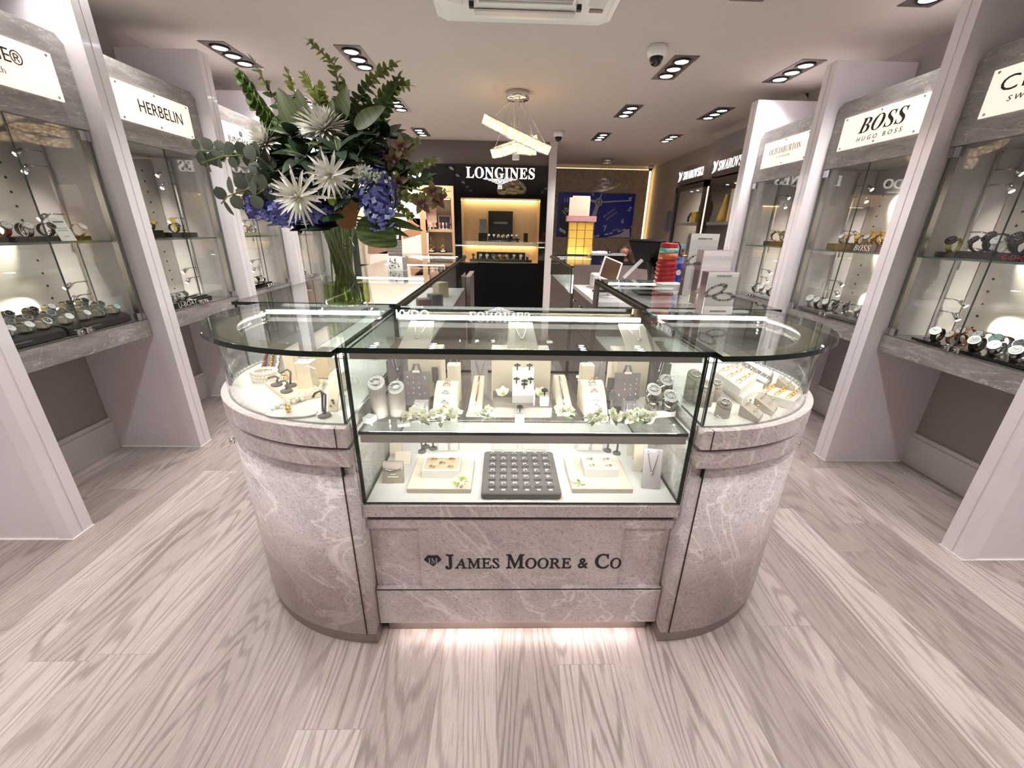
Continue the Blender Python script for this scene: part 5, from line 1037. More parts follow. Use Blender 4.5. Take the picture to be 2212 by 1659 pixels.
def garland(u0, v0, u1, v1, z, n, label, wide=.02, flower=True, dark=False):
    p0, p1 = at(u0, v0, Z=z), at(u1, v1, Z=z); mid = (p0+p1)/2; t = thing('silk_garland', label, 'artificial flowers', (mid.x, mid.y, z)); lf, fl = MB(), MB(); st = MB()
    st.tube([p0+Vector((0, 0, .006)), mid+Vector((0, .004, .009)), p1+Vector((0, 0, .006))], .0015, 0, 5)
    for i in range(n):
        f = i/max(1, n-1); q = p0.lerp(p1, f)+Vector((RND.uniform(-1, 1)*wide*.5, RND.uniform(-1, 1)*wide, .008+RND.random()*.022)); a = RND.random()*6.28
        lf.leaf(q, (math.cos(a), math.sin(a), .2), (0, 0, 1), .026, .013, RND.randint(0, 1), .3, .2, 4)
        if flower:
            m = orchid_mb(.5+.25*RND.random(), 5); fl.join(m, Matrix.Translation(q+Vector((0, -.004, .008))) @ Matrix.Rotation(RND.uniform(-.6, .6), 4, 'Z') @ Matrix.Rotation(RND.uniform(-.9, .2), 4, 'X'))
    obj('leaf', lf, [SAGE, mat('dark_sage_leaf', (98, 112, 84), .6)], t); obj('stem', st, SAGE, t)
    if flower: obj('petal', fl, [PETALW, PETALY], t)
garland(880, 915, 990, 915, ZS, 22, 'pale green and cream silk flower spray along the shelf front, vase side', .022)
garland(1040, 912, 1062, 906, ZS, 6, 'small pale silk flower sprig beside the slate riser, vase side', .015)
garland(1205, 903, 1235, 908, ZS, 6, 'small green silk sprig in front of the cream bracelet ramp, catalogue side', .014)
garland(1268, 918, 1400, 912, ZS, 30, 'pale lime and cream silk flower garland along the shelf front, catalogue side', .022)
for k, (u0, u1, vt, vb, lb) in enumerate(((856, 882, 914, 922, 'small white card lying near the shelf front edge'), (786, 806, 900, 916, 'white stack of cards in the front corner of the shelf'))):
    block('price_card', 'card', lb, WHITEM, u0, u1, vt+4, vb, ZS, .03, .3*(-1)**k, .0005)

# ---- lower deck
TRAYZ = ZD+.022; pq = [at(1043, 974, Z=TRAYZ), at(1193, 974, Z=TRAYZ), at(1214, 1066, Z=TRAYZ), at(1043, 1066, Z=TRAYZ)]
tx0, tx1, ty0, ty1 = (pq[0].x+pq[3].x)/2, (pq[1].x+pq[2].x)/2, pq[3].y, pq[0].y
t = thing('ring_tray', 'large slate grey suede ring tray with six rows of rings on the white deck', 'ring tray', ((tx0+tx1)/2, (ty0+ty1)/2, ZD))
obj('tray', MB().rbox(((tx0+tx1)/2, (ty0+ty1)/2, ZD+.0112), (tx1-tx0, ty1-ty0, .0216), bev=.006), GREYD, t)
obj('slot', (lambda b: [b.rbox((tx0+(tx1-tx0)*(.13+.148*c_), ty0+(ty1-ty0)*(.14+.148*r), TRAYZ+.0005), (.019, .004, .0012)) for r in range(6) for c_ in range(6)] and b)(MB()), mat('tray_slot', (84, 78, 78), .9), t)
tags_ = MB()
for r in range(6):
    for c_ in range(6):
        x, y = tx0+(tx1-tx0)*(.13+.148*c_), ty0+(ty1-ty0)*(.86-.148*r)
        ring((x, y, TRAYZ+.0045), f'{["silver", "white gold", "dark silver"][(r*5+c_*3) % 3]} ring in the slate ring tray, {ORD[r]} row from the rear, {ORD[c_]} along', 'rings in the slate ring tray', 1.3, [SILVER, mat('white_gold', (190, 186, 178), .2, 1.0) if 'wg' not in RINGP else RINGP['wg'], mat('dark_silver', (140, 136, 134), .25, 1.0)][(r*5+c_*3) % 3] if False else SILVER, (.25, 0, 0))
        tags_.rbox((x, y-.012, TRAYZ+.001), (.012, .007, .001))
obj('price_tag_dot', tags_, WHITEM, t)
for q, (pu, box, flower) in (('l', ((878, 1017, 986, 1062), (912, 992, 980, 1033), (995, 1040))), ('r', ((1236, 1368, 986, 1062), (1262, 1334, 980, 1030), (1250, 1040)))):
    z1 = ZD+.016; c0, c1 = at(pu[0], pu[3]-6, Z=z1), at(pu[1], pu[3]-6, Z=z1); yb_ = at((pu[0]+pu[1])/2, pu[2], Z=z1).y
    x0_, x1_ = c0.x, c1.x
    tag(obj('display_platform', MB().rbox(((x0_+x1_)/2, (c0.y+yb_)/2, ZD+.0085), (x1_-x0_, yb_-c0.y, .016), bev=.002), mat('pale_peach_board', (240, 224, 204), .6)), f'pale cream display platform on the white deck, {SIDE[q]}', 'display block')
    zb_ = z1+.0012; b0, b1 = at(box[0], box[3], Z=zb_), at(box[1], box[3], Z=zb_); w_ = b1.x-b0.x; d_ = at((box[0]+box[1])/2, box[2]+6, Z=zb_+.028).y-b0.y; cxb = (b0.x+b1.x)/2; h = .028
    t = thing('jewellery_box', f'open white jewellery box {"with gold pieces on a sand pad" if q == "l" else "with four sand compartments"}, {SIDE[q]}', 'jewellery box', (cxb, b0.y+d_/2, zb_))
    obj('box_body', framed(MB(), 0, 0, 0, 0, 0, 0, 0, 0, 0, 0) if False else MB().box(cxb-w_/2, b0.y, zb_, cxb+w_/2, b0.y+.004, zb_+h).box(cxb-w_/2, b0.y+d_-.004, zb_, cxb+w_/2, b0.y+d_, zb_+h).box(cxb-w_/2, b0.y+.0041, zb_, cxb-w_/2+.004, b0.y+d_-.0041, zb_+h).box(cxb+w_/2-.004, b0.y+.0041, zb_, cxb+w_/2, b0.y+d_-.0041, zb_+h).box(cxb-w_/2+.0041, b0.y+.0041, zb_, cxb+w_/2-.0041, b0.y+d_-.0041, zb_+.003), WHITEM, t)
    obj('sand_pad', MB().rbox((cxb, b0.y+d_/2, zb_+.0145), (w_-.009, d_-.009, .022)), CREAMD if q == 'l' else CREAM, t)
    if q == 'r': obj('divider', MB().box(cxb-.0012, b0.y+.0045, zb_+.0256, cxb+.0012, b0.y+d_-.0045, zb_+h-.0005).box(cxb-w_/2+.0045, b0.y+d_/2-.0012, zb_+.0256, cxb+w_/2-.0045, b0.y+d_/2+.0012, zb_+h-.0005), WHITEM, t)
    for k, (fx, fy) in enumerate(((-.25, .28), (.25, .28), (0, .0), (-.25, -.25), (.25, -.25))[:5 if q == 'l' else 4] if q == 'l' else ((-.25, .25), (.25, .25), (-.25, -.25), (.25, -.25))):
        ring((cxb+fx*w_, b0.y+d_/2+fy*d_, zb_+.031), f'{"gold" if q == "l" else "silver"} ring in the open white jewellery box {SIDE[q]}, {["rear outer", "rear inner", "middle", "front outer", "front inner"][k if q == "l" else (k if k < 2 else k+1)]} place', f'rings in the open white box {SIDE[q]}', 1.1, GOLD if q == 'l' else SILVER, (.9, 0, 0))
    bloom(at(flower[0], flower[1], Z=z1+.012), f'{"spiky cream silk dahlia" if q == "l" else "cream silk orchid bloom"} lying on the platform corner, {SIDE[q]}', spiky_mb(1.15) if q == 'l' else orchid_mb(1.2, 6), 0, -.8)
B_ = board('gift_pouch', 'pouch', 'taupe suede gift pouch with a pale flap and white printed label on the deck', CREAMD, 826, 872, 998, 1044, ZD, .02, .012, .92, foot=False)
B_.t.children[0].data.materials[0] = mat('taupe_pouch', (176, 162, 148), .8)
fl = MB(); n = fl.add([B_.M @ Vector(v) for v in ((-B_.w*.47, -.0015, B_.h), (B_.w*.47, -.0015, B_.h), (B_.w*.47, -.002, B_.h*.74), (B_.w*.2, -.0025, B_.h*.64), (-B_.w*.2, -.0025, B_.h*.64), (-B_.w*.47, -.002, B_.h*.74))]); fl.face([n+i for i in range(6)]); obj('flap', fl, mat('pale_flap', (204, 190, 180), .8), B_.t)
obj('label_print', MB().join(MB().rbox((0, -.001, B_.h*.42), (B_.w*.26, .001, B_.h*.05)).rbox((0, -.001, B_.h*.30), (B_.w*.5, .001, B_.h*.06)), B_.M), WHITEM, B_.t)
tag(obj('bracelet', MB().join(MB().tube([(B_.w*.46*(-1+2*k/10), -.0045, B_.h*(.70-.10*math.sin(PI*k/10))) for k in range(11)], .001, 0, 5).ball((0, -.006, B_.h*.59), .004, 0, 8, 5), B_.M), SILVER), 'thin bracelet with a bead across the taupe gift pouch', 'bracelet')
B_ = board('necklace_card', 'necklace board', 'pale lilac necklace card standing at the front of the deck, catalogue side', PALEL, 1386, 1424, 970, 1056, ZD, .035, .005, 1.0, True, -.12); necklace(B_, 'silver necklace with round pendant on the pale lilac card at the deck front', .6, .95, .42, SILVER, .005); obj('price_tag', MB().join(MB().rbox((0, -.0015, B_.h*.95), (.014, .001, .007)), B_.M), WHITEM, B_.t)
for lb, a in (('cream earring stand at the rear of the deck, vase side', (842, 868, 944, 986)), ('cream slab stand beside the taupe pouch', (852, 886, 975, 1004)), ('ivory earring card at the rear of the deck, catalogue side', (1354, 1380, 944, 984)), ('cream stand beside the pale lilac necklace card', (1368, 1396, 950, 1018)), ('ivory slab behind the cream platform, vase side', (992, 1038, 946, 972)), ('ivory slab behind the cream platform, catalogue side', (1208, 1240, 946, 970))):
    board('display_slab', 'display stand', lb, IVORY if 'ivory' in lb else CREAM, a[0], a[1], a[2], a[3], ZD, .025, .006)
for lb, a in (('white block behind the platform next to the earring trees, vase side', (946, 968, 950, 974)), ('white block beside the rear ivory slab, vase side', (972, 990, 948, 974)), ('white block behind the platform, catalogue side, inner one', (1246, 1272, 948, 974)), ('white block behind the platform, catalogue side, outer one', (1278, 1302, 948, 974)), ('wide pink-white block behind the ring tray, vase side', (1062, 1118, 950, 972)), ('wide pink-white block behind the ring tray, catalogue side', (1128, 1184, 948, 972))):
    block('display_block', 'display block', lb, WHITEM, a[0], a[1], a[2], a[3], ZD, .03)
for k, (u, vb, lb) in enumerate(((912, 976, 'front one of three behind the platform, vase side'), (920, 966, 'rear one of three behind the platform, vase side'), (936, 970, 'inner one of three behind the platform, vase side'), (1312, 974, 'inner one of two behind the platform, catalogue side'), (1332, 980, 'outer one of two behind the platform, catalogue side'))):
    p = at(u, vb, Z=ZD); t = thing('earring_tree', f'slate grey earring stand, {lb}', 'earring stand', p)
    obj('base', MB().lathe([(0, .0008), (.014, .0008), (.014, .005), (.004, .008)], p, 18), GREYD, t); obj('stem', MB().tube([p+Vector((0, 0, .006)), p+Vector((0, 0, .055)), p+Vector((-.006, -.008, .068)), p+Vector((-.014, -.012, .062))], .0035, 0, 6), GREYD, t)

# ---- rounded end on the vase side
def onp(u, v): return at(u, v, Z=ZG+.001)
p = onp(590, 806); t = thing('bracelet_wedge', 'lilac wedge stand strung with red and gold bead bracelets in the rounded case', 'bracelet stand', p)
h = at(590, 755, Y=p.y+.03).z-ZG; b = MB(); n = b.add([p+Vector(q) for q in ((-.05, 0, 0), (.045, 0, 0), (.045, .09, 0), (-.05, .09, 0), (-.03, .05, h), (.025, .05, h), (.025, .075, h), (-.03, .075, h))])
for q in ((0, 3, 2, 1), (4, 5, 6, 7), (0, 1, 5, 4), (1, 2, 6, 5), (2, 3, 7, 6), (3, 0, 4, 7)): b.face([n+i for i in q])
obj('wedge', b, LILAC, t)
for k, (m_, cl) in enumerate(((mat('garnet_bead', (130, 40, 44), .2), 'dark red'), (GOLD, 'gold'), (PEARL, 'white'))):
    b = MB(); 
    for i in range(11): f = i/10; b.ball(p+Vector((-.03+.022*k+.002*math.sin(i*2), -.004+.05*f, .006+h*f*.95)), .0045 if i % 3 else .006, 0, 7, 5)
    tag(obj('bead_bracelet', b, m_), f'{cl} bead bracelet hung down the lilac wedge stand', 'bracelet')
PE = MB().ball((0, 0, 0), .0062, 0, 10, 6)
def pearls(pts, label, cat='pearl bracelet'):
    t = thing('pearl_bracelet', label, 'bracelet', pts[0]); b = MB()
    for q in pts: b.join(PE, Matrix.Translation(q))
    obj('bead', b, PEARL, t); obj('thread', MB().tube(pts, .0008, 0, 4), WHITE, t); return t
c = onp(563, 828)+Vector((0, .03, 0))
for k in range(3): pearls([c+Vector((.036*math.cos(2*PI*i/22+k), .032*math.sin(2*PI*i/22+k), .0075+k*.0118)) for i in range(22)], f'round white pearl bracelet coiled beside the lilac wedge, {["lowest", "middle", "topmost"][k]} of three', 'bracelet')
pp = [onp(575, 834), onp(701, 826), onp(694, 857), onp(622, 872)]; cen = sum(pp, Vector())/4
tag(obj('display_plate', MB().prism([(q.x, q.y) for q in (pp[0], pp[3], pp[2], pp[1])], ZG+.001, ZG+.014), mat('pale_wood_board', (240, 222, 196), .5, mottle=.05, stretch=(12, 1, 1))), 'pale wooden display plate in the rounded case on the vase side', 'display plate')
ZP = ZG+.0145
def onq(u, v): return at(u, v, Z=ZP)
for k, (u0, u1, vt, vb, m_, lb) in enumerate(((617, 642, 760, 822, CREAM, 'rear cream ring pillar on the pale wooden plate'), (643, 677, 786, 838, CREAM, 'front cream ring pillar on the pale wooden plate'))):
    p = onq((u0+u1)/2, vb); w_ = wpx(u0, u1, vb, ZP); h = at((u0+u1)/2, vt, Y=p.y).z-ZP
    t = thing('ring_pillar', lb, 'ring stand', p); b = MB(); pr = [(1.05, 0), (.92, .25), (.85, .6), (.92, .88), (1.0, 1.0)]
    k0 = b.add([(p.x+sx*w_/2*f, p.y+w_/2+sy*w_/2*f, ZP+.0006+h*g_) for f, g_ in pr for sx, sy in ((-1, -1), (1, -1), (1, 1), (-1, 1))])
    for i in range(len(pr)-1):
        for j in range(4): b.face([k0+4*i+j, k0+4*i+(j+1) % 4, k0+4*i+4+(j+1) % 4, k0+4*i+4+j])
    b.face([k0+3, k0+2, k0+1, k0]); b.face([k0+4*len(pr)-4+j for j in range(4)]); obj('pillar', b, m_, t)
    ring((p.x, p.y+w_/2, ZP+h+.009), f'silver ring on the {lb.split(" on ")[0]}', None, 1.2, SILVER)
block('riser_box', 'display block', 'tall sand box riser behind the cream ring pillars', mat('pale_sand_box', (232, 212, 186), .6), 671, 716, 762, 818, ZG+.001, .07)
o, c, w_, h = block('riser_box', 'display block', 'wide cream box riser near the inner glass of the rounded case', CREAM, 716, 742, 808, 846, ZG+.001, .06)
B_ = board('earring_wedge', 'earring stand', 'narrow cream sloping earring stand near the front inner corner', CREAM, 707, 728, 812, 889, ZG+.001, .05, .006, 1.3)
tag(obj('earring', MB().join(MB().ball((0, -.004, B_.h*.3), .004, 0, 8, 5).ball((.004, -.004, B_.h*.22), .003, 0, 8, 5).ball((-.003, -.004, B_.h*.14), .003, 0, 8, 5), B_.M), mat('green_gem', (96, 120, 70), .2)), 'small green gem earring on the narrow cream sloping stand', 'earring')
def hook(p, h, label, m_=GREYD, two=False):
    t = thing('ring_hook', label, 'ring stand', p)
    obj('base', MB().lathe([(0, .0008), (.017, .0008), (.017, .005), (.005, .008)], p, 20), m_, t)
    for s_ in ((-1, 1) if two else (0,)):
        obj('hook', MB().tube([p+Vector((s_*.003, 0, .006)), p+Vector((s_*.004+.004, 0, h*.5)), p+Vector((.008+s_*.004, 0, h*.85)), p+Vector((0, 0, h)), p+Vector((-.014, -.004, h*.92)), p+Vector((-.020, -.006, h*.78))], .0032, 0, 7), m_, t)
hook(onq(598, 832), .03, 'short grey ring hook at the rear of the wooden plate'); hook(onq(628, 834), .055, 'tall grey ring hook on the wooden plate'); hook(onq(619, 846), .036, 'grey ring hook with gold bands, front one on the wooden plate')
for k in range(3): ring(onq(613+k*4, 836)+Vector((0, 0, .03)), f'gold band on the front grey ring hook, {ORD[k]} along', 'gold bands on the front grey ring hook', 1.0, GOLD, (0, 0, 1.2))
hook(onp(701, 899), .075, 'tall double grey earring hook at the front of the rounded case', GREYD, True)
tag(obj('oval_dish', MB().lathe([(0, .0008), (.05, .0008), (.056, .006), (.05, .005), (0, .003)], onp(628, 897)+Vector((0, .005, 0)), 28, 0, Matrix.Diagonal((1.3, .5, 1))), WHITE), 'flat white oval dish at the front of the rounded case', 'dish')
a0, a1 = onp(596, 886), onp(692, 846)
for k in range(2): pearls([a0.lerp(a1, i/22)+Vector((.004*math.sin(i*1.9), .022*k-.011+.008*math.sin(i*1.3+k)+.012*math.sin(PI*i/22)*(1 if k else -1), .0075+.006*(i % 2))) for i in range(23)], f'long pearl bracelet lying across the rounded case, {["front", "rear"][k]} strand', 'bracelet')
tag(obj('gold_charm', MB().ball(onp(629, 889)+Vector((0, -.012, .013)), .008, 0, 12, 8).torus(onp(629, 889)+Vector((0, -.012, .022)), .005, .001, Matrix.Rotation(PI/2, 3, 'X'), 14, 5), GOLD), 'round gold charm at the end of the pearl bracelet', 'charm')

# ---- rounded end on the catalogue side
for k, (u, vt, vb, wp, lb) in enumerate(((1500, 812, 868, 34, 'rear grey suede cylinder inside the rounded case, nearest the inner glass'), (1524, 834, 880, 38, 'middle grey suede cylinder inside the rounded case'), (1546, 830, 868, 26, 'slim grey suede cylinder behind the white stacked box'), (1566, 872, 904, 30, 'short grey suede cylinder at the front of the rounded case'))):
    cylinder_stand(lb, mat('pale_grey_suede', (182, 174, 164), .8, mottle=.05) if k == 3 else GREYS, u, vt, vb, wp, ZG+.001, .45, 'bracelet on the '+lb.split(' inside')[0].split(' behind')[0].split(' at')[0], top=mat('grey_pad', (176, 166, 156), .8))
def tilted(name, cat, label, q4, z0, z1, m_, pad=None, rings=0, ringm=GOLD, grp=None):
    """a box whose top face the photo shows at the four points q4 (height z1)"""
    P = [at(u, v, Z=z1) for u, v in q4]; c_ = sum(P, Vector())/4; t = thing(name, label, cat, (c_.x, c_.y, z0))
    poly = [(q.x, q.y) for q in P]; ar = sum(poly[i][0]*poly[(i+1) % 4][1]-poly[(i+1) % 4][0]*poly[i][1] for i in range(4))
    if ar < 0: poly = poly[::-1]
    obj('body', MB().prism(poly, z0+.0006, z1), m_, t)
    if pad: obj('pad', MB().prism([(c_.x+(x-c_.x)*.9, c_.y+(y-c_.y)*.9) for x, y in poly], z1+.0001, z1+.0015), pad, t)
    nx, ny = rings if rings else (0, 0)
    for i in range(nx):
        for j in range(ny):
            f, g_ = (i+.5)/nx, (j+.5)/ny; q = (P[0].lerp(P[1], f)).lerp(P[3].lerp(P[2], f), g_)
            ring((q.x, q.y, z1+.0085), f'{"gold" if ringm is GOLD else "silver"} ring in the {grp}, {ORD[j]} row, {ORD[i]} along', f'rings in the {grp}', 1.0, ringm, (.5, 0, RND.uniform(-.4, .4)))
    return t
Z0 = ZG+.001
tilted('tiered_box', 'jewellery box', 'white lower tier of the stacked ring box in the rounded case', ((1545, 815), (1585, 806), (1650, 830), (1604, 860)), Z0, Z0+.022, WHITEM)
tilted('tiered_box', 'jewellery box', 'white upper tier with a sand pad of rings in the rounded case', ((1545, 801), (1584, 792), (1636, 812), (1600, 840)), Z0+.0226, Z0+.052, WHITEM, CREAM, (4, 3), GOLD, 'upper stacked white box')
tilted('compartment_box', 'jewellery box', 'white box of cream compartments near the curved glass', ((1638, 846), (1666, 834), (1734, 851), (1714, 868)), Z0, Z0+.026, WHITEM, CREAM, (4, 3), GOLD, 'white compartment box')
tilted('ring_bar', 'ring stand', 'long pale ring bar at the rear of the rounded case', ((1604, 779), (1612, 776), (1672, 806), (1664, 814)), Z0, Z0+.034, GREYS, WHITEM, (1, 6), SILVER, 'rear long pale ring bar')
tilted('ring_bar', 'ring stand', 'long pale ring bar in front of the rear bar', ((1590, 792), (1598, 788), (1664, 822), (1655, 830)), Z0, Z0+.022, GREYS, WHITEM, (1, 6), SILVER, 'front long pale ring bar')
def wedge(label, q4, grp):
    P = [at(u, v, Z=Z0) for u, v in q4]; t = thing('ring_wedge', label, 'ring stand', sum(P, Vector())/4)
    hs = (.032, .032, .012, .012); b = MB(); n = b.add([(q.x, q.y, Z0+.0006) for q in P]+[(q.x, q.y, Z0+h_) for q, h_ in zip(P, hs)])
    for q in ((3, 2, 1, 0), (4, 5, 6, 7), (0, 1, 5, 4), (1, 2, 6, 5), (2, 3, 7, 6), (3, 0, 4, 7)): b.face([n+i for i in q])
    obj('wedge', b, mat('pale_warm_suede', (178, 168, 158), .8), t); top = [Vector(b.v[n+4+i]) for i in range(4)]
    for k in range(2):
        c_ = top[0].lerp(top[3], .28+.42*k).lerp(top[1].lerp(top[2], .28+.42*k), .5); ring(c_+Vector((0, 0, .007)), f'silver ring on the {grp}, {["higher", "lower"][k]} one', f'rings on the {grp}', 1.1, SILVER, (.3, 0, .6))
wedge('grey suede ring wedge at the front of the rounded case', ((1594, 896), (1606, 880), (1647, 900), (1636, 914)), 'front grey suede wedge')
wedge('grey suede ring wedge beside the compartment box', ((1625, 880), (1640, 866), (1679, 884), (1668, 898)), 'grey wedge beside the compartment box')
wedge('grey suede ring wedge close to the curved glass at the rear', ((1674, 836), (1680, 828), (1716, 842), (1710, 850)), 'rear grey wedge by the curved glass')
# ================================================================ watches in the wall bays
LEATHB = mat('black_leather_strap', (30, 27, 27), .5); LEATHR = mat('red_leather_strap', (140, 30, 32), .5); LEATHN = mat('brown_leather_strap', (104, 70, 48), .55); RUBW = mat('white_resin_strap', (226, 224, 222), .4)
LIME = mat('lime_resin_strap', (206, 202, 110), .4); DIALW = mat('white_dial', (236, 234, 228), .3); DIALK = mat('black_dial', (24, 24, 28), .2); DIALB = mat('blue_grey_dial', (60, 70, 96), .2); DIALC = mat('champagne_dial', (226, 190, 120), .25); DIALT = mat('aqua_dial', (170, 206, 196), .25)
OLIVE = mat('olive_suede_pillow', (142, 130, 98), .85, mottle=.06); TANP = mat('pale_tan_pillow', (206, 192, 158), .85, mottle=.05); BROWNT = mat('dark_brown_tray', (58, 50, 48), .5); BLKT = mat('black_lacquer_tray', (22, 20, 21), .18)
STYLES = {'black leather': (LEATHB, STEEL, DIALW), 'black leather dark-faced': (LEATHB, STEEL, DIALK), 'steel': (STEEL, STEEL, DIALW), 'steel dark-faced': (STEEL, STEEL, DIALK), 'steel blue-faced': (STEEL, STEEL, DIALB), 'brown leather': (LEATHN, GOLD, DIALC), 'red leather': (LEATHR, STEEL, DIALW), 'gold': (GOLD, GOLD, DIALC), 'white resin': (RUBW, RUBW, DIALW), 'white resin gold-faced': (RUBW, STEEL, DIALC), 'black resin': (LEATHB, BLACK, DIALK), 'lime resin': (LIME, BLACK, DIALK), 'rose gold': (ROSE, ROSE, DIALW), 'aqua-faced steel': (STEEL, STEEL, DIALT)}
_strap, _case, _dial, _pil = {}, {}, {}, {}
def strap_mb(w_=.019, ry=.029, rz=.025, th=.0026):
    b = MB(); n = 26; q = []
    for i in range(n):
        a = 2*PI*i/n; q.append((ry*math.cos(a), rz+rz*math.sin(a), math.cos(a), math.sin(a)))
    k = b.add([(s_*w_/2*(1.0 if math.cos(2*PI*i/n) < .3 else .82), y+o*th*cy_, z+o*th*sy_) for i, (y, z, cy_, sy_) in enumerate(q) for s_, o in ((-1, 0), (1, 0), (1, 1), (-1, 1))])
    for i in range(n):
        a, c_ = k+4*i, k+4*((i+1) % n)
        for j in range(4): b.face([a+j, a+(j+1) % 4, c_+(j+1) % 4, c_+j], 0, j in (0, 2))
    return b
AW = PI*.80                     # where on the loop the case sits: front, tilted up
def watch_at(loc, rz, style, label, group, k=1.0, pillow=None, tilt=0.0):
    s_, c_, d_ = STYLES[style]
    def part(cache, key, name, fn, m_, parent):
        if key not in cache: cache[key] = obj(name, fn(), m_, parent, local=True); return cache[key]
        o = cache[key].copy(); COL.objects.link(o); o.parent = parent; return o
    t = thing('wristwatch', label, 'watch', loc, rz, group); t.scale = (k,)*3; t.rotation_euler = (tilt, 0, rz)
    ca, sa = math.cos(AW), math.sin(AW); c0 = Vector((0, .029*ca, .025+.025*sa)); nrm = Vector((0, ca, sa*1.0)).normalized()
    part(_strap, s_.name, 'strap', strap_mb, s_, t)
    part(_case, c_.name, 'case', lambda: MB().cyl(c0+nrm*.001, c0+nrm*.008, .0185, .0175, 22).cyl(c0+nrm*.0045+Vector((.018, 0, 0)), c0+nrm*.0045+Vector((.0225, 0, 0)), .0028, n=10), c_, t)
    def dial():
        b = MB().cyl(c0+nrm*.008, c0+nrm*.0085, .0152, n=22); u, v = Vector((1, 0, 0)), nrm.cross(Vector((1, 0, 0)))
        for h_ in range(12):
            a = PI/6*h_; q = c0+nrm*.0088+(u*math.cos(a)+v*math.sin(a))*.0125; b.ball(q, .0009, 1, 4, 3)
        for a, L in ((1.0, .008), (2.6, .0115)): b.tube([c0+nrm*.0089, c0+nrm*.0089+(u*math.cos(a)+v*math.sin(a))*L], .0006, 1, 4)
        return b
    part(_dial, d_.name, 'dial', dial, [d_, INK if d_ in (DIALW, DIALC, DIALT) else DIALW], t)
    if pillow: part(_pil, pillow.name, 'cushion', lambda: MB().rbox((0, .0, .0245), (.042, .048, .040), bev=.01), pillow, t)
    return t
def stand_c(loc, label, m_):
    pass
def facing(s): return PI/2 if s < 0 else -PI/2
ZSH, ZLG = 1.2075, .8018
BAYN = {('L', 0): 'circled R bay', ('L', 1): 'second vase-side bay', ('L', 2): 'star emblem bay', ('L', 3): 'bay behind the vase', ('R', 0): 'Swiss sign bay', ('R', 1): 'bold black sign bay', ('R', 2): 'faint grey sign bay'}
def rowof(side, k, level, d, ys, styles, grp, z=None, rzj=.35, kk=1.0, pil=None, tilt=0.0, row=''):
    s = -1 if side == 'L' else 1; z = (ZSH if level == 'upper' else ZLG) if z is None else z; order = sorted(ys)
    for y, st in zip(ys, styles):
        i = order.index(y); rank = len(order)-1-i if side == 'R' else i
        watch_at((WX(s, d), y, z+.0008), facing(s)+RND.uniform(-rzj, rzj), st, f'{st} watch, {ORD[rank]} along the {row}{" " if row else ""}{level} row, {BAYN[(side, k)]}', grp, kk, pil, tilt)
def plinth(side, y0, y1, d0, d1, z, h, label, m_, name='watch_plinth', cat='plinth', text=None, tm=None, tw=.1, bi=True):
    s = -1 if side == 'L' else 1; t = thing(name, label, cat, (WX(s, (d0+d1)/2), (y0+y1)/2, z))
    bd = obj('block', MB().rbox((WX(s, (d0+d1)/2), (y0+y1)/2, z+.0006+h/2), (d1-d0, y1-y0, h), bev=.003), m_, t)
    if text: lettering(text, (WX(s, d0-.001), (y0+y1)/2, z+h/2), (0, 1, 0) if s < 0 else (0, -1, 0), (0, 0, 1), tm, bd, tw, None, depth=.0006)
    return t
def card(side, d, y, z, w_, h, label, m_, lean=.02, lines=True):
    s = -1 if side == 'L' else 1; t = thing('display_card', label, 'card', (WX(s, d), y, z)); b = MB(); x0, x1 = WX(s, d), WX(s, d+lean)
    n = b.add([(x0, y-w_/2, z+.001), (x0, y+w_/2, z+.001), (x1, y+w_/2, z+h), (x1, y-w_/2, z+h), (x0+s*.003, y-w_/2, z+.001), (x0+s*.003, y+w_/2, z+.001), (x1+s*.003, y+w_/2, z+h), (x1+s*.003, y-w_/2, z+h)])
    for q in ((0, 1, 2, 3), (7, 6, 5, 4), (0, 4, 5, 1), (1, 5, 6, 2), (2, 6, 7, 3), (3, 7, 4, 0)): b.face([n+i for i in q])
    obj('card', b, m_, t); obj('strut', MB().box(x1, y-.01, z+h*.7, x1+s*.004, y+.01, z+h*.72).tube([(x1, y, z+h*.7), (x1+s*.03, y, z+.003)], .0015, 0, 4), m_, t)
    if lines:
        b = MB()
        for k, f in enumerate((.8, .55, .45, .2)):
            x = x0+(x1-x0)*f; b.box(x-s*.0008, y-w_*(.34 if k != 3 else .15), z+h*f, x-s*.0002, y+w_*(.34 if k != 3 else .15), z+h*f+(.006 if k == 0 else .002))
        obj('print_line', b, INKG, t)
# --- bay with the circled R
plinth('L', 1.56, 2.10, 2.10, 2.22, ZSH, .022, 'long black watch plinth on the upper glass shelf, circled R cabinet', BLKT)
plinth('L', 2.13, 2.19, 2.12, 2.2, ZSH, .02, 'short black watch block at the end of the upper shelf, circled R cabinet', BLKT)
z = ZSH+.0235
rowof('L', 0, 'upper', 2.135, [1.60, 1.68, 1.75, 1.83, 1.92, 2.0], ['black leather', 'steel', 'black leather', 'red leather', 'steel', 'black leather dark-faced'], 'upper watches in the circled R cabinet', z)
rowof('L', 0, 'upper', 2.19, [1.72, 1.86, 1.96], ['black leather', 'steel', 'black leather'], 'rear upper watches in the circled R cabinet', z+.012 if False else z, row='rear')
rowof('L', 0, 'upper', 2.15, [2.16], ['white resin'], None, ZSH+.021, row='end of the')
card('L', 2.09, 2.045, ZSH+.0, .07, .10, 'white printed price card leaning at the upper shelf front, circled R cabinet', WHITEM, .03)
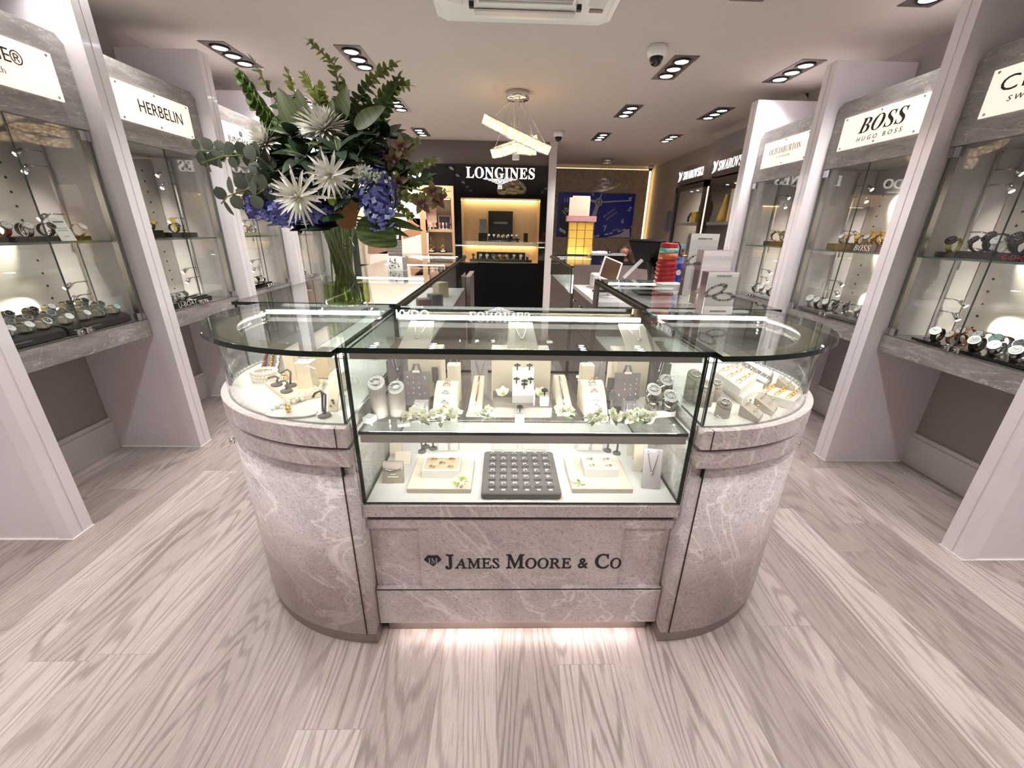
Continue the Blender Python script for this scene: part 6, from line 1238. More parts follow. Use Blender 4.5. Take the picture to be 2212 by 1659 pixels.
for k, (y0, y1) in enumerate(((1.545, 1.845), (1.86, 2.19))):
    lb = ['nearer', 'farther'][k]
    s = -1; t = thing('watch_tray', f'dark brown sloping watch tray with padded cushions, {["one nearer the entrance", "one by the white divider"][k]}', 'watch tray', (WX(s, 2.15), (y0+y1)/2, ZLG)); b = MB()
    pr = [(2.055, .0006), (2.055, .030), (2.07, .040), (2.30, .085), (2.31, .0006)]; n = b.add([(WX(s, d), y, ZLG+zz) for y in (y0, y1) for d, zz in pr])
    b.face([n+i for i in range(5)]); b.face([n+9-i for i in range(5)])
    for i in range(5): b.face([n+i, n+5+i, n+5+(i+1) % 5, n+(i+1) % 5])
    obj('tray', b, BROWNT, t); obj('front_print', MB().box(WX(s, 2.0545), y0+.05, ZLG+.016, WX(s, 2.0549), y0+.16, ZLG+.021), INKG, t)
    stl = [['aqua-faced steel', 'steel', 'steel', 'steel dark-faced'], ['steel dark-faced', 'steel blue-faced', 'steel dark-faced', 'black leather dark-faced'], ['black leather dark-faced', 'steel dark-faced', 'steel', 'black leather dark-faced']]
    for r in range(3):
        for c_ in range(4):
            y = y0+.042+c_*((y1-y0-.084)/3); d = 2.095+.075*r; zz = ZLG+.042+(d-2.07)*.196+.002
            watch_at((WX(s, d), y, zz-.006), facing(s)+RND.uniform(-.12, .12), stl[r][(c_+k) % 4], f'{stl[r][(c_+k) % 4]} watch on {"tan" if (r+c_) % 3 == 0 else "olive"} cushion, {ORD[r]} row up, {ORD[c_]} along, {["entrance-side", "divider-side"][k]} tray', f'cushioned watches in the brown tray {["nearer the entrance", "by the divider"][k]}', .92, TANP if (r+c_) % 3 == 0 else OLIVE)
# oversized watch prop at the picture's edge
p = Vector((WX(-1, 2.33), 1.60, ZLG+.20)); t = thing('oversized_watch_display', 'oversized round watch display with dark face standing at the rear of the lower shelf', 'display', (p.x, p.y, ZLG))
nx = Vector((1, 0, 0)); obj('case', MB().cyl(p-nx*.02, p+nx*.02, .115, .11, 36), STEEL, t); obj('dark_face', MB().cyl(p+nx*.02, p+nx*.021, .094, n=36), mat('deep_grey_dial', (66, 64, 74), .15), t)
b = MB()
for h_ in range(12): a = PI/6*h_; q = p+nx*.022+Vector((0, math.cos(a), math.sin(a)))*.078; b.tube([q, q+Vector((0, math.cos(a), math.sin(a)))*-.016], .003, 0, 5)
obj('hour_marker_print', b, WHITE, t); obj('crown', MB().cyl(p+Vector((0, .113, 0)), p+Vector((0, .135, 0)), .016, n=16), STEEL, t); obj('stand', MB().box(p.x-.02, p.y-.03, ZLG+.001, p.x+.015, p.y+.03, ZLG+.095), BLACK, t)
# --- second bay
plinth('L', 2.38, 2.62, 2.09, 2.20, ZSH, .045, 'dark stepped watch block on the upper shelf, second cabinet on the vase side', BLKT); plinth('L', 2.39, 2.61, 2.205, 2.28, ZSH, .085, 'taller dark watch block behind the stepped one, second cabinet on the vase side', BLKT)
plinth('L', 2.72, 2.90, 2.09, 2.19, ZSH, .03, 'low dark block under the yellow card, second cabinet on the vase side', BLKT)
rowof('L', 1, 'upper', 2.13, [2.41, 2.465, 2.52, 2.575], ['black leather', 'steel dark-faced', 'black leather', 'brown leather'], 'front upper watches in the second cabinet', ZSH+.046); rowof('L', 1, 'upper', 2.24, [2.41, 2.465, 2.52, 2.575], ['steel', 'steel', 'steel dark-faced', 'steel'], 'rear upper watches in the second cabinet', ZSH+.086, row='rear')
rowof('L', 1, 'upper', 2.13, [2.76], ['black leather dark-faced'], None, ZSH+.031, row='low block of the')
card('L', 2.16, 2.83, ZSH+.0312, .045, .085, 'bright yellow card on the low dark block in the second vase-side cabinet', mat('bright_yellow_card', (250, 212, 50), .5), .02, False)
plinth('L', 2.40, 2.86, 2.07, 2.20, ZLG, .03, 'black watch tray with pale capitals, second vase-side cabinet', BLKT, text='U-BOAT', tm=WHITEM, tw=.16)
rowof('L', 1, 'lower', 2.12, [2.42, 2.48, 2.54, 2.60, 2.66], ['black resin', 'black leather dark-faced', 'black resin', 'steel dark-faced', 'black resin'], 'lower watches in the second cabinet', ZLG+.031); rowof('L', 1, 'lower', 2.27, [2.40, 2.47, 2.54, 2.61, 2.68], ['black resin', 'steel dark-faced', 'black leather dark-faced', 'black resin', 'steel'], 'rear lower watches in the second cabinet', ZLG, kk=1.45, row='rear')
for k in range(2): tag(obj('watch_strap', MB().rbox((WX(-1, 2.11+.07*k), 2.80+.03*k, ZLG+.034), (.022, .15, .004), .1*k, bev=.001), LEATHB), f'flat black leather strap lying on the black tray, {["front", "rear"][k]} one', 'watch strap')
# --- bay with the star emblem
plinth('L', 3.22, 3.75, 2.09, 2.2, ZSH, .02, 'thin pale plinth on the upper shelf of the star emblem cabinet', mat('pale_plinth', (190, 176, 140), .5)); rowof('L', 2, 'upper', 2.14, [3.26, 3.36, 3.50, 3.62], ['gold', 'brown leather', 'gold', 'steel'], 'upper watches in the star emblem cabinet', ZSH+.021)
plinth('L', 3.22, 3.66, 2.08, 2.24, ZLG, .03, 'black watch tray on the lower level of the star emblem cabinet', BLKT); rowof('L', 2, 'lower', 2.13, [3.25, 3.33, 3.41, 3.50, 3.59], ['steel dark-faced', 'black resin', 'steel', 'black resin', 'black leather'], 'lower watches in the star emblem cabinet', ZLG+.031); rowof('L', 2, 'lower', 2.2, [3.29, 3.38, 3.47], ['black resin', 'steel', 'black resin'], 'rear lower watches in the star emblem cabinet', ZLG+.031, kk=1.3, row='rear')
# --- bay behind the vase
plinth('L', 4.0, 4.35, 2.09, 2.2, ZSH, .05, 'brown wooden watch block on the upper shelf behind the vase', mat('brown_wood_block', (110, 70, 44), .5)); rowof('L', 3, 'upper', 2.14, [4.06, 4.18, 4.30], ['brown leather', 'gold', 'brown leather'], 'upper watches behind the vase', ZSH+.051); rowof('L', 3, 'lower', 2.15, [4.08, 4.22, 4.36], ['steel', 'gold', 'steel'], 'lower watches behind the vase', kk=1.4)
# --- Swiss sign bay
plinth('R', 1.45, 1.98, 2.085, 2.20, ZSH, .032, 'black watch plinth with red lettering on the upper shelf, Swiss sign cabinet', BLKT, text='G-SHOCK', tm=mat('red_print', (190, 40, 36), .4), tw=.13); plinth('R', 1.99, 2.09, 2.10, 2.19, ZSH, .024, 'small dark block at the end of the red lettered plinth, Swiss sign cabinet', BROWNT)
rowof('R', 0, 'upper', 2.125, [1.48, 1.55, 1.62, 1.69, 1.76, 1.84, 1.92], ['steel', 'steel', 'white resin gold-faced', 'white resin', 'black resin', 'white resin', 'black resin'], 'upper watches in the Swiss sign cabinet', ZSH+.033, kk=1.15); rowof('R', 0, 'upper', 2.18, [1.58, 1.70, 1.80, 1.90], ['steel', 'white resin', 'black resin', 'black resin'], 'rear upper watches in the Swiss sign cabinet', ZSH+.05 if False else ZSH+.033, kk=1.5, row='rear'); rowof('R', 0, 'upper', 2.14, [2.045], ['lime resin'], None, ZSH+.025, kk=1.25, row='end block of the')
plinth('R', 1.43, 2.0, 2.05, 2.32, ZLG, .012, 'wide black glass watch tray on the lower level, Swiss sign cabinet', BLKT)
rowof('R', 0, 'lower', 2.10, [1.50, 1.58, 1.66, 1.74, 1.83, 1.92], ['steel dark-faced', 'steel', 'steel dark-faced', 'black leather', 'rose gold', 'black leather'], 'front lower watches in the Swiss sign cabinet', ZLG+.013, kk=1.2); rowof('R', 0, 'lower', 2.20, [1.47, 1.56, 1.65, 1.73, 1.80, 1.88], ['steel', 'steel dark-faced', 'black leather dark-faced', 'aqua-faced steel', 'steel', 'rose gold'], 'rear lower watches in the Swiss sign cabinet', ZLG+.013, kk=1.4, row='rear')
tag(obj('photo_plaque', MB().rbox((WX(1, 2.33), 1.52, ZLG+.16), (.012, .16, .32), 0), mat('dark_photo_print', (60, 56, 54), .3, mottle=.7, mscale=14)), 'dark picture plaque standing behind the lower watches, Swiss sign cabinet', 'plaque')
tag(obj('dark_banner', MB().rbox((WX(1, 2.33), 1.50, ZSH+.22), (.012, .14, .42), 0), BLACK), 'black plaque standing at the rear of the upper shelf, Swiss sign cabinet', 'plaque')
# --- bold black sign bay
WOODP = mat('walnut_plinth', (128, 98, 62), .45, mottle=.12, mscale=14, stretch=(1, 5, 5))
plinth('R', 2.26, 2.80, 2.085, 2.26, ZSH, .04, 'walnut watch plinth on the upper shelf, bold black sign cabinet', WOODP); plinth('R', 2.40, 2.585, 2.068, 2.0815, ZSH, .046, 'brown plaque with white italic lettering before the walnut plinth', mat('brown_plaque', (96, 78, 62), .4), name='display_plaque', cat='sign', text=SERIF_BI('BOSS'), tm=WHITEM, tw=.12)
rowof('R', 1, 'upper', 2.125, [2.28+.062*i for i in range(8)], ['brown leather', 'steel', 'gold', 'brown leather', 'steel', 'gold', 'brown leather', 'steel'], 'front upper watches in the bold black sign cabinet', ZSH+.041, kk=1.0); rowof('R', 1, 'upper', 2.21, [2.28+.062*i for i in range(6)], ['gold', 'steel', 'gold', 'gold', 'gold', 'gold'], 'rear upper watches in the bold black sign cabinet', ZSH+.041, kk=1.35, row='rear')
tag(obj('jewellery_t_bar', MB().tube([(WX(1, 2.29), 2.36, ZSH+.001), (WX(1, 2.29), 2.36, ZSH+.19)], .004, 0, 8).tube([(WX(1, 2.29), 2.32, ZSH+.19), (WX(1, 2.29), 2.40, ZSH+.19)], .005, 0, 8).lathe([(0, .0008), (.03, .0008), (.03, .006), (0, .007)], (WX(1, 2.29), 2.36, ZSH), 16), GOLD), 'gold T-bar jewellery stand behind the walnut plinth', 'jewellery stand')
t = thing('necklace_easel', 'tan leaning panel with a dark frame and gold necklace, by the nearer white divider', 'display stand', (WX(1, 2.3), 2.27, ZSH)); obj('panel', MB().rbox((WX(1, 2.35), 2.275, ZSH+.17), (.014, .12, .33)), mat('tan_panel', (206, 170, 116), .5), t); obj('dark_picture', MB().rbox((WX(1, 2.342), 2.275, ZSH+.27), (.004, .07, .1)), BLACK, t)
tag(obj('necklace', MB().tube([(WX(1, 2.338), 2.275+.025*math.cos(a), ZSH+.13+.05*math.sin(a)-.02) for a in [PI+PI*i/10 for i in range(11)]], .0025, 0, 6), GOLD), 'gold necklace hung on the tan leaning panel', 'necklace')
plinth('R', 2.26, 2.86, 2.05, 2.3, ZLG, .02, 'grey and black watch tray on the lower level, bold black sign cabinet', mat('grey_tray', (112, 106, 102), .35)); rowof('R', 1, 'lower', 2.12, [2.30, 2.39, 2.48, 2.57, 2.66, 2.74, 2.82], ['steel', 'steel', 'steel dark-faced', 'steel dark-faced', 'black leather', 'black leather', 'white resin'], 'lower bangle watches in the bold black sign cabinet', ZLG+.021, kk=1.45)
rowof('R', 1, 'lower', 2.21, [2.34, 2.44], ['black resin', 'steel'], 'rear lower watches in the bold black sign cabinet', ZLG+.021, kk=1.3, row='rear'); card('R', 2.30, 2.45, ZLG+.0, .16, .17, 'cream card with dark lettering at the rear of the lower level, bold black sign cabinet', CREAM, .02)
# --- faint grey sign bay
plinth('R', 3.06, 3.50, 2.085, 2.2, ZSH, .035, 'black watch plinth on the upper shelf, faint grey sign cabinet', BLKT); rowof('R', 2, 'upper', 2.13, [3.10, 3.20, 3.30, 3.40], ['steel', 'black leather', 'steel dark-faced', 'black resin'], 'upper watches in the faint grey sign cabinet', ZSH+.036, kk=1.35); plinth('R', 3.06, 3.55, 2.07, 2.25, ZLG, .022, 'pale grey watch tray on the lower level, faint grey sign cabinet', mat('pale_grey_tray', (190, 186, 182), .4)); rowof('R', 2, 'lower', 2.13, [3.10, 3.20, 3.30, 3.40, 3.50], ['white resin', 'steel', 'black leather', 'steel', 'black leather'], 'lower watches in the faint grey sign cabinet', ZLG+.023, kk=1.45)
# --- watches in the black wall unit
for k in range(7):
    x = -.20+.066*k; watch_at((x, 6.315, 1.1608), RND.uniform(-.3, .3), ['black leather', 'steel', 'gold', 'gold', 'steel', 'black leather', 'steel'][k], f'watch on the glossy black plinth of the oak shelf, {ORD[k]} along', 'watches on the oak shelf', 1.05, WHITEM if k in (2, 3, 4) else None)
for k in range(9):
    x = -.44+.1*k; watch_at((x, 6.30, .8688), RND.uniform(-.3, .3), ['black leather dark-faced', 'steel', 'white resin', 'steel dark-faced', 'gold', 'gold', 'steel', 'white resin', 'black leather'][k], f'watch at the bottom of the lit oak recess, {ORD[k]} along', 'watches at the bottom of the oak recess', 1.35)
# ================================================================ vase of flowers
VC = Vector((-.556, 1.475, ZT+.0008)); VH = .275; VR = .084
NECK = VC+Vector((0, 0, VH-.01))
t = thing('glass_vase', 'tall clear glass vase half filled with water on the rounded counter end', 'vase', VC)
obj('glass', MB().lathe([(0, 0), (VR*1.06, 0), (VR*1.08, .012), (VR*1.0, .03), (VR*.93, .12), (VR*.93, .2), (VR*1.0, VH), (VR*.97, VH+.001), (VR*.88, .2), (VR*.88, .12), (VR*.93, .034), (VR*.9, .022), (0, .02)], VC, 40), VASEGL, t)
WATER = glass('vase_water', (214, 222, 170), .6, 1.33)
obj('water', MB().lathe([(0, .0205), (VR*.895, .0225), (VR*.925, .034), (VR*.885, .085), (VR*.885, .088), (0, .088)], VC, 36), WATER, t)
GL = [mat('leaf_'+n_, c_, .45) for n_, c_ in (('deep_green', (38, 60, 34)), ('mid_green', (66, 94, 46)), ('olive', (112, 126, 56)), ('lime', (146, 160, 74)), ('grey_green', (84, 90, 76)), ('blue_green', (62, 82, 66)), ('variegated_cream', (186, 196, 150)), ('copper', (136, 88, 50)))]
DEEP, MID, OLV, LIMEG, GREYG, BLUEG, CREAMG, COPPER = GL
STEMG = mat('stem_green', (116, 132, 60), .5); STEMD = mat('stem_dark', (84, 104, 48), .5); STEMB = mat('stem_brown', (120, 98, 62), .6)
WPET = mat('white_petal', (244, 242, 232), .55); WCEN = mat('cream_flower_centre', (226, 220, 170), .6); BLUE1 = mat('blue_floret', (104, 110, 178), .55); BLUE2 = mat('violet_floret', (80, 76, 146), .55); BLUE3 = mat('pale_blue_floret', (150, 160, 200), .55); BUDG = mat('pale_green_bud', (180, 192, 160), .55); MAROON = mat('maroon_orchid', (84, 44, 46), .5); ORCHG = mat('brown_green_orchid', (124, 112, 66), .5)
def fp(u, v, dy=0.0): return at(u, v, Y=VC.y+dy)
_sn = [0]
def stem_pts(p, via=None):
    _sn[0] += 1; a = _sn[0]*2.4; tr = RND.uniform(.02, .06); top = NECK+Vector((math.cos(a)*tr, math.sin(a)*tr, .006)); a2 = a+RND.uniform(1.0, 4.6); fr = RND.uniform(.02, .062); foot = VC+Vector((math.cos(a2)*fr, math.sin(a2)*fr, .026))
    mid = [p] + ([Vector(via)] if via is not None else [top.lerp(p, .5)+Vector((0, 0, .02))]) + [top, top.lerp(foot, .5), foot]
    return mid
def stem(parent, p, via=None, r=.0024, m_=None):
    return obj('stem', MB().tube(stem_pts(p, via), r, 0, 6), m_ or (STEMB, STEMG, STEMD, STEMG)[_sn[0] % 4], parent)
def flower(name, label, p, cat='flower'): return thing(name, label, cat, p)
def mum(u, v, r, dy, face, label, n=70, inc=1.5):
    p = fp(u, v, dy); t = flower('chrysanthemum', label, p); f = Vector(face).normalized(); q = f.to_track_quat('Z', 'Y').to_matrix().to_4x4(); M = Matrix.Translation(p) @ q; b = MB()
    for i in range(n):
        g_ = i/n; a = i*2.39996; e = .05+inc*(g_**1.3); L = r*(1-.45*g_)*RND.uniform(.86, 1.1)
        d = Vector((math.cos(a)*math.cos(e), math.sin(a)*math.cos(e), math.sin(e)))
        s_ = MB().leaf(Vector((0, 0, .006*g_))+d*.004, d, (0, 0, 1), L, .0085, 0, -.12+.3*(1-g_), .5, 4, wid=lambda t_: .55+.6*math.sin(PI*min(1, t_*.9+.1))*.8 if t_ < .99 else .15)
        b.join(s_, M)
    obj('petal', b, WPET, t); obj('centre', MB().ball(p+f*.006, r*.16, 0, 10, 6), WCEN, t); stem(t, p-f*.004, None, .003)
mum(700, 284, .098, -.02, (.15, -.55, .85), 'white spider chrysanthemum, topmost one in the bouquet, seen from the side', 150)
mum(578, 312, .072, -.04, (-.5, -.55, .7), 'white spider chrysanthemum on the outer side, beside the star emblem sign', 110)
mum(714, 380, .070, -.15, (.15, -.98, .1), 'white spider chrysanthemum in the middle of the bouquet', 46, 1.2)
mum(648, 425, .088, -.17, (-.1, -.98, .12), 'largest white spider chrysanthemum, lowest at the bouquet front', 50, 1.2)
mum(784, 378, .032, -.12, (.3, -.9, .3), 'small half-open white chrysanthemum beside the blue hydrangea', 40)
mum(572, 372, .05, .02, (-.7, -.3, .2), 'white chrysanthemum half hidden behind the grey-green round leaves', 40)
def florets(u, v, rx, rz, dy, label, n=60, cols=(0, 1), top=False):
    p = fp(u, v, dy); t = flower('hydrangea', label, p); b = MB()
    n = int(n*1.5)
    for i in range(n):
        z = 1-2*(i+.5)/n; a = i*2.39996; rr = math.sqrt(1-z*z); jit = RND.uniform(.72, 1.12); d = Vector((rr*math.cos(a), rr*math.sin(a), z)); q = p+Vector((d.x*rx, d.y*rx*.8, d.z*rz))*jit; d = (d+Vector((RND.uniform(-.6, .6), RND.uniform(-.6, .6), RND.uniform(-.6, .6)))).normalized(); o = d.orthogonal().normalized(); o2 = d.cross(o); m = cols[RND.randint(0, len(cols)-1)]; s0 = RND.random()*2
        for k in range(4):
            a2 = PI/2*k+s0; e = o*math.cos(a2)+o2*math.sin(a2); b.leaf(q, e+d*.35, d, .0115, .0105, m, .15, .2, 3)
    if top:
        for i in range(40): b.ball(p+Vector((RND.gauss(0, rx*.45), -rx*.5+RND.gauss(0, .008), rz*(.55+.3*RND.random()))), .0045, 3, 6, 4)
    obj('petal', b, [BLUE1, BLUE2, BLUE3, BUDG], t); obj('core', MB().ball(p, 1.0, 0, 10, 6, (rx*.6, rx*.45, rz*.65)), BLUE2, t); stem(t, p, None, .0036)
florets(818, 432, .055, .085, -.13, 'blue hydrangea head hanging at the bouquet front above the curved green leaf', 90, (0, 0, 2, 1), True)
florets(822, 362, .045, .06, .0, 'blue hydrangea head higher up, half hidden among dark leaves', 60, (1, 1, 0))
florets(565, 448, .055, .038, -.06, 'blue hydrangea head under the outermost white chrysanthemum', 70, (0, 1, 1))
florets(612, 462, .05, .036, -.11, 'violet hydrangea head below the largest white chrysanthemum', 60, (1, 1, 0))
florets(692, 462, .05, .03, -.08, 'dark violet hydrangea head low in the bouquet beside the copper leaf', 56, (1, 1, 0))
florets(598, 420, .03, .03, -.09, 'small pale green and blue bud cluster beside the largest chrysanthemum', 30, (3, 2, 3), True)
def spray(pts, label, leafm, L, W_, n, dy0, name='leafy_spray', both=True, droop=.15, tipm=None, twig=None, spread=1.0, cat='foliage'):
    P = [fp(u, v, dy) for u, v, dy in pts]; t = flower(name, label, P[-1], cat); lf = MB(); n = int(n*1.35); L *= 1.22; W_ *= 1.35
    seg = [(P[i+1]-P[i]).length for i in range(len(P)-1)]; tot = sum(seg)
    for i in range(n):
        f = (i+.5)/n*tot; k = 0
        while k < len(seg)-1 and f > seg[k]: f -= seg[k]; k += 1
        q = P[k].lerp(P[k+1], f/seg[k]); d = (P[k+1]-P[k]).normalized(); g_ = (i+.5)/n
        for s_ in ((-1, 1) if both else ((1,) if i % 2 else (-1,))):
            a = i*1.57+RND.uniform(-.4, .4); o = d.orthogonal().normalized(); o2 = d.cross(o); sd = (o*math.cos(a)+o2*math.sin(a))*s_
            sc_ = (1-.45*g_)*RND.uniform(.8, 1.15); lf.leaf(q, sd*spread+d*.55, d*.5+Vector((RND.uniform(-.6, .6), -1.0, RND.uniform(-.2, .6))), L*sc_, W_*sc_, 1 if (tipm and g_ > .55) else 0, droop, .25, 4)
    lf.leaf(P[-1], (P[-1]-P[-2]), (0, 0, 1), L*.7, W_*.7, 1 if tipm else 0, .1, .2, 4)
    obj('leaf', lf, [leafm, tipm or leafm], t); obj('twig', MB().tube(P, [.0026]*(len(P)-1)+[.0012], 0, 5), twig or STEMB, t); stem(t, P[0])
# light green small-leaved sprays rising from the top
spray([(725, 300, 0), (738, 220, .02), (722, 140, .03), (700, 118, .04), (668, 90, .05)], 'tallest thin spray of small green leaves, topmost in the bouquet', MID, .030, .017, 22, 0, tipm=OLV)
spray([(700, 290, .03), (690, 215, .05), (655, 165, .08)], 'bright green small-leaved spray, top centre left of the tallest spray', OLV, .030, .018, 18, 0, tipm=LIMEG)
spray([(670, 280, .06), (640, 210, .09), (622, 160, .10)], 'lime green small-leaved spray behind the pointed lily leaves', OLV, .028, .017, 15, 0, tipm=LIMEG)
spray([(640, 290, .05), (595, 215, .05), (572, 178, .05), (548, 135, .05)], 'thin drooping spray near the triple downlight on the outer side', MID, .032, .017, 9, 0, tipm=OLV)
spray([(755, 285, .05), (775, 215, .06), (812, 165, .07), (850, 140, .08)], 'small-leaved spray reaching towards the crystal chandelier, upper one', MID, .032, .019, 20, 0, tipm=OLV)
spray([(770, 280, .03), (810, 225, .03), (850, 185, .02), (882, 186, .02)], 'small-leaved spray reaching towards the crystal chandelier, lower one', MID, .032, .02, 18, 0, tipm=OLV)
spray([(745, 280, .07), (752, 215, .09), (742, 180, .1)], 'small-leaved spray behind the tallest one', OLV, .028, .018, 15, 0, tipm=LIMEG)
spray([(720, 280, .08), (700, 225, .1), (694, 190, .11)], 'bushy light green spray in the middle of the bouquet top', OLV, .03, .02, 16, 0, tipm=LIMEG)
spray([(800, 275, .02), (840, 215, .0), (860, 170, .0)], 'round-leaved spray beside the far triple downlights', MID, .03, .022, 15, 0)
# bells of Ireland
P = [fp(*q) for q in ((620, 310, -.02), (588, 268, -.02), (552, 222, -.02), (518, 160, -.02))]; t = flower('bells_of_ireland', 'knobbly green bell-cup flower spike leaning outward by the divider panel', P[-1])
b = MB()
for i in range(30):
    g_ = i/29; k = min(2, int(g_*3)); q = P[k].lerp(P[k+1], g_*3-k); a = i*2.1; d = Vector((math.cos(a), math.sin(a)*.8, RND.uniform(.1, .8))).normalized(); r = .028*(1-.5*g_)*RND.uniform(.75, 1.2)
    b.join(MB().lathe([(.003, 0), (r*.7, r*.45), (r*1.1, r*.95), (r*.95, r*.92), (r*.5, r*.5), (0, r*.3)], (0, 0, 0), 9), Matrix.Translation(q) @ d.to_track_quat('Z', 'Y').to_matrix().to_4x4())
obj('bell', b, [mat('bell_green', (92, 122, 52), .5)], t); stem(t, P[0], None, .004)
# pointed lily leaves and buds
def blade(a_, b_, w_, label, m_, dy=(-.02, -.02), name='lily_leaf', curl=.1, cup=.25, cat='leaf', up=(0, -1, .3), m2=None):
    p0, p1 = fp(a_[0], a_[1], dy[0]), fp(b_[0], b_[1], dy[1]); d = p1-p0; t = flower(name, label, p0, cat)
    obj('blade', MB().leaf(p0, d, up, d.length*1.03, w_, 0, curl, cup, 9), m_, t); stem(t, p0); return t
LSTR = NT('striped_lily_leaf', .45); v_, x_, y_, z_ = LSTR.pos(); LSTR.out(LSTR.mix(LSTR.rng(LSTR.noise(LSTR.comb(LSTR.math('MULTIPLY', LSTR.math('ADD', x_, LSTR.math('MULTIPLY', z_, .45)), 160.0), LSTR.math('MULTIPLY', z_, 6.0)), 1.0, 2.0), .3, .7), lin((62, 80, 42))[:3], lin((112, 122, 66))[:3]))
blade((648, 284), (598, 190), .058, 'broad pointed striped leaf rising on the outer side of the bouquet top', LSTR.m); blade((668, 265), (640, 192), .036, 'narrower pointed striped leaf beside the broad one', LSTR.m, (-.03, -.03)); blade((738, 265), (744, 185), .05, 'upright pointed leaf at the centre top of the bouquet', LSTR.m, (.0, .0)); blade((712, 262), (716, 215), .03, 'short upright leaf in front of the centre spray', LSTR.m, (-.02, -.02)); blade((765, 278), (826, 228), .050, 'broad striped leaf slanting towards the ceiling camera', LSTR.m, (-.04, -.05)); blade((650, 290), (590, 272), .03, 'narrow dark leaf over the outermost chrysanthemum', MID, (-.05, -.05))
# variegated and dark leaf clusters filling the middle
for i, (u, v, dy, lb) in enumerate(((640, 300, -.05, 'between the two upper chrysanthemums'), (660, 340, -.1, 'below the topmost chrysanthemum'), (730, 330, -.09, 'above the middle chrysanthemum'), (765, 300, -.02, 'beside the topmost chrysanthemum'), (800, 300, 0, 'under the slanting striped leaf'), (610, 385, -.06, 'behind the largest chrysanthemum'), (690, 415, -.10, 'between the two front chrysanthemums'), (770, 340, -.06, 'above the small white chrysanthemum'), (760, 425, -.09, 'beside the hanging blue hydrangea'), (835, 300, .03, 'under the chandelier side sprays'), (850, 345, .02, 'behind the brown orchids'), (590, 350, -.01, 'behind the outermost chrysanthemum'), (850, 400, -.02, 'beside the blue hydrangea towards the orchids'), (720, 450, -.02, 'low in the middle above the vase'), (640, 470, -.02, 'low on the outer side above the vase'), (612, 330, .02, 'just behind the outermost chrysanthemum petals'), (668, 375, -.03, 'behind the two front chrysanthemums'), (628, 352, -.04, 'above the largest chrysanthemum'), (700, 355, -.02, 'under the topmost chrysanthemum, deep inside'))):
    p = fp(u, v, dy); t = flower('foliage_stem', f'dark variegated leaf cluster {lb}', p, 'foliage'); b = MB()
    for k in range(15):
        a = k*2.4; e = RND.uniform(-.3, .9); d = Vector((math.cos(a)*math.cos(e), -.25+math.sin(a)*math.cos(e)*.7, math.sin(e))); L = RND.uniform(.05, .085)
        b.leaf(p+d*.006, d, (0, -.6, 1), L, L*.52, 0 if k % 3 else 1, .35, .15, 5)
        if k % 3 == 0: b.leaf(p+d*.006+Vector((0, -.0015, .0)), d, (0, -.6, 1), L*1.02, L*.045, 2, .35, .15, 5)
    obj('leaf', b, [DEEP if i % 2 else BLUEG, MID, CREAMG], t); stem(t, p)
# grey-green round eucalyptus reaching out over the divider
def euc(pts, label, n, r=.024):
    P = [fp(u, v, dy) for u, v, dy in pts]; t = flower('eucalyptus_branch', label, P[-1], 'foliage'); b = MB(); seg = [(P[i+1]-P[i]).length for i in range(len(P)-1)]; tot = sum(seg)
    for i in range(n):
        f = (i+.6)/n*tot; k = 0
        while k < len(seg)-1 and f > seg[k]: f -= seg[k]; k += 1
        q = P[k].lerp(P[k+1], min(1, f/seg[k]))
        for s_ in (-1, 1):
            a = RND.uniform(-.6, .6)+s_*PI/2*RND.uniform(.75, 1.1); d = Vector((math.sin(a*.35)*-.5, RND.uniform(-.5, .3), math.sin(a))); rr = r*RND.uniform(.62, .9)
            b.leaf(q, d, (RND.uniform(-1, 1), -1, RND.uniform(-.3, .6)), rr*2.1, rr*1.75, 0, .1, .1, 5, wid=lambda t_: math.sqrt(max(0, 1-(2*t_-1)**2)))
    obj('leaf', b, GREYG, t); obj('twig', MB().tube(P, .0022, 0, 5), STEMG, t); stem(t, P[0])
euc([(600, 352, -.02), (545, 335, -.05), (490, 328, -.06), (420, 325, -.06)], 'long grey-green eucalyptus twig reaching out over the white divider', 7)
euc([(545, 335, -.05), (480, 338, -.07), (436, 352, -.07)], 'forked eucalyptus twig below the long one', 4, .021)
euc([(600, 400, -.05), (545, 405, -.09), (490, 425, -.1), (478, 440, -.1)], 'lower eucalyptus twig of large round leaves on the outer side', 5, .03)
euc([(600, 375, -.08), (560, 340, -.1), (540, 350, -.11)], 'short eucalyptus twig across the outermost chrysanthemum', 4, .026)
euc([(590, 390, -.08), (570, 410, -.12), (545, 425, -.12)], 'short eucalyptus twig above the blue hydrangea', 3, .03)
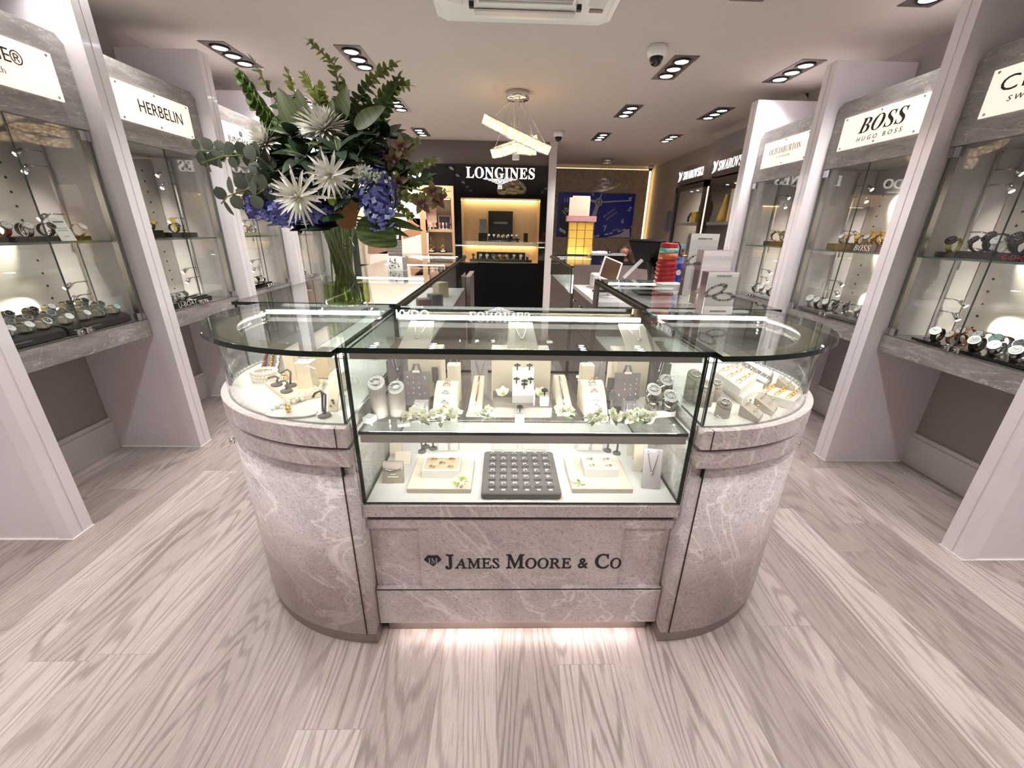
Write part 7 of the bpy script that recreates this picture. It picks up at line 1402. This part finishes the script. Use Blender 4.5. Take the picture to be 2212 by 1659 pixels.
# brown-green orchid sprays on the chandelier side
ORCHB = mat('dull_rose_petal', (112, 84, 62), .5)
def orchid_spray(pts, fl, label):
    P = [fp(u, v, dy) for u, v, dy in pts]; t = flower('orchid_spray', label, P[-1]); pm = [ORCHG, MAROON, ORCHB]
    for (u, v, dy) in fl:
        q = fp(u, v, dy); b = MB()
        for k in range(5):
            a = 2*PI*k/5+.4; b.leaf(q, (math.cos(a), -.35, math.sin(a)), (0, -1, .2), .034, .022, 0 if k % 2 else 2, .25, .3, 4)
        for k in range(3): a = 2*PI*k/3+.9; b.leaf(q+Vector((0, -.004, 0)), (math.cos(a)*.6, -.6, math.sin(a)*.6), (0, -1, .2), .016, .014, 1, .3, .3, 3)
        obj('bloom', b, pm, t)
    obj('twig', MB().tube(P, .0022, 0, 5), STEMG, t); stem(t, P[0])
orchid_spray([(800, 350, -.03), (850, 335, -.03), (870, 312, -.03)], [(868, 318, -.04), (850, 345, -.03)], 'brown-green orchid spray, upper one towards the chandelier'); orchid_spray([(810, 390, -.05), (880, 405, -.06), (930, 415, -.06)], [(935, 415, -.07), (912, 440, -.07), (860, 395, -.05), (945, 430, -.06)], 'brown-green orchid spray reaching furthest towards the oak vitrine')
for pts, lb, n in (([(800, 340, 0), (870, 330, 0), (905, 305, 0)], 'olive small-leaved spray beside the upper orchids', 13), ([(800, 365, -.02), (880, 372, -.02), (940, 345, -.02)], 'olive small-leaved spray pointing at the black wall', 16), ([(810, 385, -.03), (890, 400, -.03), (930, 380, -.03)], 'olive spray between the two orchid sprays', 14), ([(815, 400, -.04), (890, 430, -.05), (962, 415, -.05)], 'lowest olive spray, reaching over the oak vitrine', 15), ([(810, 400, -.02), (860, 445, -.03), (890, 470, -.03)], 'olive spray drooping over the watch poster', 12), ([(800, 330, .03), (850, 355, .03), (900, 360, .03)], 'dark olive spray behind the orchids', 14)):
    spray(pts, lb, mat('olive_brown_leaf', (104, 110, 56), .5), .026, .018, n, 0, tipm=OLV if n != 14 else MID, twig=STEMG)
# collar of large leaves over the vase rim
def collar(a_, b_, w_, label, m_, dy, curl, name='broad_leaf', cup=.2, up=(0, -.5, 1)):
    return blade(a_, b_, w_, label, m_, dy, name, curl, cup, 'leaf', up)
RIB = NT('ribbed_green_leaf', .4); v_, x_, y_, z_ = RIB.pos(); RIB.out(RIB.mix(RIB.rng(RIB.noise(RIB.comb(RIB.math('MULTIPLY', x_, 14.0), RIB.math('MULTIPLY', z_, 110.0)), 1.0, 2.0), .35, .65), lin((58, 84, 42))[:3], lin((112, 132, 66))[:3]))
collar((775, 478), (850, 520), .115, 'large ribbed green leaf hanging over the vase rim towards the poster', RIB.m, (-.10, -.13), .22, up=(.2, -1, .45)); collar((790, 478), (905, 478), .06, 'long green leaf arching from the vase rim over the counter', RIB.m, (-.08, -.1), .18); collar((785, 470), (880, 455), .05, 'long green leaf behind the arching one', RIB.m, (-.02, 0), .15); collar((800, 490), (880, 500), .05, 'green leaf tip under the arching leaf', MID, (-.06, -.05), .15)
collar((745, 495), (765, 438), .055, 'copper-backed magnolia leaf at the middle of the vase rim', COPPER, (-.09, -.12), .1, 'magnolia_leaf', .15, (0, -1, .2)); collar((742, 492), (732, 455), .035, 'smaller copper-backed leaf beside the magnolia leaf', COPPER, (-.09, -.10), .1, 'magnolia_leaf', .15, (0, -1, .2))
collar((735, 488), (625, 486), .075, 'dark glossy leaf lying over the vase rim on the outer side', DEEP, (-.08, -.09), .12); collar((715, 482), (572, 472), .055, 'long dark leaf under the blue hydrangeas', DEEP, (-.05, -.06), .12); collar((745, 472), (688, 470), .05, 'green leaf in front of the dark violet hydrangea', MID, (-.12, -.13), .1); collar((720, 495), (650, 492), .04, 'pale-backed leaf under the dark glossy leaf', mat('pale_leaf_back', (160, 140, 104), .6), (-.07, -.08), .1)
p = fp(718, 432, -.13); t = flower('flower_bud', 'closed round green bud below the middle chrysanthemum', p); obj('bud', MB().ball(p, .014, 0, 12, 8, (1, 1, 1.2)), OLV, t); stem(t, p)
